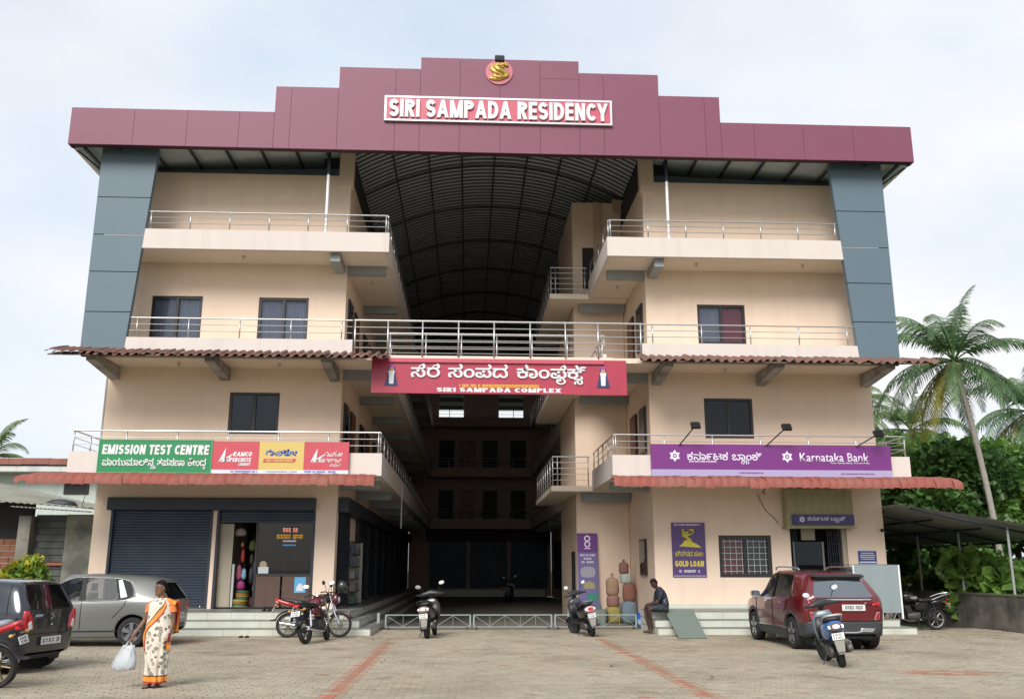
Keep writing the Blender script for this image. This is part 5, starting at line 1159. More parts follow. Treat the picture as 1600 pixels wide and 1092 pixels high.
patch([(-0.34, 0.42), (0.34, 0.42), (0.34, 0.56), (-0.34, 0.56)], tl, mat('recess_black', (0.006, 0.006, 0.006), 0.8), 'plate_recess', 0.006)
p, n = tl(0, 0.49); plate(al, p+Vector((0, -0.02, 0)), 0.5, 0.12)
MB().tube([(0, -1.52, 1.36), (0.0, -1.58, 1.1)], 0.008, 5).build('wiper', M_black, al); mirror_pair(al, sd, 0.62, 0.92, paint, 0.9)
# ================================================================ two-wheelers (local y forward, x right)
def moto_wheel(root, loc, r, wdt, m_rim, spokes=6):
    w_ = empty('wheel', loc, 0, root); M4 = rotm((0, 0, 0), 0, R(90)); h = wdt/2; ri = r-wdt*0.75
    MB().lathe([(ri, -h*0.7), (r*0.93, -h), (r*0.99, -h*0.5), (r, 0), (r*0.99, h*0.5), (r*0.93, h), (ri, h*0.7)], M4, 36, True).build('tyre', M_rubber, w_, smooth=True)
    q = MB().lathe([(ri*1.02, -h*0.6), (ri*1.02, h*0.6), (ri*0.92, h*0.4), (ri*0.92, -h*0.4)], M4, 36, True)
    for k in range(spokes):
        a = 2*math.pi*k/spokes; q.tube([(0, 0.03*math.cos(a), 0.03*math.sin(a)), (0, ri*0.95*math.cos(a+0.12), ri*0.95*math.sin(a+0.12))], 0.014, 6)
    q.lathe([(0, -0.06), (0.055, -0.05), (0.055, 0.05), (0, 0.06)], M4, 16); q.build('rim', m_rim, w_, smooth=True); return w_
def bike_mirrors(root, c, sp, up, tilt=0.0):
    for sg in (-1, 1):
        e = Vector(c)+Vector((sg*sp, -0.02, up+tilt*sg)); o = MB().tube(smooth_pts([(sg*0.18+c[0], c[1]+0.02, c[2]), (c[0]+sg*(0.18+sp)/2, c[1]+0.02, c[2]+up*0.6), tuple(e)], 4), 0.007, 6).build('mirror', M_black, root)
        MB().loft([(e+Vector((0, 0.03, 0.01)), (0.05, 0, 0), (0, 0, 0.03), 2), (e+Vector((0, 0.0, 0.01)), (0.075, 0, 0.015*sg), (-0.01*sg, 0, 0.048), 2.3), (e+Vector((0, -0.012, 0.01)), (0.075, 0, 0.015*sg), (-0.01*sg, 0, 0.048), 2.3)], 16).build('mirror_shell', M_black, o, smooth=True)
        MB().loft([(e+Vector((0, -0.014, 0.01)), (0.066, 0, 0.013*sg), (-0.009*sg, 0, 0.041), 2.3), (e+Vector((0, -0.0165, 0.01)), (0.066, 0, 0.013*sg), (-0.009*sg, 0, 0.041), 2.3)], 16).build('mirror_glass', M_mirror, o)
def small_plate(root, c, rx, w_=0.2, h=0.11, fn=True):
    o = MB().box(-w_/2, w_/2, -0.004, 0.004, -h/2, h/2).build('number_plate', mat('plate_white', (0.62, 0.62, 0.60), 0.5), root); o.location = c; o.rotation_euler = (rx, 0, 0)
    print_line(-w_/2+0.02, w_/2-0.02, 0.008, h*0.36, -0.0045, mat('plate_grey', (0.12, 0.13, 0.13), 0.6), o); print_line(-w_/2+0.02, w_/2-0.02, -h*0.36, -0.008, -0.0045, mat('plate_grey', (0.12, 0.13, 0.13), 0.6), o)
def motorcycle(label, loc, rz, lean, tank, tail, rim, seat=None, spokes=6, rack=False, turn=0.0, grp=None, cowl=None):
    root = tag(empty('motorcycle', loc, rz), label, 'motorcycle', grp); root.rotation_euler = (0, lean, rz)
    r = 0.295; fw, rw = 0.64, -0.62
    moto_wheel(root, (0, rw, r), r, 0.10, rim, spokes)
    seat = seat or M_black; eng = mat('engine_metal', (0.10, 0.095, 0.09), 0.5, metal=0.6, noise=0.3, nscale=15)
    fr = MB(); fr.tube([(0, 0.36, 0.90), (0, 0.30, 0.55), (0, 0.22, 0.30), (0, -0.15, 0.27)], 0.02); fr.tube([(0, 0.36, 0.88), (0, 0.0, 0.76), (0, -0.35, 0.72), (0, -0.75, 0.80)], 0.022)
    for sg in (-1, 1): fr.tube([(sg*0.11, -0.18, 0.36), (sg*0.11, rw, r)], 0.022); fr.tube([(sg*0.12, -0.15, 0.27), (sg*0.10, -0.30, 0.70)], 0.014)
    fr.build('frame', M_black, root, smooth=True)
    for sg in (-1, 1):
        s_ = MB().tube([(sg*0.13, rw+0.05, r+0.02), (sg*0.12, -0.50, 0.70)], 0.015); s_.tube([(sg*0.13, rw+0.06, r+0.08), (sg*0.12, -0.52, 0.62)], 0.03, 8); s_.build('rear_shock', M_chrome if sg > 0 else M_darksteel, root, smooth=True)
    q = MB(); q.loft([((0, -0.12, 0.40), (0.13, 0, 0), (0, 0, 0.11), 3), ((0, 0.05, 0.38), (0.15, 0, 0), (0, 0, 0.12), 3), ((0, 0.22, 0.38), (0.11, 0, 0), (0, 0, 0.09), 3)], 16)
    for k in range(7): q.obox((0, 0.16+0.012*k, 0.48+0.028*k), (0.19, 0.16, 0.012), (R(-12), 0, 0))
    q.obox((0, 0.2, 0.56), (0.14, 0.12, 0.2), (R(-12), 0, 0)); q.build('engine', eng, root, smooth=True)
    MB().tube(smooth_pts([(0.06, 0.30, 0.52), (0.10, 0.34, 0.36), (0.13, 0.12, 0.24), (0.16, -0.25, 0.25), (0.17, -0.80, 0.33)]), [0.022]*13+[0.03]*6+[0.042]*6, 10).build('exhaust', M_chrome, root, smooth=True)
    t_ = MB().loft([((0, -0.12, 0.83), (0.10, 0, 0), (0, 0.02, 0.06), 2.4), ((0, -0.02, 0.87), (0.14, 0, 0), (0, 0, 0.105), 2.5), ((0, 0.15, 0.90), (0.165, 0, 0), (0, 0, 0.125), 2.5), ((0, 0.30, 0.91), (0.145, 0, 0), (0, 0, 0.11), 2.4), ((0, 0.40, 0.90), (0.08, 0, 0), (0, 0, 0.06), 2)], 20).build('fuel_tank', tank, root, smooth='all')
    for sg in (-1, 1): MB().loft([((sg*0.166, 0.08, 0.90), (0, 0.10, 0.01), (0, -0.02, 0.035), 2.5), ((sg*0.172, 0.1, 0.90), (0, 0.09, 0.01), (0, -0.02, 0.03), 2.5)], 14).build('tank_badge', mat('badge_silver', (0.5, 0.5, 0.52), 0.3, metal=0.7), t_)
    MB().lathe([(0, 0), (0.035, 0), (0.03, 0.02), (0, 0.022)], rotm((0, 0.2, 1.02)), 12).build('filler_cap', M_chrome, t_)
    MB().loft([((0, -0.05, 0.83), (0.10, 0, 0), (0, 0, 0.05), 3), ((0, -0.2, 0.81), (0.13, 0, 0), (0, 0, 0.05), 3), ((0, -0.45, 0.83), (0.13, 0, 0), (0, 0, 0.055), 3), ((0, -0.72, 0.88), (0.10, 0, 0), (0, 0, 0.045), 3), ((0, -0.80, 0.89), (0.07, 0, 0), (0, 0, 0.03), 3)], 16).build('seat', seat, root, smooth='all')
    for sg in (-1, 1): MB().loft([((sg*0.11, -0.02, 0.66), (0, 0.08, 0), (0, 0, 0.10), 3), ((sg*0.135, -0.15, 0.66), (0, 0.14, 0.02), (0, -0.02, 0.11), 3), ((sg*0.10, -0.32, 0.68), (0, 0.08, 0), (0, 0, 0.07), 3)], 14).build('side_panel', cowl or tank, root, smooth='all')
    tc_ = MB().loft([((0, -0.42, 0.74), (0.11, 0, 0), (0, 0, 0.05), 2.5), ((0, -0.66, 0.79), (0.115, 0, 0), (0, 0, 0.06), 2.5), ((0, -0.88, 0.86), (0.075, 0, 0), (0, 0, 0.05), 2.5), ((0, -0.97, 0.90), (0.05, 0, 0), (0, 0, 0.025), 2)], 16).build('tail_cowl', tail, root, smooth='all')
    MB().loft([((0, -0.90, 0.82), (0.07, 0, 0), (0, 0.01, 0.035), 3), ((0, -0.955, 0.83), (0.06, 0, 0), (0, 0.01, 0.03), 3)], 14).build('tail_lamp', M_lampr, tc_, smooth=True)
    rf = [(0, rw+(r+0.05)*math.cos(a), r+(r+0.05)*math.sin(a)) for a in [R(60+i*8) for i in range(13)]]
    rows = [[(x, p[1], p[2]+(0 if abs(x) < 0.06 else -0.03)) for x in (-0.075, -0.05, 0, 0.05, 0.075)] for p in rf]; rows.append([(x, rw-0.45, 0.40) for x in (-0.07, -0.05, 0, 0.05, 0.07)])
    MB().grid(rows).build('rear_mudguard', M_black, root, smooth='all'); small_plate(root, (0, -0.99, 0.66), R(-18))
    for sg in (-1, 1): q = MB().tube([(sg*0.06, -0.90, 0.74), (sg*0.16, -0.92, 0.74)], 0.008, 6); q.ball((sg*0.18, -0.92, 0.74), (0.035, 0.03, 0.025), 10, 6); q.build('indicator', mat('amber_lens', (0.55, 0.30, 0.08), 0.25), root, smooth=True)
    if rack:
        for sg in (-1, 1): MB().tube(smooth_pts([(sg*0.13, -0.45, 0.84), (sg*0.13, -0.75, 0.95), (sg*0.08, -1.0, 1.0), (0, -1.02, 1.0)]), 0.012, 6).build('grab_rail', mat('rail_silver', (0.5, 0.5, 0.52), 0.3, metal=0.8), root, smooth=True)
    # front end turns with the handlebar
    f = empty('front_fork', (0, 0.40, 0), turn, root); dy = -0.40
    moto_wheel_loc = (0, fw+dy, r)
    w_ = MB(); M4 = rotm(moto_wheel_loc, 0, R(90)); rr = r; ri = r-0.06
    w_.lathe([(ri, -0.03), (rr*0.93, -0.042), (rr, 0), (rr*0.93, 0.042), (ri, 0.03)], M4, 36, True); w_.build('front_tyre', M_rubber, f, smooth=True)
    q = MB().lathe([(ri*1.02, -0.025), (ri*1.02, 0.025), (ri*0.92, 0.02), (ri*0.92, -0.02)], M4, 36, True)
    for k in range(spokes): a = 2*math.pi*k/spokes; q.tube([(0, fw+dy, r), (0, fw+dy+ri*0.95*math.cos(a), r+ri*0.95*math.sin(a))], 0.012, 6)
    q.lathe([(0, -0.05), (0.06, -0.05), (0.06, 0.05), (0, 0.05)], M4, 14); q.build('front_rim', rim, f, smooth=True)
    for sg in (-1, 1): q = MB().tube([(sg*0.085, fw+dy, r), (sg*0.085, 0.50+dy, 0.60)], 0.026, 10); q.tube([(sg*0.085, 0.50+dy, 0.60), (sg*0.085, 0.37+dy, 0.98)], 0.018, 10); q.build('fork_leg', M_chrome, f, smooth=True)
    rows = [[(x, fw+dy+(r+0.035)*math.cos(a)*(1 if abs(x) < 0.05 else 0.95), r+(r+0.035)*math.sin(a)*(1 if abs(x) < 0.05 else 0.95)) for x in (-0.065, -0.045, 0, 0.045, 0.065)] for a in [R(25+i*10) for i in range(13)]]
    MB().grid(rows).build('front_mudguard', cowl or tank, f, smooth='all')
    hl = MB().loft([((0, 0.42+dy, 0.90), (0.09, 0, 0), (0, 0, 0.10), 2.4), ((0, 0.52+dy, 0.90), (0.11, 0, 0), (0, 0.02, 0.13), 2.4), ((0, 0.58+dy, 0.89), (0.08, 0, 0), (0, 0, 0.09), 2.2)], 16).build('headlamp_cowl', cowl or tank, f, smooth='all')
    MB().loft([((0, 0.585+dy, 0.89), (0.07, 0, 0), (0, 0, 0.075), 2.2), ((0, 0.60+dy, 0.89), (0.05, 0, 0), (0, 0, 0.055), 2.2)], 14).build('headlamp', M_lampw, hl, smooth=True)
    MB().tube(smooth_pts([(-0.36, 0.22+dy, 1.03), (-0.22, 0.30+dy, 1.06), (-0.08, 0.36+dy, 1.0), (0.08, 0.36+dy, 1.0), (0.22, 0.30+dy, 1.06), (0.36, 0.22+dy, 1.03)]), 0.014, 8).build('handlebar', M_black, f, smooth=True)
    bike_mirrors(f, (0, 0.28+dy, 1.06), 0.30, 0.20)
    MB().tube([(-0.10, -0.05, 0.28), (-0.26, -0.10, 0.01)], 0.012, 6).build('side_stand', M_black, root)
    MB().tube([(-0.2, 0.02, 0.30), (0.2, 0.02, 0.30)], 0.016, 6).build('foot_peg', M_black, root)
    return root
def scooter(label, loc, rz, lean, body, tailc, apron=None, turn=0.0, mt=0.0, rail=None, grp='scooters parked in the forecourt'):
    root = tag(empty('scooter', loc, rz), label, 'scooter', grp); root.rotation_euler = (0, lean, rz); apron = apron or body
    r = 0.225; rw, fw = -0.62, 0.62; rim = mat('scooter_rim', (0.06, 0.06, 0.065), 0.4, metal=0.4)
    moto_wheel(root, (0, rw, r), r, 0.10, rim, 5)
    eng = mat('engine_metal', (0.10, 0.095, 0.09), 0.5, metal=0.6)
    MB().loft([((-0.11, -0.25, 0.28), (0.06, 0, 0), (0, 0, 0.10), 3), ((-0.12, -0.45, 0.27), (0.05, 0, 0), (0, 0, 0.10), 3), ((-0.11, -0.68, 0.25), (0.045, 0, 0), (0, 0, 0.08), 3)], 14).build('crankcase', eng, root, smooth='all')
    ex = MB().loft([((0.15, -0.40, 0.27), (0.045, 0, 0), (0, 0, 0.05), 2.5), ((0.16, -0.55, 0.28), (0.06, 0, 0), (0, 0, 0.07), 2.5), ((0.165, -0.80, 0.31), (0.055, 0, 0), (0, 0, 0.065), 2.5), ((0.165, -0.86, 0.315), (0.03, 0, 0), (0, 0, 0.035), 2)], 16).build('exhaust', mat('muffler_grey', (0.16, 0.155, 0.145), 0.5, metal=0.5, noise=0.3, nscale=12), root, smooth='all')
    MB().loft([((0.21, -0.58, 0.36), (0.012, 0, 0), (0, 0.14, 0), 3), ((0.215, -0.60, 0.40), (0.01, 0, 0), (0, 0.12, 0), 3)], 12).build('heat_shield', mat('shield_pale', (0.42, 0.41, 0.38), 0.5), ex, smooth=True)
    MB().loft([((0, -0.02, 0.62), (0.13, 0, 0), (0, 0.03, 0.10), 3), ((0, -0.22, 0.58), (0.175, 0, 0), (0, 0, 0.17), 2.8), ((0, -0.50, 0.60), (0.185, 0, 0), (0, 0.02, 0.165), 2.6), ((0, -0.74, 0.66), (0.15, 0, 0), (0, 0.03, 0.115), 2.4), ((0, -0.88, 0.70), (0.10, 0, 0), (0, 0.03, 0.07), 2.4)], 22).build('rear_body', body, root, smooth='all')
    t_ = MB().loft([((0, -0.80, 0.67), (0.135, 0, 0), (0, 0.03, 0.085), 2.5), ((0, -0.90, 0.68), (0.115, 0, 0), (0, 0.03, 0.07), 2.5), ((0, -0.94, 0.685), (0.09, 0, 0), (0, 0.02, 0.05), 2.5)], 18).build('tail_panel', tailc, root, smooth='all')
    MB().loft([((0, -0.925, 0.685), (0.075, 0, 0), (0, 0.02, 0.045), 2.6), ((0, -0.955, 0.69), (0.06, 0, 0), (0, 0.015, 0.035), 2.6)], 16).build('tail_lamp', M_lampr, t_, smooth=True)
    for sg in (-1, 1): MB().loft([((sg*0.105, -0.88, 0.68), (0.03, 0, 0), (0, 0.01, 0.035), 2.4), ((sg*0.105, -0.925, 0.685), (0.024, 0, 0), (0, 0.01, 0.026), 2.4)], 12).build('indicator', M_lampw, t_, smooth=True)
    MB().loft([((0, 0.02, 0.76), (0.11, 0, 0), (0, 0, 0.045), 3), ((0, -0.2, 0.76), (0.15, 0, 0), (0, 0, 0.05), 3), ((0, -0.5, 0.79), (0.155, 0, 0), (0, 0, 0.05), 3), ((0, -0.74, 0.80), (0.11, 0, 0), (0, 0, 0.035), 3)], 18).build('seat', mat('seat_black', (0.014, 0.014, 0.016), 0.5), root, smooth='all')
    MB().tube(smooth_pts([(-0.15, -0.52, 0.76), (-0.16, -0.74, 0.84), (-0.11, -0.90, 0.87), (0, -0.93, 0.875), (0.11, -0.90, 0.87), (0.16, -0.74, 0.84), (0.15, -0.52, 0.76)]), 0.016, 8).build('grab_rail', rail or M_black, root, smooth=True)
    MB().prism([(-0.15, 0.30), (0.42, 0.30), (0.50, 0.36), (0.46, 0.40), (-0.12, 0.35)], 'x', -0.15, 0.15).build('floorboard', M_black, root)
    MB().loft([((0, 0.40, 0.38), (0.17, 0, 0), (0, 0.03, 0), 3), ((0, 0.47, 0.55), (0.20, 0, 0), (0, 0.05, 0), 3), ((0, 0.46, 0.75), (0.205, 0, 0), (0, 0.06, 0), 3), ((0, 0.40, 0.90), (0.13, 0, 0), (0, 0.06, 0), 2.6)], 20).build('leg_shield', apron, root, smooth='all')
    MB().loft([((0, 0.385, 0.42), (0.15, 0, 0), (0, 0.012, 0), 3), ((0, 0.405, 0.6), (0.17, 0, 0), (0, 0.012, 0), 3), ((0, 0.39, 0.80), (0.14, 0, 0), (0, 0.012, 0), 3)], 18).build('inner_panel', M_black, root, smooth='all')
    mg = MB(); rows = [[(x, rw+(r+0.06)*math.cos(a), r+(r+0.06)*math.sin(a)-(0.02 if abs(x) > 0.05 else 0)) for x in (-0.07, -0.045, 0, 0.045, 0.07)] for a in [R(70+i*9) for i in range(10)]]; rows.append([(x*0.75, rw-0.335, 0.24) for x in (-0.07, -0.045, 0, 0.045, 0.07)])
    mg.grid(rows).build('rear_mudguard', mat('mudguard_grey', (0.10, 0.10, 0.10), 0.6), root, smooth='all'); small_plate(root, (0, -0.945, 0.53), R(-12)); MB().prism([(-0.06, 0.28), (0.06, 0.28), (0.085, 0.47), (-0.085, 0.47)], 'y', -0.945, -0.935).build('mud_flap', mat('flap_grey', (0.28, 0.27, 0.24), 0.6), root)
    f = empty('steering_head', (0, 0.42, 0), turn, root); dy = -0.42
    wq = MB(); M4 = rotm((0, fw+dy, r), 0, R(90)); ri = r-0.07
    wq.lathe([(ri, -0.035), (r*0.93, -0.048), (r, 0), (r*0.93, 0.048), (ri, 0.035)], M4, 32, True); wq.build('front_tyre', M_rubber, f, smooth=True)
    q = MB().lathe([(ri*1.03, -0.03), (ri*1.03, 0.03), (ri*0.9, 0.02), (ri*0.9, -0.02)], M4, 28, True).lathe([(0, -0.02), (ri*0.92, -0.01), (ri*0.92, 0.01), (0, 0.02)], M4, 20); q.build('front_rim', rim, f, smooth=True)
    rows = [[(x, fw+dy+(r+0.04)*math.cos(a)*(1 if abs(x) < 0.05 else 0.93), r+(r+0.04)*math.sin(a)*(1 if abs(x) < 0.05 else 0.93)) for x in (-0.075, -0.05, 0, 0.05, 0.075)] for a in [R(15+i*12) for i in range(13)]]
    MB().grid(rows).build('front_mudguard', apron, f, smooth='all')
    for sg in (-1, 1): MB().tube([(sg*0.07, fw+dy, r), (sg*0.05, 0.50+dy, 0.5)], 0.018, 8).build('fork_leg', M_darksteel, f, smooth=True)
    MB().tube([(0, 0.44+dy, 0.82), (0, 0.40+dy, 0.98)], 0.05, 10).build('steering_stem', M_black, f, smooth=True)
    hb = MB().loft([((-0.30, 0.34+dy, 1.0), (0, 0.02, 0), (0, 0, 0.02), 2.4), ((-0.16, 0.37+dy, 1.02), (0, 0.06, 0), (0, 0, 0.05), 2.4), ((0, 0.39+dy, 1.04), (0, 0.10, 0), (0, 0, 0.075), 2.4), ((0.16, 0.37+dy, 1.02), (0, 0.06, 0), (0, 0, 0.05), 2.4), ((0.30, 0.34+dy, 1.0), (0, 0.02, 0), (0, 0, 0.02), 2.4)], 16).build('handlebar_cover', M_black if body is M_black else mat('cover_grey', (0.03, 0.032, 0.036), 0.4), f, smooth='all')
    MB().tube([(-0.36, 0.32+dy, 1.0), (-0.24, 0.35+dy, 1.01)], 0.02, 8).tube([(0.24, 0.35+dy, 1.01), (0.36, 0.32+dy, 1.0)], 0.02, 8).build('hand_grips', M_rubber, hb, smooth=True)
    bike_mirrors(f, (0, 0.34+dy, 1.04), 0.30, 0.19, mt)
    MB().tube([(-0.12, -0.2, 0.25), (-0.28, -0.24, 0.01)], 0.011, 6).tube([(-0.28, -0.24, 0.012), (-0.31, -0.27, 0.012)], 0.012, 6).build('side_stand', M_darksteel, root)
    return root
P_blk = mat('scooter_black', (0.012, 0.013, 0.015), 0.3, coat=0.6); P_sil = mat('scooter_silver', (0.40, 0.37, 0.32), 0.4, metal=0.4); P_blue = mat('scooter_blue', (0.03, 0.14, 0.42), 0.35, coat=0.6)
P_grey = mat('scooter_greyblue', (0.11, 0.15, 0.18), 0.35, coat=0.4); P_redb = mat('bike_red', (0.42, 0.015, 0.02), 0.3, coat=0.7); P_mar = mat('bike_maroon', (0.09, 0.008, 0.014), 0.3, coat=0.7)
R_dust = mat('dusty_rim', (0.22, 0.19, 0.14), 0.7, noise=0.3); R_blk = mat('black_rim', (0.03, 0.03, 0.03), 0.5); R_alloy = mat('bike_alloy', (0.35, 0.35, 0.34), 0.4, metal=0.7)
scooter('black scooter with a pale tail panel and round mirrors in front of the low gate', (-1.66, -2.70, 0), R(-7), R(-6), P_blk, P_sil, turn=R(4), mt=0.03)
scooter('black scooter with a red and white tail leaning in front of the purple banner', (2.22, -2.2, 0), R(9), R(-11), P_blk, mat('tail_pink', (0.60, 0.42, 0.42), 0.4), apron=mat('apron_dark', (0.03, 0.035, 0.05), 0.3, coat=0.6), turn=R(25), mt=0.02, rail=P_grey)
scooter('blue and grey scooter with a pale grab rail standing behind the red SUV', (5.73, -9.72, 0), R(-13), R(-9), P_blue, mat('tail_grey', (0.10, 0.10, 0.11), 0.4), apron=P_grey, turn=R(22), mt=0.03, rail=mat('rail_pale', (0.55, 0.55, 0.52), 0.4, metal=0.4))
scooter('dim silver scooter parked deep in the shaded court', (1.4, 22.5, 0.012), R(-20), R(-6), mat('scooter_pale', (0.42, 0.42, 0.44), 0.4), P_sil, turn=R(10))
motorcycle('red and black motorcycle with a dusty wheel parked side-on along the left steps', (-4.52, -2.92, 0), R(-88), R(-7), M_black, P_redb, R_dust, turn=R(-12), cowl=P_mar)
motorcycle('black motorcycle with maroon tank parked tail-out before the left steps', (-4.18, -4.35, 0), R(-16), R(-9), P_mar, P_blk, R_blk, turn=R(15))
motorcycle('red and black motorcycle with pale seat cover behind the small black hatchback', (-7.93, -12.55, 0), R(82), R(-8), P_blk, P_redb, mat('bronze_rim', (0.16, 0.13, 0.07), 0.4, metal=0.6), seat=mat('seat_grey', (0.22, 0.25, 0.27), 0.5))
motorcycle('black motorcycle with silver grab rail parked between the cabinet and boundary wall', (11.55, -0.55, 0), R(92), R(-8), P_blk, P_blk, R_alloy, rack=True)
# helmet hanging on the red motorcycle's mirror
h = tag(empty('helmet', (-3.86, -2.92, 1.2)), 'black full-face helmet hung on the handlebar of the side-on motorcycle', 'helmet')
MB().loft([((0, 0, -0.16), (0.10, 0, 0), (0, 0.11, 0), 2.2), ((0, 0, -0.05), (0.135, 0, 0), (0, 0.15, 0), 2.2), ((0, 0, 0.05), (0.13, 0, 0), (0, 0.15, 0), 2.2), ((0, 0, 0.12), (0.09, 0, 0), (0, 0.11, 0), 2.1), ((0, 0, 0.15), (0.03, 0, 0), (0, 0.04, 0), 2)], 20).build('helmet_shell', P_blk, h, smooth='all')
MB().loft([((0.06, 0.0, -0.03), (0, 0.115, 0), (0, 0, 0.055), 2.6), ((0.139, 0.0, -0.02), (0, 0.085, 0), (0, 0, 0.045), 2.6)], 16).build('visor', mat('visor', (0.02, 0.02, 0.022), 0.08, coat=1.0), h, smooth='all')

# ================================================================ people
def skin_mesh(name, joints, edges, m_, parent, sub=2, root_i=0):
    """one continuous surface grown over a skeleton: joints = {name: (pos, rx, ry)}"""
    keys = list(joints); me = bpy.data.meshes.new(name); me.from_pydata([joints[k][0] for k in keys], [(keys.index(a), keys.index(b)) for a, b in edges], [])
    o = bpy.data.objects.new(name, me); COL.objects.link(o); o.modifiers.new('skin', 'SKIN')
    sv = me.skin_vertices[0].data if me.skin_vertices else None
    if sv is None:
        bm = bmesh.new(); bm.from_mesh(me); bm.verts.layers.skin.verify(); bm.to_mesh(me); bm.free(); sv = me.skin_vertices[0].data
    for i, k in enumerate(keys): sv[i].radius = joints[k][1:3] if len(joints[k]) > 2 else (joints[k][1],)*2; sv[i].use_root = (i == root_i)
    sm = o.modifiers.new('sub', 'SUBSURF'); sm.levels = sub; sm.render_levels = sub
    dg = bpy.context.evaluated_depsgraph_get(); dg.update(); ev = bpy.data.meshes.new_from_object(o.evaluated_get(dg)); bpy.data.objects.remove(o)
    ev.materials.clear(); ev.materials.append(m_); ev.polygons.foreach_set('use_smooth', [True]*len(ev.polygons)); ev.name = name
    o = bpy.data.objects.new(name, ev); COL.objects.link(o); o.parent = parent; return o
def hand(J, E, wrist, w_pos, d, side_v, palm_n, size=1.0, curl=0.5, pre=''):
    """palm and five fingers appended to a skeleton; d: direction of the hand, side_v: towards the thumb, palm_n: palm normal (curl direction)"""
    d = Vector(d).normalized(); s_ = Vector(side_v).normalized(); n = Vector(palm_n).normalized(); w_pos = Vector(w_pos)
    J[pre+'palm'] = (tuple(w_pos+d*0.055*size), 0.026*size, 0.020*size); E.append((wrist, pre+'palm'))
    for i, (off, ln) in enumerate(((0.026, 0.066), (0.009, 0.075), (-0.009, 0.070), (-0.025, 0.055))):
        a = w_pos+d*0.09*size+s_*off*size; b = a+(d*math.cos(curl*0.7)+n*math.sin(curl*0.7))*ln*0.5*size; c = b+(d*math.cos(curl*1.8)+n*math.sin(curl*1.8))*ln*0.5*size
        for q, (p, r_) in enumerate(((a, 0.0095), (b, 0.0085), (c, 0.0065))):
            J[f'{pre}f{i}{q}'] = (tuple(p), r_*size); E.append((pre+'palm' if q == 0 else f'{pre}f{i}{q-1}', f'{pre}f{i}{q}'))
    a = w_pos+d*0.035*size+s_*0.032*size; b = a+(d*0.6+s_*0.6+n*0.4)*0.035*size; c = b+(d*0.9+n*0.5)*0.026*size
    for q, (p, r_) in enumerate(((a, 0.011), (b, 0.0095), (c, 0.0075))): J[f'{pre}t{q}'] = (tuple(p), r_*size); E.append((pre+'palm' if q == 0 else f'{pre}t{q-1}', f'{pre}t{q}'))
def head(parent, c, rz, tilt, skin, hair, sc=1.0, bun=False, nm='head'):
    """face with eyes, nose, mouth and ears, hair as its child; local -y is the face"""
    from mathutils import Euler
    M = (Matrix.Translation(c) @ Euler((tilt, 0, rz)).to_matrix().to_4x4() @ Matrix.Scale(sc, 4))
    def put(mb): mb.v = [tuple(M @ Vector(v)) for v in mb.v]; return mb
    hd = MB(); ring = []
    for z, hw, yf, yb in ((-0.125, 0.028, -0.070, -0.03), (-0.115, 0.045, -0.088, 0.0), (-0.09, 0.058, -0.092, 0.045), (-0.055, 0.066, -0.090, 0.07), (-0.02, 0.071, -0.088, 0.085), (0.02, 0.074, -0.090, 0.092), (0.06, 0.072, -0.085, 0.09), (0.095, 0.058, -0.066, 0.075), (0.118, 0.034, -0.035, 0.05), (0.126, 0.01, -0.005, 0.015)):
        ring.append(((0, (yf+yb)/2, z), (hw, 0, 0), (0, (yb-yf)/2, 0), 2.15))
    hd.loft(ring, 24); hd.loft([((0, -0.086, 0.012), (0.008, 0, 0), (0, 0.008, 0), 2), ((0, -0.098, -0.012), (0.011, 0, 0), (0, 0.012, 0), 2), ((0, -0.104, -0.032), (0.016, 0, 0), (0, 0.015, 0), 2), ((0, -0.092, -0.042), (0.013, 0, 0), (0, 0.010, 0), 2)], 10)
    for sg in (-1, 1): hd.ball((sg*0.074, 0.005, -0.008), (0.010, 0.018, 0.028), 10, 6)
    fobj = put(hd).build('face', skin, parent, smooth='all')
    q = MB()
    for sg in (-1, 1): q.ball((sg*0.030, -0.083, 0.012), (0.013, 0.006, 0.007), 10, 6); q.obox((sg*0.031, -0.089, 0.031), (0.032, 0.006, 0.005), (0, R(8)*sg, 0))
    put(q).build('eyes', mat('eye_dark', (0.015, 0.010, 0.008), 0.3), fobj, smooth='all')
    put(MB().ball((0, -0.089, -0.066), (0.022, 0.006, 0.008), 12, 6)).build('mouth', mat('lip', (0.14, 0.045, 0.035), 0.5), fobj, smooth='all')
    hr = MB(); rr = []
    for z, hw, yf, yb in ((-0.05, 0.05, 0.05, 0.09), (0.0, 0.078, 0.005, 0.10), (0.04, 0.081, -0.045, 0.104), (0.075, 0.076, -0.086, 0.100), (0.108, 0.056, -0.066, 0.080), (0.128, 0.030, -0.035, 0.05), (0.137, 0.008, -0.01, 0.02)): rr.append(((0, (yf+yb)/2, z), (hw, 0, 0), (0, (yb-yf)/2, 0), 2.2))
    hr.loft(rr, 22)
    if bun: hr.ball((0, 0.115, -0.045), (0.05, 0.04, 0.05), 12, 8)
    put(hr).build('hair', hair, fobj, smooth='all'); return fobj
M_skin = mat('brown_skin', (0.175, 0.085, 0.050), 0.55, noise=0.15, nscale=10); M_skin2 = mat('dark_skin', (0.050, 0.022, 0.016), 0.55, noise=0.15, nscale=10); M_hair = mat('black_hair', (0.006, 0.005, 0.005), 0.75, spec=0.2)
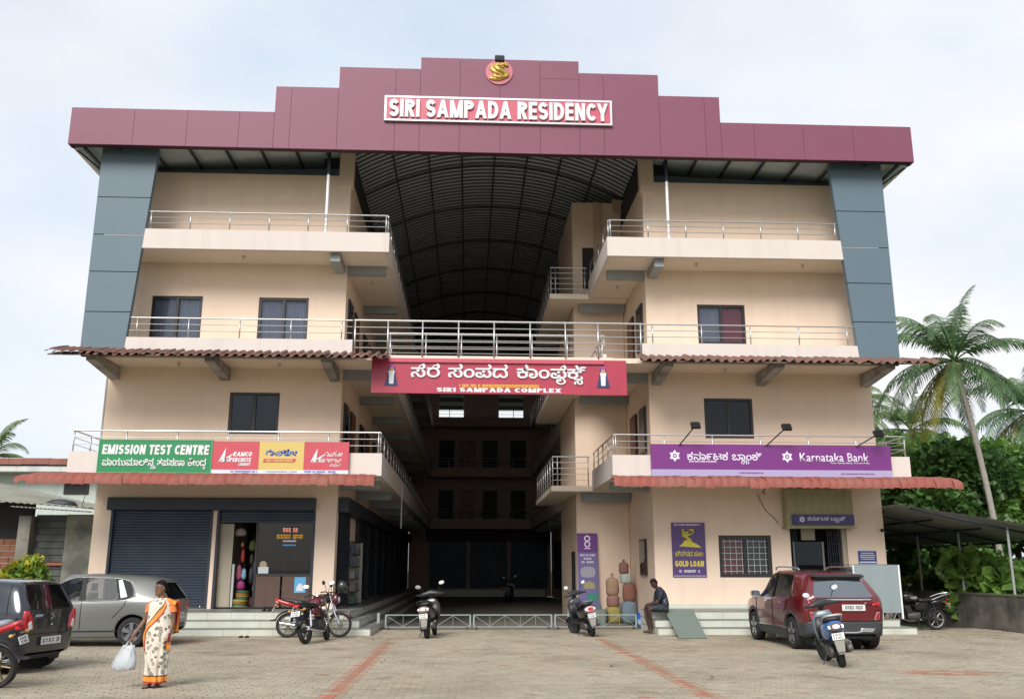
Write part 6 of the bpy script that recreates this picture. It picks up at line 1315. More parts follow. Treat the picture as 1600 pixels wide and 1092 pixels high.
def sari_print():
    M = bpy.data.materials.new('sari_print'); M.use_nodes = True; t = M.node_tree; b = t.nodes['Principled BSDF']; b.inputs['Roughness'].default_value = 0.8
    tc_ = t.nodes.new('ShaderNodeTexCoord'); v = t.nodes.new('ShaderNodeTexVoronoi'); v.inputs['Scale'].default_value = 13; t.links.new(tc_.outputs['Object'], v.inputs['Vector'])
    r = t.nodes.new('ShaderNodeValToRGB'); e = r.color_ramp.elements; r.color_ramp.interpolation = 'EASE'
    e[0].position = 0.0; e[0].color = (0.42, 0.36, 0.26, 1); e[1].position = 0.62; e[1].color = (0.66, 0.60, 0.50, 1)
    for p, c in ((0.14, (0.50, 0.45, 0.36, 1)), (0.26, (0.10, 0.10, 0.095, 1)), (0.34, (0.22, 0.20, 0.17, 1)), (0.42, (0.64, 0.58, 0.48, 1))): n = e.new(p); n.color = c
    t.links.new(v.outputs['Distance'], r.inputs[0]); t.links.new(r.outputs[0], b.inputs['Base Color']); return M
wo = tag(empty('person', (-5.15, -12.68, 0), R(-8)), 'woman in white printed sari with orange border carrying a white bag', 'person')
# body: facing -y, right arm (her right = -x) carrying, left arm hanging
J = {'pelvis': ((0, 0, 0.84), 0.135, 0.10), 'waist': ((0, 0.0, 0.98), 0.12, 0.095), 'chest': ((0, 0.0, 1.15), 0.125, 0.10), 'neckb': ((0, 0.01, 1.28), 0.06, 0.055), 'neck': ((-0.005, 0.0, 1.345), 0.042, 0.042), 'skull': ((-0.012, -0.005, 1.42), 0.045, 0.045),
     'rs': ((-0.155, 0.0, 1.235), 0.05), 'ru': ((-0.195, 0.01, 1.11), 0.045), 're': ((-0.235, 0.0, 0.97), 0.036), 'rf': ((-0.285, -0.06, 0.86), 0.031), 'rw': ((-0.335, -0.10, 0.765), 0.023),
     'ls': ((0.155, 0.0, 1.235), 0.05), 'lu': ((0.19, 0.015, 1.10), 0.045), 'le': ((0.205, 0.02, 0.95), 0.036), 'lf': ((0.20, -0.03, 0.83), 0.031), 'lw': ((0.185, -0.06, 0.72), 0.023),
     'rh': ((-0.08, 0.0, 0.76), 0.09), 'rk': ((-0.07, -0.03, 0.44), 0.058), 'rc': ((-0.065, 0.0, 0.28), 0.05), 'ra': ((-0.06, 0.01, 0.08), 0.033), 'rb': ((-0.06, -0.05, 0.035), 0.032), 'rt': ((-0.075, -0.15, 0.022), 0.026),
     'lh': ((0.08, 0.0, 0.76), 0.09), 'lk': ((0.06, 0.0, 0.44), 0.058), 'lc': ((0.05, 0.05, 0.28), 0.05), 'la': ((0.045, 0.08, 0.09), 0.033), 'lb': ((0.045, 0.02, 0.04), 0.032), 'lt': ((0.04, -0.07, 0.024), 0.026)}
E_ = [('pelvis', 'waist'), ('waist', 'chest'), ('chest', 'neckb'), ('neckb', 'neck'), ('neck', 'skull'), ('chest', 'rs'), ('rs', 'ru'), ('ru', 're'), ('re', 'rf'), ('rf', 'rw'), ('chest', 'ls'), ('ls', 'lu'), ('lu', 'le'), ('le', 'lf'), ('lf', 'lw'),
      ('pelvis', 'rh'), ('rh', 'rk'), ('rk', 'rc'), ('rc', 'ra'), ('ra', 'rb'), ('rb', 'rt'), ('pelvis', 'lh'), ('lh', 'lk'), ('lk', 'lc'), ('lc', 'la'), ('la', 'lb'), ('lb', 'lt')]
hand(J, E_, 'rw', J['rw'][0], (-0.35, -0.3, -0.9), (0.3, -0.9, 0), (0.9, 0.2, -0.1), 1.0, 0.9, 'r'); hand(J, E_, 'lw', J['lw'][0], (-0.1, -0.2, -1), (-0.2, -0.95, 0), (-1, 0, 0), 1.0, 0.4, 'l')
skin_mesh('body', J, E_, M_skin, wo)
fc = head(wo, (-0.02, -0.010, 1.445), R(-28), R(4), M_skin, M_hair, 0.91, bun=True)
MB().ball((-0.062, -0.080, 1.484), 0.006, 8, 6).build('forehead_mark', mat('kumkum', (0.25, 0.01, 0.01), 0.6), fc)
M_sari = sari_print(); M_or = mat('sari_orange', (0.72, 0.27, 0.03), 0.7, noise=0.2, nscale=15); M_rd = mat('sari_red', (0.42, 0.02, 0.035), 0.7); M_mr = mat('sari_maroon', (0.10, 0.012, 0.03), 0.7)
# draped cloth: rings from ankle to chest with folds
prof = [(0.075, 0.150, 0.150, 0.0, 0.03), (0.20, 0.145, 0.145, 0.0, 0.025), (0.40, 0.162, 0.145, 0.0, 0.0), (0.60, 0.190, 0.155, 0.0, 0.0), (0.78, 0.212, 0.165, 0.0, 0.0), (0.90, 0.205, 0.158, 0.0, 0.0), (1.0, 0.185, 0.142, 0.0, 0.0), (1.10, 0.172, 0.138, 0.0, 0.0), (1.18, 0.180, 0.132, 0.0, 0.0), (1.24, 0.172, 0.105, 0.0, 0.0), (1.275, 0.125, 0.080, 0.0, 0.01), (1.295, 0.075, 0.065, 0, 0.01)]
def drape(z):
    for (a, b) in zip(prof, prof[1:]):
        if a[0] <= z <= b[0]: t = (z-a[0])/(b[0]-a[0]); return [a[i]+(b[i]-a[i])*t for i in range(5)]
    return list(prof[0] if z < prof[0][0] else prof[-1])
def cloth_pt(z, a, off=0.0):
    _, rx_, ry_, cx, cy = drape(z); f = max(0, min(1, (0.85-z)/0.6)); fold = f*(0.016*math.sin(a*9+z*2.5)+0.009*math.sin(a*17+1.3+z)) + 0.006*math.sin(a*5+z*13) + 0.004*math.sin(a*3-z*21)
    return Vector((cx+(rx_+fold+off)*math.cos(a), cy+(ry_+fold+off)*math.sin(a), z))
NA = 72; zs_ = [0.075+(1.295-0.075)*i/46 for i in range(47)]
MB().grid([[cloth_pt(z, 2*math.pi*k/NA) for k in range(NA+1)] for z in zs_]).build('sari', M_sari, wo, smooth='all')
def hem(z0, z1, m_, off): MB().grid([[cloth_pt(z0+(z1-z0)*i/4, 2*math.pi*k/NA, off) for k in range(NA+1)] for i in range(5)]).build('hem_border', m_, wo, smooth='all')
hem(0.07, 0.095, M_rd, 0.006); hem(0.095, 0.165, M_or, 0.005); hem(0.165, 0.182, M_mr, 0.006)
def sash(u0, u1, m_, off):
    """border running from her left shoulder diagonally across to the right hip and down"""
    path = [(1.285, R(-50), 0), (1.18, R(-62), 0), (1.06, R(-92), 0), (0.94, R(-122), 0), (0.82, R(-148), 0), (0.68, R(-158), 0), (0.55, R(-160), 0)]
    pts = []
    for i in range(len(path)-1):
        for k in range(6): t = k/6; pts.append((path[i][0]+(path[i+1][0]-path[i][0])*t, path[i][1]+(path[i+1][1]-path[i][1])*t))
    pts.append(path[-1][:2]); rows = []
    for i, (z, a) in enumerate(pts):
        row = []
        for k in range(5):
            u = u0+(u1-u0)*k/4; sl = min(1.0, i/30); row.append(cloth_pt(min(1.29, z-u*(1-0.55*sl)), a+u*1.6*(0.2+0.8*sl)+u*0.8, off))
        rows.append(row)
    MB().grid(rows).build('sash_border', m_, wo, smooth='all')
sash(-0.012, 0.012, M_mr, 0.010); sash(0.012, 0.085, M_or, 0.011); sash(0.085, 0.108, M_rd, 0.010)
# end of the cloth falling behind the left shoulder and over the arm
rows = [[(0.10+0.17*u+0.01*math.sin(v*9), 0.03+0.09*u-0.03*v+0.012*math.sin(u*14), 1.29-0.03*u*u-0.03*v-0.30*max(0, u-0.75)*4*v) for u in [i/8 for i in range(9)]] for v in [i/6 for i in range(7)]]
def fall(y, x0, x1, z0, z1, m_, nm): MB().grid([[(x0+(x1-x0)*u+0.008*math.sin(v*7+u*5), y+0.018*math.sin(u*10+v*3)+0.03*v, z0+(z1-z0)*v) for u in [i/8 for i in range(9)]] for v in [i/10 for i in range(11)]]).build(nm, m_, wo, smooth='all')
MB().grid([[(0.06+0.19*u, -0.06+0.17*v+0.01*math.sin(u*12), 1.305-0.05*u*u-0.06*(v-0.4)**2*4-0.02*u) for u in [i/8 for i in range(9)]] for v in [i/8 for i in range(9)]]).build('shoulder_drape', M_or, wo, smooth='all')
fall(0.10, 0.10, 0.255, 1.26, 0.80, M_or, 'hanging_cloth'); fall(0.085, 0.20, 0.275, 1.25, 0.92, M_rd, 'hanging_cloth'); fall(-0.09, 0.165, 0.235, 0.66, 0.55, M_or, 'hanging_cloth'); fall(-0.088, 0.17, 0.235, 0.74, 0.66, M_rd, 'hanging_cloth')
sl_ = MB()
for sg in (-1, 1): sl_.loft([((sg*0.14, 0, 1.255), (0.05, 0, 0.02), (0, 0.058, 0), 2), ((sg*0.175, 0.005, 1.19), (0.055, 0, 0.01), (0, 0.056, 0), 2), ((sg*0.20, 0.01, 1.09), (0.052, 0, 0.01), (0, 0.052, 0), 2)], 14, cap=False)
sl_.build('blouse_sleeves', mat('blouse_orange', (0.70, 0.20, 0.06), 0.75), wo, smooth='all')
q = MB()
for i in range(4): q.lathe([(0.030, -0.006), (0.034, 0), (0.030, 0.006)], rotm((0.187, -0.05, 0.745+i*0.014)), 14)
q.build('bangles', mat('bangle_red', (0.35, 0.03, 0.06), 0.3), wo, smooth=True)
q = MB()
for x, y in ((-0.075, -0.08), (0.042, -0.01)): q.loft([((x, y, 0.004), (0.045, 0, 0), (0, 0.125, 0), 2.6), ((x, y, 0.014), (0.045, 0, 0), (0, 0.125, 0), 2.6)], 18); q.tube([(x-0.045, y-0.03, 0.012), (x, y-0.05, 0.05), (x+0.045, y-0.03, 0.012)], 0.008, 6)
q.build('sandals', mat('sandal', (0.05, 0.02, 0.015), 0.6), wo, smooth=True)
# plastic bag in her right hand
wo.scale = (0.93, 0.93, 0.93)
wc = Matrix.Translation(wo.location) @ Matrix.Scale(0.93, 4) @ Matrix.Rotation(R(-8), 4, 'Z'); hp = wc @ Vector((-0.37, -0.135, 0.66))
bag = tag(empty('shopping_bag', (hp.x, hp.y, 0.235)), 'thin white plastic carrier bag hanging from the hand of the woman', 'bag')
rows = []
for i, (z, a, b) in enumerate(((0.0, 0.07, 0.035), (0.012, 0.135, 0.06), (0.06, 0.165, 0.075), (0.12, 0.155, 0.07), (0.18, 0.135, 0.055), (0.24, 0.105, 0.04), (0.29, 0.085, 0.026), (0.33, 0.075, 0.012))):
    rows.append([(-0.07+0.07*z/0.4+(a+0.012*math.sin(k*2.1+i*1.3)+0.008*math.sin(k*4.7+i))*math.cos(2*math.pi*k/40), (b+0.012*math.sin(k*2.7+i*2))*math.sin(2*math.pi*k/40), z+0.012*math.sin(k*1.9)*(1 if i > 5 else 0)) for k in range(41)])
M_bag = mat('thin_plastic', (0.68, 0.72, 0.76), 0.3); M_bag.node_tree.nodes['Principled BSDF'].inputs['Transmission Weight'].default_value = 0.45; M_bag.node_tree.nodes['Principled BSDF'].inputs['Roughness'].default_value = 0.4
MB().grid(rows).add([rows[0][k] for k in range(40)], [tuple(range(40))]).build('bag_sheet', M_bag, bag, smooth='all')
for sx in (-0.05, 0.04): MB().grid([[(-0.01+sx*(1-t)+0.02*(1-t)*u, 0.004*u, 0.31+0.12*t) for u in (-1, 0, 1)] for t in (0, 0.4, 0.8, 1)]).build('bag_handle', M_bag, bag, smooth='all')
# man sitting on the corner of the right-hand steps, back half turned, looking down to the left
mo = tag(empty('person', (4.30, -1.92, 0.56), R(-86)), 'person in dark shirt and shorts sitting hunched on the step corner', 'person')
mo.scale = (0.96, 0.96, 0.96)
J = {'pelvis': ((0, 0, 0.10), 0.14, 0.11), 'waist': ((0, 0.0, 0.24), 0.13, 0.105), 'chest': ((0, -0.06, 0.42), 0.145, 0.115), 'neckb': ((0, -0.12, 0.56), 0.07, 0.06), 'neck': ((0, -0.16, 0.62), 0.052), 'skull': ((0, -0.20, 0.68), 0.05),
     'rs': ((-0.18, -0.10, 0.52), 0.058), 'ru': ((-0.23, -0.13, 0.38), 0.05), 're': ((-0.24, -0.18, 0.24), 0.042), 'rf': ((-0.18, -0.28, 0.20), 0.036), 'rw': ((-0.12, -0.38, 0.19), 0.026),
     'ls': ((0.18, -0.10, 0.52), 0.058), 'lu': ((0.22, -0.14, 0.38), 0.05), 'le': ((0.22, -0.21, 0.25), 0.042), 'lf': ((0.16, -0.30, 0.21), 0.036), 'lw': ((0.10, -0.38, 0.20), 0.026),
     'rh': ((-0.10, -0.06, 0.09), 0.095), 'rm': ((-0.15, -0.26, 0.105), 0.08), 'rk': ((-0.17, -0.46, 0.10), 0.062), 'rc': ((-0.14, -0.45, -0.12), 0.052), 'ra': ((-0.10, -0.38, -0.46), 0.036), 'rb': ((-0.10, -0.43, -0.52), 0.034), 'rt': ((-0.11, -0.56, -0.53), 0.026),
     'lh': ((0.10, -0.06, 0.09), 0.095), 'lm': ((0.13, -0.25, 0.10), 0.08), 'lk': ((0.13, -0.44, 0.07), 0.062), 'lc': ((0.11, -0.41, -0.14), 0.052), 'la': ((0.05, -0.34, -0.46), 0.036), 'lb': ((0.05, -0.40, -0.52), 0.034), 'lt': ((0.05, -0.52, -0.53), 0.026)}
E_ = [('pelvis', 'waist'), ('waist', 'chest'), ('chest', 'neckb'), ('neckb', 'neck'), ('neck', 'skull'), ('chest', 'rs'), ('rs', 'ru'), ('ru', 're'), ('re', 'rf'), ('rf', 'rw'), ('chest', 'ls'), ('ls', 'lu'), ('lu', 'le'), ('le', 'lf'), ('lf', 'lw'),
      ('pelvis', 'rh'), ('rh', 'rm'), ('rm', 'rk'), ('rk', 'rc'), ('rc', 'ra'), ('ra', 'rb'), ('rb', 'rt'), ('pelvis', 'lh'), ('lh', 'lm'), ('lm', 'lk'), ('lk', 'lc'), ('lc', 'la'), ('la', 'lb'), ('lb', 'lt')]
hand(J, E_, 'rw', J['rw'][0], (0.4, -0.8, -0.2), (0.5, 0.3, 0.8), (0.3, -0.2, -0.8), 1.05, 0.8, 'r'); hand(J, E_, 'lw', J['lw'][0], (-0.4, -0.8, -0.2), (-0.5, 0.3, 0.8), (-0.3, -0.2, -0.8), 1.05, 0.8, 'l')
skin_mesh('body', J, E_, M_skin2, mo)
head(mo, (0, -0.235, 0.735), R(0), R(38), M_skin2, M_hair, 1.0)
M_navy = mat('shirt_navy', (0.016, 0.017, 0.035), 0.8, noise=0.2, nscale=8)
secs = [((0, 0.0, 0.10), (0.175, 0, 0), (0, 0.14, 0.0), 2.4), ((0, 0.01, 0.20), (0.172, 0, 0), (0, 0.135, 0.01), 2.4), ((0, -0.02, 0.32), (0.182, 0, 0), (0, 0.135, 0.03), 2.4), ((0, -0.06, 0.44), (0.195, 0, 0), (0, 0.13, 0.05), 2.4), ((0, -0.09, 0.52), (0.185, 0, 0), (0, 0.105, 0.05), 2.3), ((0, -0.12, 0.58), (0.11, 0, 0), (0, 0.075, 0.05), 2.2), ((0, -0.14, 0.61), (0.065, 0, 0), (0, 0.06, 0.04), 2)]
sht = MB().loft(secs, 28, cap=False)
for k in ('r', 'l'): sht.loft([((J[k+'s'][0][0]*0.75, J[k+'s'][0][1], J[k+'s'][0][2]+0.02), (0.085, 0, 0.02), (0, 0.088, 0), 2), (J[k+'s'][0], (0.082, 0, 0.03), (0, 0.084, 0), 2), (J[k+'u'][0], (0.07, 0, 0.01), (0, 0.07, 0), 2), (tuple(Vector(J[k+'u'][0])*0.4+Vector(J[k+'e'][0])*0.6), (0.058, 0, 0.01), (0, 0.058, 0), 2)], 16, cap=False)
sh_o = sht.build('shirt', M_navy, mo, smooth='all')
pr = MB()      # pale print on the side of the shirt
for (u, v, a, b) in ((-0.02, 0.30, 0.035, 0.012), (0.0, 0.27, 0.03, 0.010), (0.03, 0.33, 0.02, 0.012), (-0.03, 0.245, 0.02, 0.010), (0.02, 0.22, 0.03, 0.008)):
    pr.loft([((0.172, u, v), (0, a, 0.01), (0.003, 0, b), 2), ((0.190, u, v), (0, a*0.7, 0.01), (0.003, 0, b*0.7), 2)], 10)
pr.loft([((0.10, 0.035, 0.46), (0.02, 0.01, 0), (0, -0.02, 0.045), 2), ((0.11, 0.055, 0.47), (0.015, 0.01, 0), (0, -0.02, 0.04), 2)], 10)
pr.build('shirt_print', mat('print_pale', (0.35, 0.38, 0.46), 0.7), sh_o, smooth='all')
sh_ = MB().loft([((0, 0.0, 0.16), (0.165, 0, 0), (0, 0.135, 0), 2.4), ((0, -0.005, 0.08), (0.18, 0, 0), (0, 0.145, 0), 2.4), ((0, -0.01, 0.005), (0.165, 0, 0), (0, 0.13, 0), 2.4)], 24)
for k in ('r', 'l'): sh_.loft([(J[k+'h'][0], (0.11, 0, 0), (0, 0.02, 0.105), 2), (J[k+'m'][0], (0.095, 0, 0), (0, 0.01, 0.093), 2), (tuple(Vector(J[k+'m'][0])*0.55+Vector(J[k+'k'][0])*0.45), (0.088, 0, 0), (0, 0.01, 0.085), 2)], 16, cap=False)
sh_.build('shorts', mat('shorts_teal', (0.022, 0.035, 0.042), 0.85), mo, smooth='all')
# ================================================================ forecourt things
M_gate = mat('gate_paint', (0.28, 0.33, 0.32), 0.6, noise=0.25, nscale=6)
def low_gate(x0, x1, label):
    o = tag(empty('low_gate', ((x0+x1)/2, 0.1, 0)), label, 'gate', 'sections of the low gate across the court'); h = (x1-x0)/2
    MB().box(-h, h, -0.015, 0.015, 0.372, 0.40).build('top_rail', M_gate, o); MB().box(-h, h, -0.015, 0.015, 0.055, 0.08).build('bottom_rail', M_gate, o)
    for x in (-h, h-0.04): MB().box(x, x+0.04, -0.02, 0.02, 0.086, 0.364).build('stile', M_gate, o)
    n = 5; w_ = (2*h-0.08)/n
    for i in range(n):
        a = -h+0.04+w_*i; MB().tube([(a, 0, 0.085), (a+w_, 0, 0.365)] if i % 2 else [(a, 0, 0.365), (a+w_, 0, 0.085)], 0.007, 5).build('brace', M_gate, o)
        if i: MB().tube([(a, 0, 0.085), (a, 0, 0.365)], 0.006, 5).build('bar', M_gate, o)
    for x in (-h+0.1, h-0.1): MB().lathe([(0, -0.02), (0.035, -0.015), (0.035, 0.015), (0, 0.02)], rotm((x, 0, 0.036), R(90)), 12).build('castor', M_darksteel, o)
    return o
low_gate(-3.05, -0.68, 'low pale green gate section on castors beside the left steps'); low_gate(-0.62, 1.58, 'low pale green gate section on castors in the middle of the court mouth'); low_gate(1.64, 3.95, 'low pale green gate section on castors before the banner and sacks')
tag(MB().box(-3.27, -3.19, 0.05, 0.15, 0, 0.44).build('gate_post', M_gate, bevel=0.01), 'short pale green gate post beside the corner of the left steps', 'post')
tag(MB().box(2.35, 2.72, 3.3, 3.65, 0.012, 0.42).build('concrete_block', M_conc, bevel=0.02), 'small concrete block at the foot of the stair tower', 'block')
# steel plate used as a ramp onto the right steps
rp_ = tag(MB().add([(4.30, -3.60, 0.004), (4.98, -3.60, 0.004), (5.12, -1.72, 0.585), (4.36, -1.72, 0.585), (4.30, -3.61, 0.018), (4.98, -3.61, 0.018), (5.12, -1.72, 0.60), (4.36, -1.72, 0.60)],
    [(0, 3, 2, 1), (4, 5, 6, 7), (0, 1, 5, 4), (1, 2, 6, 5), (2, 3, 7, 6), (3, 0, 4, 7)]).build('ramp_plate', mat('ramp_green', (0.20, 0.25, 0.22), 0.45, metal=0.2, noise=0.2, nscale=2)), 'grey-green steel ramp plate sloping from paving to the right steps', 'ramp')
# grey cabinet at the end of the bank steps
cb = tag(empty('metal_cabinet', (10.1, -1.72, 0.36)), 'tall flat grey metal panel cabinet standing on the end of the bank steps', 'cabinet')
M_cab = mat('cabinet_grey', (0.27, 0.32, 0.33), 0.4, metal=0.2, noise=0.08, nscale=1.0, streak=0.1)
MB().prism([(-0.62, 0.15), (0.62, 0.15), (0.58, 1.38), (-0.62, 1.38)], 'y', -0.02, 0.02).build('front_panel', M_cab, cb); MB().prism([(-0.60, 0.19), (0.52, 0.19), (0.50, 1.34), (-0.60, 1.34)], 'y', 0.021, 0.75).build('body', M_darksteel, cb)
MB().box(-0.80, -0.63, 0.02, 0.5, 0.19, 1.30).build('side_unit', M_darksteel, cb); MB().box(-0.82, 0.58, 0.03, 0.55, 1.381, 1.395).build('lid', M_darksteel, cb); MB().box(0.59, 0.63, -0.03, 0.03, 0.0, 1.38).build('edge_strip', M_white, cb); MB().box(-0.64, -0.61, -0.03, 0.03, 0.2, 1.38).build('edge_strip', M_white, cb)
# stacked sacks
def sack(x, y, z, w_, d, h, m_, label, neck=False):
    o = tag(empty('sack', (x, y, z), rng.uniform(-0.3, 0.3)), label, 'sack', 'sacks stacked at the stair tower'); rr = random.Random(int(x*100+z*77))
    rows = []; n = 28
    pr_ = [(0, 0.72), (0.06, 0.92), (0.25, 1.03), (0.5, 1.0), (0.75, 1.02), (0.93, 0.88), (1.0, 0.55)]+([(1.03, 0.25), (1.10, 0.16), (1.2, 0.28), (1.26, 0.20)] if neck else [(1.01, 0.05)])
    for i, (t, k) in enumerate(pr_): rows.append([(w_*k*math.copysign(abs(math.cos(a))**0.75, math.cos(a))*(1+0.04*math.sin(a*5+i*1.7)+rr.uniform(-0.02, 0.02)), d*k*math.copysign(abs(math.sin(a))**0.75, math.sin(a)), h*t+0.01*math.sin(a*3+i)*(0 if i == 0 else 1)) for a in [2*math.pi*q/n for q in range(n+1)]])
    MB().grid(rows).build('sack_cloth', m_, o, smooth='all'); return o
S_y = mat('sack_yellow', (0.27, 0.23, 0.07), 0.85, noise=0.3, nscale=5); S_t = mat('sack_tan', (0.33, 0.21, 0.14), 0.85, noise=0.3, nscale=5); S_p = mat('sack_rose', (0.24, 0.12, 0.10), 0.85, noise=0.3, nscale=5); S_b = mat('sack_blue', (0.15, 0.21, 0.25), 0.85, noise=0.3, nscale=5); S_r = mat('sack_rust', (0.25, 0.105, 0.075), 0.85, noise=0.3, nscale=5); S_w = mat('sack_pale', (0.40, 0.45, 0.42), 0.85, noise=0.2)
sack(3.72, 2.9, 0.012, 0.24, 0.22, 0.50, S_y, 'yellow-green sack on the floor under the tan sacks'); sack(3.73, 2.9, 0.49, 0.19, 0.19, 0.36, S_p, 'rose sack between the yellow-green sack and the tan one'); sack(3.72, 2.9, 0.84, 0.19, 0.19, 0.52, S_t, 'tan sack with tied neck on top of the rose sack', True)
sack(4.22, 2.9, 0.012, 0.24, 0.22, 0.66, S_b, 'blue sack on the floor under the rust-red one'); sack(4.24, 2.9, 0.66, 0.20, 0.19, 0.55, S_r, 'upright rust-red sack standing on the blue sack'); sack(4.16, 2.92, 1.20, 0.18, 0.17, 0.30, S_w, 'pale green-white sack on top of the rust-red sack'); sack(4.09, 2.9, 1.49, 0.15, 0.14, 0.34, S_p, 'small tied reddish sack topmost of the stack', True)
def bucket(x, y, z, r, h, m_, label, band=None):
    o = tag(empty('bucket', (x, y, z)), label, 'bucket'); MB().lathe([(0, 0), (r*0.85, 0), (r, h), (r*1.06, h), (r*1.06, h-0.03), (r*0.98, h-0.03), (r*0.83, 0.02), (0, 0.02)], None, 24).build('shell', m_, o, smooth=True)
    if band: MB().lathe([(r*0.88, h*0.12), (r*0.935, h*0.5), (r*0.94, h*0.5), (r*0.885, h*0.12)], None, 24).build('label_band', band, o)
    MB().tube([(r*math.cos(a), 0.02, h-0.02-r*0.9*math.sin(a)*0.9) for a in [math.pi*i/10 for i in range(11)]], 0.005, 5).build('handle', M_darksteel, o); return o
bucket(4.36, 1.55, 0.012, 0.145, 0.36, mat('bucket_blue', (0.02, 0.12, 0.50), 0.4), 'bright blue bucket with a pale band beside the sacks', mat('band_pale', (0.30, 0.42, 0.60), 0.5))
crt = tag(empty('plastic_tub', (3.22, 2.6, 0.012)), 'grey-green plastic tub between the banner and the yellow sack', 'tub')
MB().loft([((0, 0, 0.0), (0.24, 0, 0), (0, 0.18, 0), 4), ((0, 0, 0.42), (0.27, 0, 0), (0, 0.2, 0), 4), ((0, 0, 0.42), (0.25, 0, 0), (0, 0.18, 0), 4), ((0, 0, 0.1), (0.22, 0, 0), (0, 0.16, 0), 4)], 24).build('tub_shell', mat('tub_green', (0.16, 0.19, 0.16), 0.6, noise=0.2), crt, smooth=True)
MB().box(-0.16, 0.1, -0.12, 0.1, 0.15, 0.56).build('tub_contents', mat('box_slate', (0.09, 0.10, 0.14), 0.7), crt)
# pair of shoes on the top step and slippers on the paving
def pair(nm, x, y, z, m_, label, hgt):
    o = tag(empty(nm, (x, y, z)), label, 'footwear'); 
    for sg in (-1, 1): MB().loft([((sg*0.07, 0, 0.0), (0.045, 0, 0), (0, 0.13, 0), 2.6), ((sg*0.07, 0, hgt*0.5), (0.047, 0, 0), (0, 0.13, 0), 2.6), ((sg*0.07, 0.04, hgt), (0.035, 0, 0), (0, 0.06, 0), 2.2)], 16).build('shoe', m_, o, smooth='all')
pair('shoes', -5.98, -1.45, 0.556, M_black, 'pair of black shoes on the top step before the shop counter', 0.11); pair('slippers', -6.2, -2.85, 0.006, mat('sandal', (0.05, 0.02, 0.015), 0.6), 'pair of dark slippers on the paving before the left steps', 0.035)
tag(MB().grid([[(-7.7+0.18*i, -1.4+0.02*math.sin(i*2)+0.2*k, 0.56+0.006*math.sin(i*1.3+k)) for i in range(8)] for k in range(2)]).build('door_mat', mat('green_mat', (0.05, 0.10, 0.06), 0.95, noise=0.4, nscale=20)), 'thin green mat lying on the top step before the shop', 'mat')
# goods in the shop doorway: coiled hoses, hanging bundles, shelves
def coil(x, y, z, r, n, m_, label):
    o = tag(empty('hose_coil', (x, y, z)), label, 'hose'); 
    for k in range(n): MB().lathe([(r-0.028, -0.028), (r+0.028, -0.028), (r+0.028, 0.028), (r-0.028, 0.028)], rotm((rng.uniform(-0.02, 0.02), rng.uniform(-0.02, 0.02), 0.03+k*0.058), rng.uniform(-0.06, 0.06), rng.uniform(-0.06, 0.06)), 24, True).build('loop', m_[k % len(m_)], o, smooth=True)
H_y = mat('hose_yellow', (0.34, 0.24, 0.03), 0.6); H_g = mat('hose_green', (0.03, 0.13, 0.06), 0.6); H_o = mat('hose_orange', (0.32, 0.13, 0.02), 0.5)
coil(-7.12, 0.42, 0.56, 0.20, 4, [H_y, H_g, H_o], 'wide coil of yellow and green hose on the shop floor'); coil(-7.06, 0.45, 0.80, 0.155, 4, [H_g, H_y, H_o], 'smaller coil of green and yellow hose on the wide coil')
def bundle(x, y, z, w_, h, m_, label, nm='hanging_goods'):
    o = tag(empty(nm, (x, y, z)), label, 'goods'); MB().loft([((0, 0, 0), (w_*0.6, 0, 0), (0, w_*0.4, 0), 2.5), ((0, 0, h*0.25), (w_, 0, 0), (0, w_*0.6, 0), 2.5), ((0, 0, h*0.8), (w_*0.8, 0, 0), (0, w_*0.5, 0), 2.5), ((0, 0, h), (w_*0.2, 0, 0), (0, w_*0.2, 0), 2)], 14).build('bundle', m_, o, smooth='all'); MB().tube([(0, 0, h), (0, 0, h+0.12)], 0.006, 5).build('hook', M_darksteel, o)
bundle(-7.12, 0.40, 1.05, 0.13, 0.26, mat('goods_magenta', (0.26, 0.02, 0.13), 0.6), 'magenta bundle above the hose coils'); bundle(-7.2, 0.42, 1.32, 0.09, 0.42, mat('goods_pink', (0.35, 0.08, 0.14), 0.6), 'long pink bundle hanging in the shop doorway'); bundle(-7.05, 0.38, 1.34, 0.07, 0.3, mat('goods_sky', (0.20, 0.38, 0.50), 0.6), 'pale blue bundle hanging beside the pink one')
bundle(-7.12, 0.42, 1.80, 0.055, 0.38, mat('goods_red', (0.42, 0.03, 0.02), 0.6), 'slim red bundle hanging high in the shop doorway'); bundle(-7.15, 0.42, 2.22, 0.05, 0.14, H_o, 'small orange bundle hanging above the red one'); bundle(-6.88, 0.5, 2.12, 0.11, 0.3, mat('goods_olive', (0.10, 0.12, 0.03), 0.6), 'olive bundle hanging inside the shop doorway')
bundle(-7.2, 0.35, 2.52, 0.17, 0.22, mat('goods_dun', (0.25, 0.19, 0.16), 0.7), 'dun packet hanging at the top of the shop doorway')
gcol = [(0.10, 0.11, 0.12), (0.20, 0.17, 0.14), (0.06, 0.08, 0.14), (0.22, 0.06, 0.05), (0.30, 0.30, 0.28), (0.05, 0.10, 0.06)]
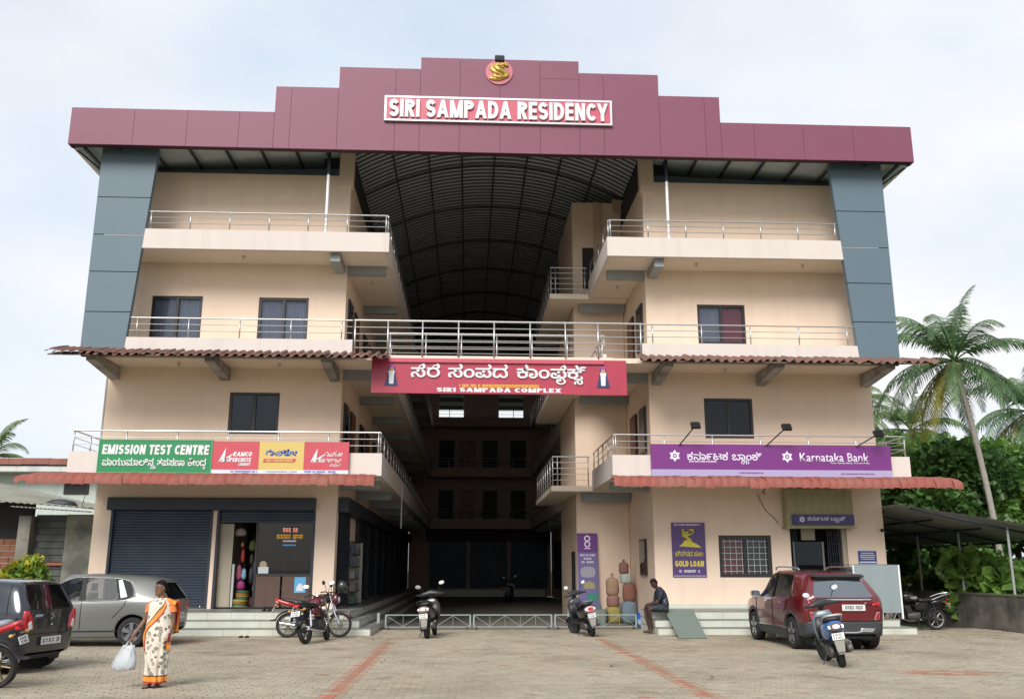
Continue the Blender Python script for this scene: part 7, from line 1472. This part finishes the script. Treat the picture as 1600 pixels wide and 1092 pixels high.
for i, (x, y, z, w_, h_, c, lb) in enumerate(((-6.95, 0.8, 1.2, 0.06, 0.5, 0, 'long charcoal packet hanging in the middle of the shop doorway'), (-6.82, 0.6, 1.5, 0.05, 0.35, 2, 'navy packet hanging beside the door bar'), (-6.98, 0.9, 1.75, 0.06, 0.3, 1, 'brown packet hanging behind the red bundle'), (-6.8, 0.7, 0.95, 0.07, 0.4, 4, 'pale packet standing at the foot of the door bar'), (-6.9, 0.6, 0.57, 0.1, 0.3, 3, 'dark red packet on the floor beside the hose coils'),
    (-6.45, 0.3, 2.1, 0.05, 0.28, 4, 'pale packet hanging behind the glass above the card'), (-6.1, 0.28, 2.0, 0.04, 0.2, 5, 'small green packet hanging behind the glass'), (-5.75, 0.3, 1.62, 0.03, 0.5, 1, 'thin brown strap hanging behind the glass'), (-5.66, 0.3, 1.66, 0.025, 0.6, 4, 'thin pale strap hanging behind the glass'), (-5.9, 0.4, 1.5, 0.09, 0.25, 2, 'navy packet standing behind the glass on the counter'), (-6.25, 0.4, 1.5, 0.1, 0.3, 0, 'charcoal packet standing behind the glass on the counter'))):
    bundle(x, y, z, w_, h_, mat('packet_tone_%d' % c, gcol[c], 0.5), lb)
tag(MB().tube([(-7.45, 0.30, 0.57), (-7.42, 0.33, 0.95)], 0.022, 8).build('yellow_stick', H_o, smooth=True), 'short orange stick leaning at the shop door', 'stick')
tag(MB().box(-7.68, -7.30, 0.23, 0.45, 0.562, 0.60).build('floor_board', H_o), 'orange strip lying on the shop floor by the door', 'board')
def shelf_unit(x0, x1, y0, y1, z0, z1, n, label, axis):
    o = tag(empty('shelf_unit', ((x0+x1)/2, (y0+y1)/2, z0)), label, 'shelf'); hx, hy, h = (x1-x0)/2, (y1-y0)/2, z1-z0
    for sx in ((-hx, -hx+0.03), (hx-0.03, hx)) if axis == 'x' else ((-hx, hx),): 
        if axis == 'x': MB().box(*sx, -hy, hy, 0, h).build('side', mat('shelf_grey', (0.30, 0.30, 0.28), 0.5), o)
    if axis == 'y':
        MB().box(-hx, -hx+0.02, -hy, -hy+0.03, 0, h).build('side', M_darksteel, o); MB().box(-hx, hx+0.03, hy-0.04, hy, 0, h).build('side', mat('shelf_pale', (0.42, 0.42, 0.38), 0.5), o)
    for k in range(n+1): MB().box(-hx+0.031, hx-0.031, -hy+0.041, hy-0.041, h*k/(n+0.02), h*k/(n+0.02)+0.02).build('shelf', M_darksteel, o)
    cols = [(0.22, 0.20, 0.18), (0.10, 0.12, 0.16), (0.28, 0.24, 0.20), (0.15, 0.14, 0.13), (0.32, 0.32, 0.34), (0.22, 0.10, 0.08), (0.10, 0.14, 0.10)]
    for k in range(n):
        a = (-hx if axis == 'x' else -hy)+0.06; e = -a
        while a < e-0.08:
            w_ = rng.uniform(0.05, 0.11) if rng.random() < 0.85 else 0.2; hh = rng.uniform(0.3, 0.85)*h/n; c = mat('goods_%d' % rng.randrange(7), cols[rng.randrange(7)], 0.6); zb = h*k/(n+0.02)+0.021
            b = min(a+w_-0.01, e-0.04)
            q = (MB().box(a, b, -hy+0.05, hy-0.05, zb, zb+hh) if axis == 'x' else MB().box(-hx+0.04, hx-0.04, a, b, zb, zb+hh)); q.build('packet', c, o); a += w_
    return o
shelf_unit(-4.49, -4.25, 3.05, 4.55, 0.56, 2.45, 5, 'narrow shelf of packets in the court-side shop opening', 'y')
shelf_unit(-6.95, -5.3, 3.1, 3.5, 0.562, 2.7, 5, 'dim shelf of packets at the back of the hardware shop', 'x')
shelf_unit(-6.5, -5.3, 1.0, 1.3, 0.562, 1.9, 3, 'low shelf of packets behind the shop glass', 'x')

# ================================================================ left neighbours
nb = tag(empty('storage_shed', (-13.5, 2.0, 0)), 'old concrete and laterite shed with tin lean-to roof left of the building', 'shed')
M_moss = mat('mossy_concrete', (0.22, 0.215, 0.18), 0.9, noise=0.5, nscale=2.5, stain=(0.06, 0.065, 0.055), sstrength=0.8, bump=0.5, bscale=14)
def NBX(nm, m_, x0, x1, y0, y1, z0, z1, par=nb): return MB().box(x0+13.5, x1+13.5, y0-2, y1-2, z0, z1).build(nm, m_, par)
NBX('wall', M_moss, -12.75, -11.75, 2.0, 6.0, 0, 3.2); NBX('pillar', M_moss, -14.1, -13.75, 1.9, 2.25, 0, 3.15); NBX('recess_wall', mat('dark_block', (0.075, 0.08, 0.08), 0.9, noise=0.5, nscale=4, bump=0.5, bscale=12), -13.75, -12.75, 2.25, 2.4, 0, 3.2)
mb_ = MB().box(-0.19, 0.19, -0.03, 0.03, -0.09, 0.09).mesh('block', mat('dark_block_face', (0.10, 0.105, 0.10), 0.9, noise=0.5, nscale=5, stain=(0.035, 0.04, 0.035), sstrength=0.8))
for r_ in range(15):
    for c_ in range(3):
        x = -13.72+0.2+c_*0.4+(0.16 if r_ % 2 else 0)-13.5+27.0-0.0
        if x+13.5-27+13.5 > 99: continue
        inst(mb_, 'block', nb, (-13.53+c_*0.38+(0.12 if r_ % 2 else 0)+13.5, 0.235+rng.uniform(-0.008, 0.008), 0.11+r_*0.2), (0, 0, 0))
NBX('ledge', mat('brick_ledge', (0.30, 0.11, 0.06), 0.9, noise=0.4, nscale=8), -13.74, -12.78, 2.12, 2.2, 1.72, 1.80)
# laterite wall built of single blocks
lat = [MB().box(-0.19, 0.19, -0.1, 0.1, -0.085, 0.085).mesh('laterite_block', mat('laterite_%d' % k, c, 0.95, noise=0.5, nscale=9, bump=0.6, bscale=25)) for k, c in enumerate(((0.24, 0.10, 0.06), (0.20, 0.08, 0.05), (0.27, 0.13, 0.08)))]
for r_ in range(14):
    for c_ in range(7): inst(rng.choice(lat), 'laterite_block', nb, (-14.35-c_*0.395+(0.2 if r_ % 2 else 0)+13.5, 0.6+rng.uniform(-0.01, 0.01), 0.09+r_*0.178))
NBX('loft_void', M_dark, -17.2, -14.1, 2.75, 2.9, 2.5, 3.6)
rows = []
for i in range(61):
    x = -17.5+i*0.1; rows.append([(x+13.5, y-2, 3.72-0.065*(x+17.5)+(0.02 if i % 2 else -0.02)+(y-1.25)/4.95*max(0.1, 0.9-0.15*(x+17.5))) for y in (1.25, 6.2)])
MB().grid(rows).build('tin_roof', mat('tin_sheet', (0.36, 0.37, 0.30), 0.55, metal=0.3, noise=0.35, nscale=3, stain=(0.20, 0.20, 0.12), sstrength=0.6), nb)
rows = [[(x+13.5, y-2, 3.60-0.065*(x+17.5)+(0.015 if i % 2 else -0.015)) for y in (1.0, 1.4)] for i, x in enumerate([-14.0+0.06*k for k in range(38)])]
MB().grid(rows).build('eave_sheet', mat('new_tin', (0.62, 0.64, 0.66), 0.4, metal=0.4), nb)
MB().tube([(0.9, 0.6, 3.45), (1.1, 0.6, 4.6)], 0.01, 5).build('cable', M_black, nb); MB().loft([((0.1, 1.0, 3.55), (0.5, 0, -0.03), (0, 0.3, 0.02), 3), ((0.15, 1.0, 3.68), (0.35, 0, -0.03), (0, 0.2, 0.02), 2.4), ((0.1, 1.0, 3.72), (0.1, 0, 0), (0, 0.1, 0), 2)], 14).build('roof_tarp', M_darksteel, nb, smooth='all')
bd = tag(MB().prism([(-11.75, 0.0), (-11.32, 0.0), (-11.30, 1.75), (-11.5, 1.80), (-11.68, 1.3)], 'y', 1.2, 1.24).build('leaning_sheet', mat('sheet_teal', (0.14, 0.19, 0.20), 0.5)), 'bent grey-blue sheet leaning between the shed and the building', 'sheet')
hs = tag(empty('white_house', (-20, 12, 0)), 'low white house with red tiled roof edge behind the shed', 'house')
M_hw = mat('house_wall', (0.50, 0.56, 0.52), 0.8, noise=0.15, nscale=1, streak=0.2)
MB().box(-6.0, 5.5, 0.5, 8, 0, 5.45).build('wall', M_hw, hs); MB().box(-6.8, 6.0, -0.3, 8.5, 5.45, 5.66).build('roof_slab', mat('slab_white', (0.58, 0.60, 0.58), 0.8, streak=0.4), hs)
me = MB().prism([(-0.02, 0), (-0.32, -0.03), (-0.38, -0.28), (-0.33, -0.28), (-0.26, -0.02)], 'x', -0.26, 0.26).mesh('parapet_tile', mat('house_tile', (0.24, 0.085, 0.065), 0.75, noise=0.5, nscale=3, stain=(0.14, 0.06, 0.05), sstrength=0.6))
for i in range(24): inst(me, 'parapet_tile', hs, (-6.5+i*0.53, 0.0, 6.0+rng.gauss(0, 0.006)))
MB().box(-6.7, 6.0, -0.02, 8.2, 5.665, 6.02).build('parapet', M_hw, hs); MB().box(2.6, 3.6, 0.46, 0.52, 4.6, 5.3).build('ventilator', M_dark, hs)
# ================================================================ right side: boundary wall, carport
bw = tag(MB().box(13.85, 14.08, -16, 18, -0.1, 0.92).build('boundary_wall', mat('boundary_plaster', (0.20, 0.185, 0.16), 0.9, noise=0.5, nscale=2, streak=0.7, stain=(0.035, 0.04, 0.032), sstrength=0.9, bump=0.5, bscale=12)), 'low stained plaster boundary wall along the right of the forecourt', 'wall')
MB().box(13.83, 14.10, -16, 18, 0.921, 0.97).build('coping', mat('mossy_coping', (0.15, 0.16, 0.11), 0.95, noise=0.5, nscale=5, stain=(0.05, 0.07, 0.03), sstrength=0.7), bw)
cp = tag(empty('carport', (12.6, 0, 0)), 'corrugated tin carport on thin posts beside the building', 'shed')
M_tin = mat('carport_tin', (0.30, 0.31, 0.29), 0.6, metal=0.1, noise=0.35, nscale=2)
rows = []
for i in range(121):
    y = -2.6+i*0.12; h = 0.02*(-1)**i; rows.append([(-1.35, y+1.9, 3.40+h), (0.5, y+1.0, 3.02+h), (3.0, y, 2.48+h)])
MB().grid(rows).build('roof_sheet', M_tin, cp)
for x, z in ((-1.2, 3.33), (0.0, 3.08), (1.2, 2.82), (2.8, 2.47)): MB().box(x-0.03, x+0.03, -0.6+1.0*(1.5-x)/2.8, 11.5, z-0.09, z-0.03).build('purlin', M_darksteel, cp)
for y in (-1.5, 1.1, 3.7, 6.5, 9.3): MB().tube([(1.36, y, 0.97), (1.36, y, 2.76)], 0.035, 8).build('post', mat('post_grey', (0.30, 0.31, 0.30), 0.5, noise=0.3), cp, smooth=True); MB().tube([(-1.3, y, 3.25), (2.9, y, 2.38)], 0.035, 6).build('rafter', M_darksteel, cp)

# ================================================================ vegetation
def leaf_cloud(blobs, n, size, seed, droop=0.3, aspect=2.2):
    """leaves as small folded quads spread through ellipsoid clumps, denser towards their skin"""
    rr = random.Random(seed); mb = MB(); wts = [b[3]*b[4]*b[5] for b in blobs]; vs = []; fs = []
    for _ in range(n):
        x, y, z, a, b, c = rr.choices(blobs, wts)[0]
        d = Vector((rr.gauss(0, 1), rr.gauss(0, 1), rr.gauss(0, 1))).normalized(); k = rr.random()**0.4
        p = Vector((x+d.x*a*k, y+d.y*b*k, z+d.z*c*k)); s_ = size*rr.uniform(0.6, 1.3)
        t = (d+Vector((rr.uniform(-1, 1), rr.uniform(-1, 1), rr.uniform(-0.6, 0.6)-droop))).normalized(); u = t.cross(Vector((rr.uniform(-1, 1), rr.uniform(-1, 1), rr.uniform(-1, 1)))).normalized()*s_/aspect; t *= s_
        i = len(vs); m_ = p+t*0.5; n_ = t.cross(u).normalized()*s_*0.08
        vs += [p, m_+u+n_, p+t, m_-u+n_]; fs += [(i, i+1, i+2), (i, i+2, i+3)]
    return mb.add(vs, fs)
def tree(loc, h, blobs, n, leaf, m_, label, seed, tr=0.14, nm='broadleaf_tree', grp='trees beyond the boundary wall'):
    o = tag(empty(nm, loc), label, 'tree', grp); rr = random.Random(seed)
    t = MB(); top = Vector((rr.uniform(-0.2, 0.2), rr.uniform(-0.2, 0.2), h*0.6)); t.tube(smooth_pts([(0, 0, -0.1), (rr.uniform(-0.1, 0.1), 0, h*0.25), tuple(top)]), [tr*(1.25-0.55*i/12) for i in range(13)], 9)
    for x, y, z, a, b, c in blobs[:7]: t.tube(smooth_pts([tuple(top*0.8), ((x+top.x)/2, (y+top.y)/2, (z+top.z*0.8)/2+0.2), (x, y, z)], 4), [tr*0.5-0.045*tr*i for i in range(9)], 6)
    t.build('trunk', mat('bark', (0.11, 0.09, 0.07), 0.95, noise=0.5, nscale=6, bump=0.6, bscale=20), o, smooth='all')
    leaf_cloud(blobs, n, leaf, seed).build('crown', m_, o); return o
LF = [leafmat('leaf_dark', (0.062, 0.145, 0.040)), leafmat('leaf_mid', (0.11, 0.24, 0.055)), leafmat('leaf_yellow', (0.22, 0.30, 0.055)), leafmat('leaf_blue', (0.062, 0.16, 0.078)), leafmat('leaf_light', (0.17, 0.33, 0.08))]
def mkblobs(seed, w_, h0, h1, n, r_):
    rr = random.Random(seed); return [(rr.uniform(-w_, w_), rr.uniform(-w_, w_), rr.uniform(h0, h1), r_*rr.uniform(0.7, 1.3), r_*rr.uniform(0.7, 1.3), r_*rr.uniform(0.55, 0.95)) for _ in range(n)]
tl_ = [((17.6, 9, 0), 6.2, 0, 'dense dark green tree just beyond the carport roof'), ((20.5, 12, 0), 7.8, 1, 'tall mid green tree close behind the carport'), ((24.5, 11, 0), 6.5, 2, 'yellow-green bushy tree right of the tall palm trunk'), ((19.0, 20, 0), 8.4, 3, 'tall blue-green tree far behind the carport beside the building'), ((26.5, 19, 0), 8.6, 0, 'tall dark tree far behind the yellow-green tree'), ((30, 14, 0), 8.0, 1, 'broad mid green tree at the far right of the wood'), ((23.3, 25, 0), 9.0, 1, 'tall mid green tree far behind the tall palm'), ((35, 22, 0), 9, 3, 'broad blue-green tree at the far end of the wood')]
for k, (loc, h, m_, lb) in enumerate(tl_): tree(loc, h, mkblobs(40+k, h*0.27, h*0.42, h*0.88, 13, h*0.17), 8500, 0.30, LF[m_], lb, 60+k, 0.16)
# large-leaved undergrowth right behind the wall
ub = [(14.95+i*1.1, 12.5+(i % 3)*1.6, 0) for i in range(8)]+[(15.4+i*1.2, 5.2+(i % 2)*1.1, 0) for i in range(7)]+[(14.9+i*0.95, 1.0+(i % 3)*2.2+rng.uniform(-1, 1), 0) for i in range(9)]+[(15.2+i*1.5, -4.5+(i % 2)*1.4, 0) for i in range(4)]+[(15.0, 7, 0), (16.5, 9.5, 0), (14.9, 11.5, 0), (18.5, 7.8, 0), (21, 7, 0), (23, 5.5, 0)]
shr = ['low bright shrub', 'leafy mid green shrub', 'yellowish shrub', 'bushy light green shrub']
for k, (x, y, z) in enumerate(ub):
    h = rng.uniform(1.6, 2.6); mk = (4, 1, 2, 4, 1, 0)[k % 6]; o = tag(empty('shrub', (x, y, -0.05)), ('large-leaved ' if k % 3 == 0 else 'small-leaved ')+{0: 'dark green', 1: 'mid green', 2: 'yellowish green', 4: 'light green'}[mk]+' shrub growing thickly behind the boundary wall', 'shrub', 'shrubs behind the boundary wall')
    leaf_cloud(mkblobs(200+k, 0.75, h*0.3, h*0.9, 8, 0.55), 1500, 0.22 if k % 3 else 0.34, 300+k, 0.4, 1.7).build('foliage', LF[(4, 1, 2, 4, 1, 0)[k % 6]], o)
    s_ = MB(); rr = random.Random(k)
    for i in range(5): s_.tube([(0, 0, 0), (rr.uniform(-0.4, 0.4), rr.uniform(-0.4, 0.4), h*0.6)], 0.02, 5)
    s_.build('stem', mat('bark', (0.11, 0.09, 0.07), 0.95), o)
gc = leaf_cloud([(14.2+rng.uniform(0.3, 16), rng.uniform(-8, 20), rng.uniform(0.1, 0.5), 1.2, 1.2, 0.5) for _ in range(60)], 9000, 0.25, 9, 0.4, 1.8).build('ground_cover', LF[1]); kind(gc, 'stuff')
# coconut palms
def palm(loc, h, lean, fr_len, n, label, seed, m_i=3, tr=0.16, grp=None, yellow=0.15):
    o = tag(empty('coconut_palm', loc), label, 'palm', grp); rr = random.Random(seed); top = Vector((lean[0], lean[1], h))
    pts = smooth_pts([(0, 0, -0.1), (lean[0]*0.15, lean[1]*0.15, h*0.35), (lean[0]*0.55, lean[1]*0.55, h*0.72), tuple(top)], 10)
    MB().tube(pts, [tr*(1.35-0.6*min(1, i/8)-0.12*i/len(pts))*(1.06 if i % 2 else 1.0) for i in range(len(pts))], 10).build('trunk', mat('palm_bark', (0.34, 0.31, 0.28), 0.9, noise=0.4, nscale=8, bump=0.5, bscale=14), o, smooth='all')
    fr_m = [leafmat('palm_leaf', (0.11, 0.20, 0.065)), leafmat('palm_leaf_old', (0.25, 0.26, 0.06)), leafmat('palm_leaf_blue', (0.095, 0.19, 0.085))]
    for k in range(n):
        az = 2*math.pi*k/n*2.618+rr.uniform(-0.3, 0.3); el = R(82-125*(k/n)**0.9+rr.uniform(-8, 8)); L_ = fr_len*rr.uniform(0.85, 1.1)*(0.8 if k < 3 else 1)
        d = Vector((math.cos(az)*math.cos(el), math.sin(az)*math.cos(el), math.sin(el))); p = top+Vector((0, 0, 0.05)); rach = [p]; ns_ = 22; g_ = 0.07+0.045*rr.random()
        for i in range(ns_): d = (d+Vector((0, 0, -g_*(0.4+1.3*i/ns_)))).normalized(); p = p+d*L_/ns_; rach.append(p)
        f = MB().tube(rach, [0.032*(1-0.85*i/ns_) for i in range(ns_+1)], 5); vs = []; fs = []
        for i in range(3, ns_):
            t = (rach[i+1]-rach[i]).normalized(); sd_ = t.cross(Vector((0, 0, 1)))
            sd_ = sd_.normalized() if sd_.length > 0.05 else Vector((1, 0, 0)); up = sd_.cross(t).normalized()
            ll = 0.78*math.sin(math.pi*(0.16+0.80*i/ns_))*fr_len/4.2
            for q in (0, 0.33, 0.66):
                for sg in (-1, 1):
                    b = rach[i].lerp(rach[i+1], q); dd = (sd_*sg*0.85+t*0.55+up*0.10+Vector((0, 0, -0.45))+Vector((rr.uniform(-.12, .12), rr.uniform(-.12, .12), rr.uniform(-.15, .1)))).normalized()
                    m1 = b+dd*ll*0.5; dd2 = (dd+Vector((0, 0, -0.55))).normalized(); e = m1+dd2*ll*0.5; wv = t*0.026*fr_len/4.2*1.5
                    j = len(vs); vs += [b-wv*0.5, b+wv*0.5, m1+wv*0.6, m1-wv*0.6, e]; fs += [(j, j+1, j+2, j+3), (j+3, j+2, j+4)]
        f.add(vs, fs); f.build('frond', fr_m[1] if (k > n*(1-yellow)) else fr_m[0 if m_i == 0 else 2], o)
    q = MB()
    for k in range(7): a = rr.uniform(0, 6.3); q.ball(top+Vector((0.24*math.cos(a), 0.24*math.sin(a), -0.22+rr.uniform(-0.12, 0.08))), (0.11, 0.11, 0.14), 10, 7)
    q.build('coconuts', mat('coconut', (0.14, 0.15, 0.03), 0.6), o, smooth='all')
    q = MB()
    for k in range(6): a = rr.uniform(0, 6.3); q.tube([top, top+Vector((0.4*math.cos(a), 0.4*math.sin(a), 0.15)), top+Vector((0.7*math.cos(a), 0.7*math.sin(a), -0.25))], [0.025, 0.012, 0.005], 5)
    q.build('flower_stalks', mat('dry_stalk', (0.20, 0.13, 0.06), 0.9), o); return o
palm((18.1, 6, 0), 9.1, (-0.95, 0.0), 3.75, 36, 'tall coconut palm with drooping yellowed lower fronds beside the building', 11, 3, 0.145)
palm((27.3, 17, 0), 9.2, (-0.4, 0.3), 4.6, 28, 'shorter coconut palm right of the tall one', 12, 3, 0.15, None, 0.25)
palm((21.2, 24, 0), 10.6, (-0.8, 0), 4.2, 26, 'coconut palm mostly hidden behind the building corner', 13, 0, 0.14, None, 0.1)
palm((23.5, 30, 0), 11.0, (0.3, 0), 3.4, 18, 'distant coconut palm behind the wood', 14, 0, 0.14, None, 0.1)
palm((26.0, 9.5, 0), 6.2, (0.2, 0.0), 3.4, 22, 'low young coconut palm rising from the shrubs near the yellow-green tree', 17, 0, 0.14, None, 0.2)
palm((20.8, 16, 0), 8.0, (-0.6, 0), 3.6, 22, 'coconut palm rising between the dark tree and the tall mid green tree', 18, 0, 0.14, None, 0.2)
palm((-25.6, 22, 0), 7.2, (0.3, 0), 3.2, 20, 'coconut palm beyond the white house roof', 15, 0, 0.14, None, 0.1); palm((-21.6, 26, 0), 6.4, (0.0, 0), 2.6, 16, 'small palm top showing over the house parapet beside the railing', 16, 0, 0.12, None, 0.1)
for k, (x, y, h, m_) in enumerate(((-31, 18, 6.5, 1), (-27, 30, 6.5, 0), (-34, 26, 7.5, 3))): tree((x, y, 0), h, mkblobs(80+k, h*0.3, h*0.4, h*0.85, 11, h*0.18), 4000, 0.32, LF[m_], ('mid green tree left of the white house', 'dark tree far behind the white house', 'tall blue-green tree far left of the white house')[k], 90+k, grp='trees behind the white house')
for k, (x, y, h, m_) in enumerate(((-40, 8, 6.0, 0), (-46, 20, 7, 1), (-38, 36, 7.5, 3), (-52, 2, 7, 1), (-50, 34, 8, 0))): tree((x, y, 0), h, mkblobs(120+k, h*0.32, h*0.35, h*0.85, 11, h*0.19), 3000, 0.4, LF[m_], ('dark tree in the open ground beyond the white house', 'mid green tree far beyond the white house', 'blue-green tree far off behind the white house palms', 'mid green tree at the far edge of the open ground', 'tall dark tree farthest off behind the white house')[k], 130+k, grp='trees behind the white house')
# bush in front of the shed
o = tag(empty('croton_bush', (-11.85, -2.0, 0)), 'round yellow-green bush in front of the old shed', 'bush')
leaf_cloud([(0, 0, 1.15, 0.55, 0.5, 0.6), (-0.25, 0, 0.8, 0.45, 0.45, 0.5), (0.3, 0.1, 0.85, 0.45, 0.4, 0.5), (0.05, -0.1, 1.55, 0.35, 0.35, 0.32), (-0.3, 0.1, 1.35, 0.3, 0.3, 0.3)], 2600, 0.15, 5, 0.35, 2.0).build('foliage', LF[4], o)
leaf_cloud([(0, -0.1, 1.6, 0.4, 0.35, 0.3), (-0.35, -0.15, 1.3, 0.3, 0.3, 0.35)], 550, 0.15, 6, 0.35, 2.0).build('young_leaves', leafmat('leaf_gold', (0.28, 0.30, 0.03)), o); MB().tube([(0, 0, 0), (0.05, 0, 0.6), (0, 0, 1.2)], 0.03, 6).build('stem', mat('bark', (0.11, 0.09, 0.07), 0.95), o)
o = tag(empty('weed_patch_plant', (-14.3, 0.6, 0)), 'dark leafy plant at the foot of the laterite wall', 'plant'); leaf_cloud([(0, 0, 0.7, 0.7, 0.4, 0.7), (0.5, 0, 0.5, 0.4, 0.3, 0.5), (-0.7, 0, 0.9, 0.6, 0.4, 0.8)], 1200, 0.2, 8).build('foliage', LF[1], o)
# low fallen leaf litter and dark stains are left to the paving itself
ll = leaf_cloud([(rng.uniform(-12, 13), rng.uniform(-13, -2.6), 0.012, 0.5, 0.5, 0.004) for _ in range(25)], 70, 0.045, 21, 0, 1.6).build('leaf_litter', mat('dry_leaf', (0.14, 0.09, 0.04), 0.9)); kind(ll, 'stuff')
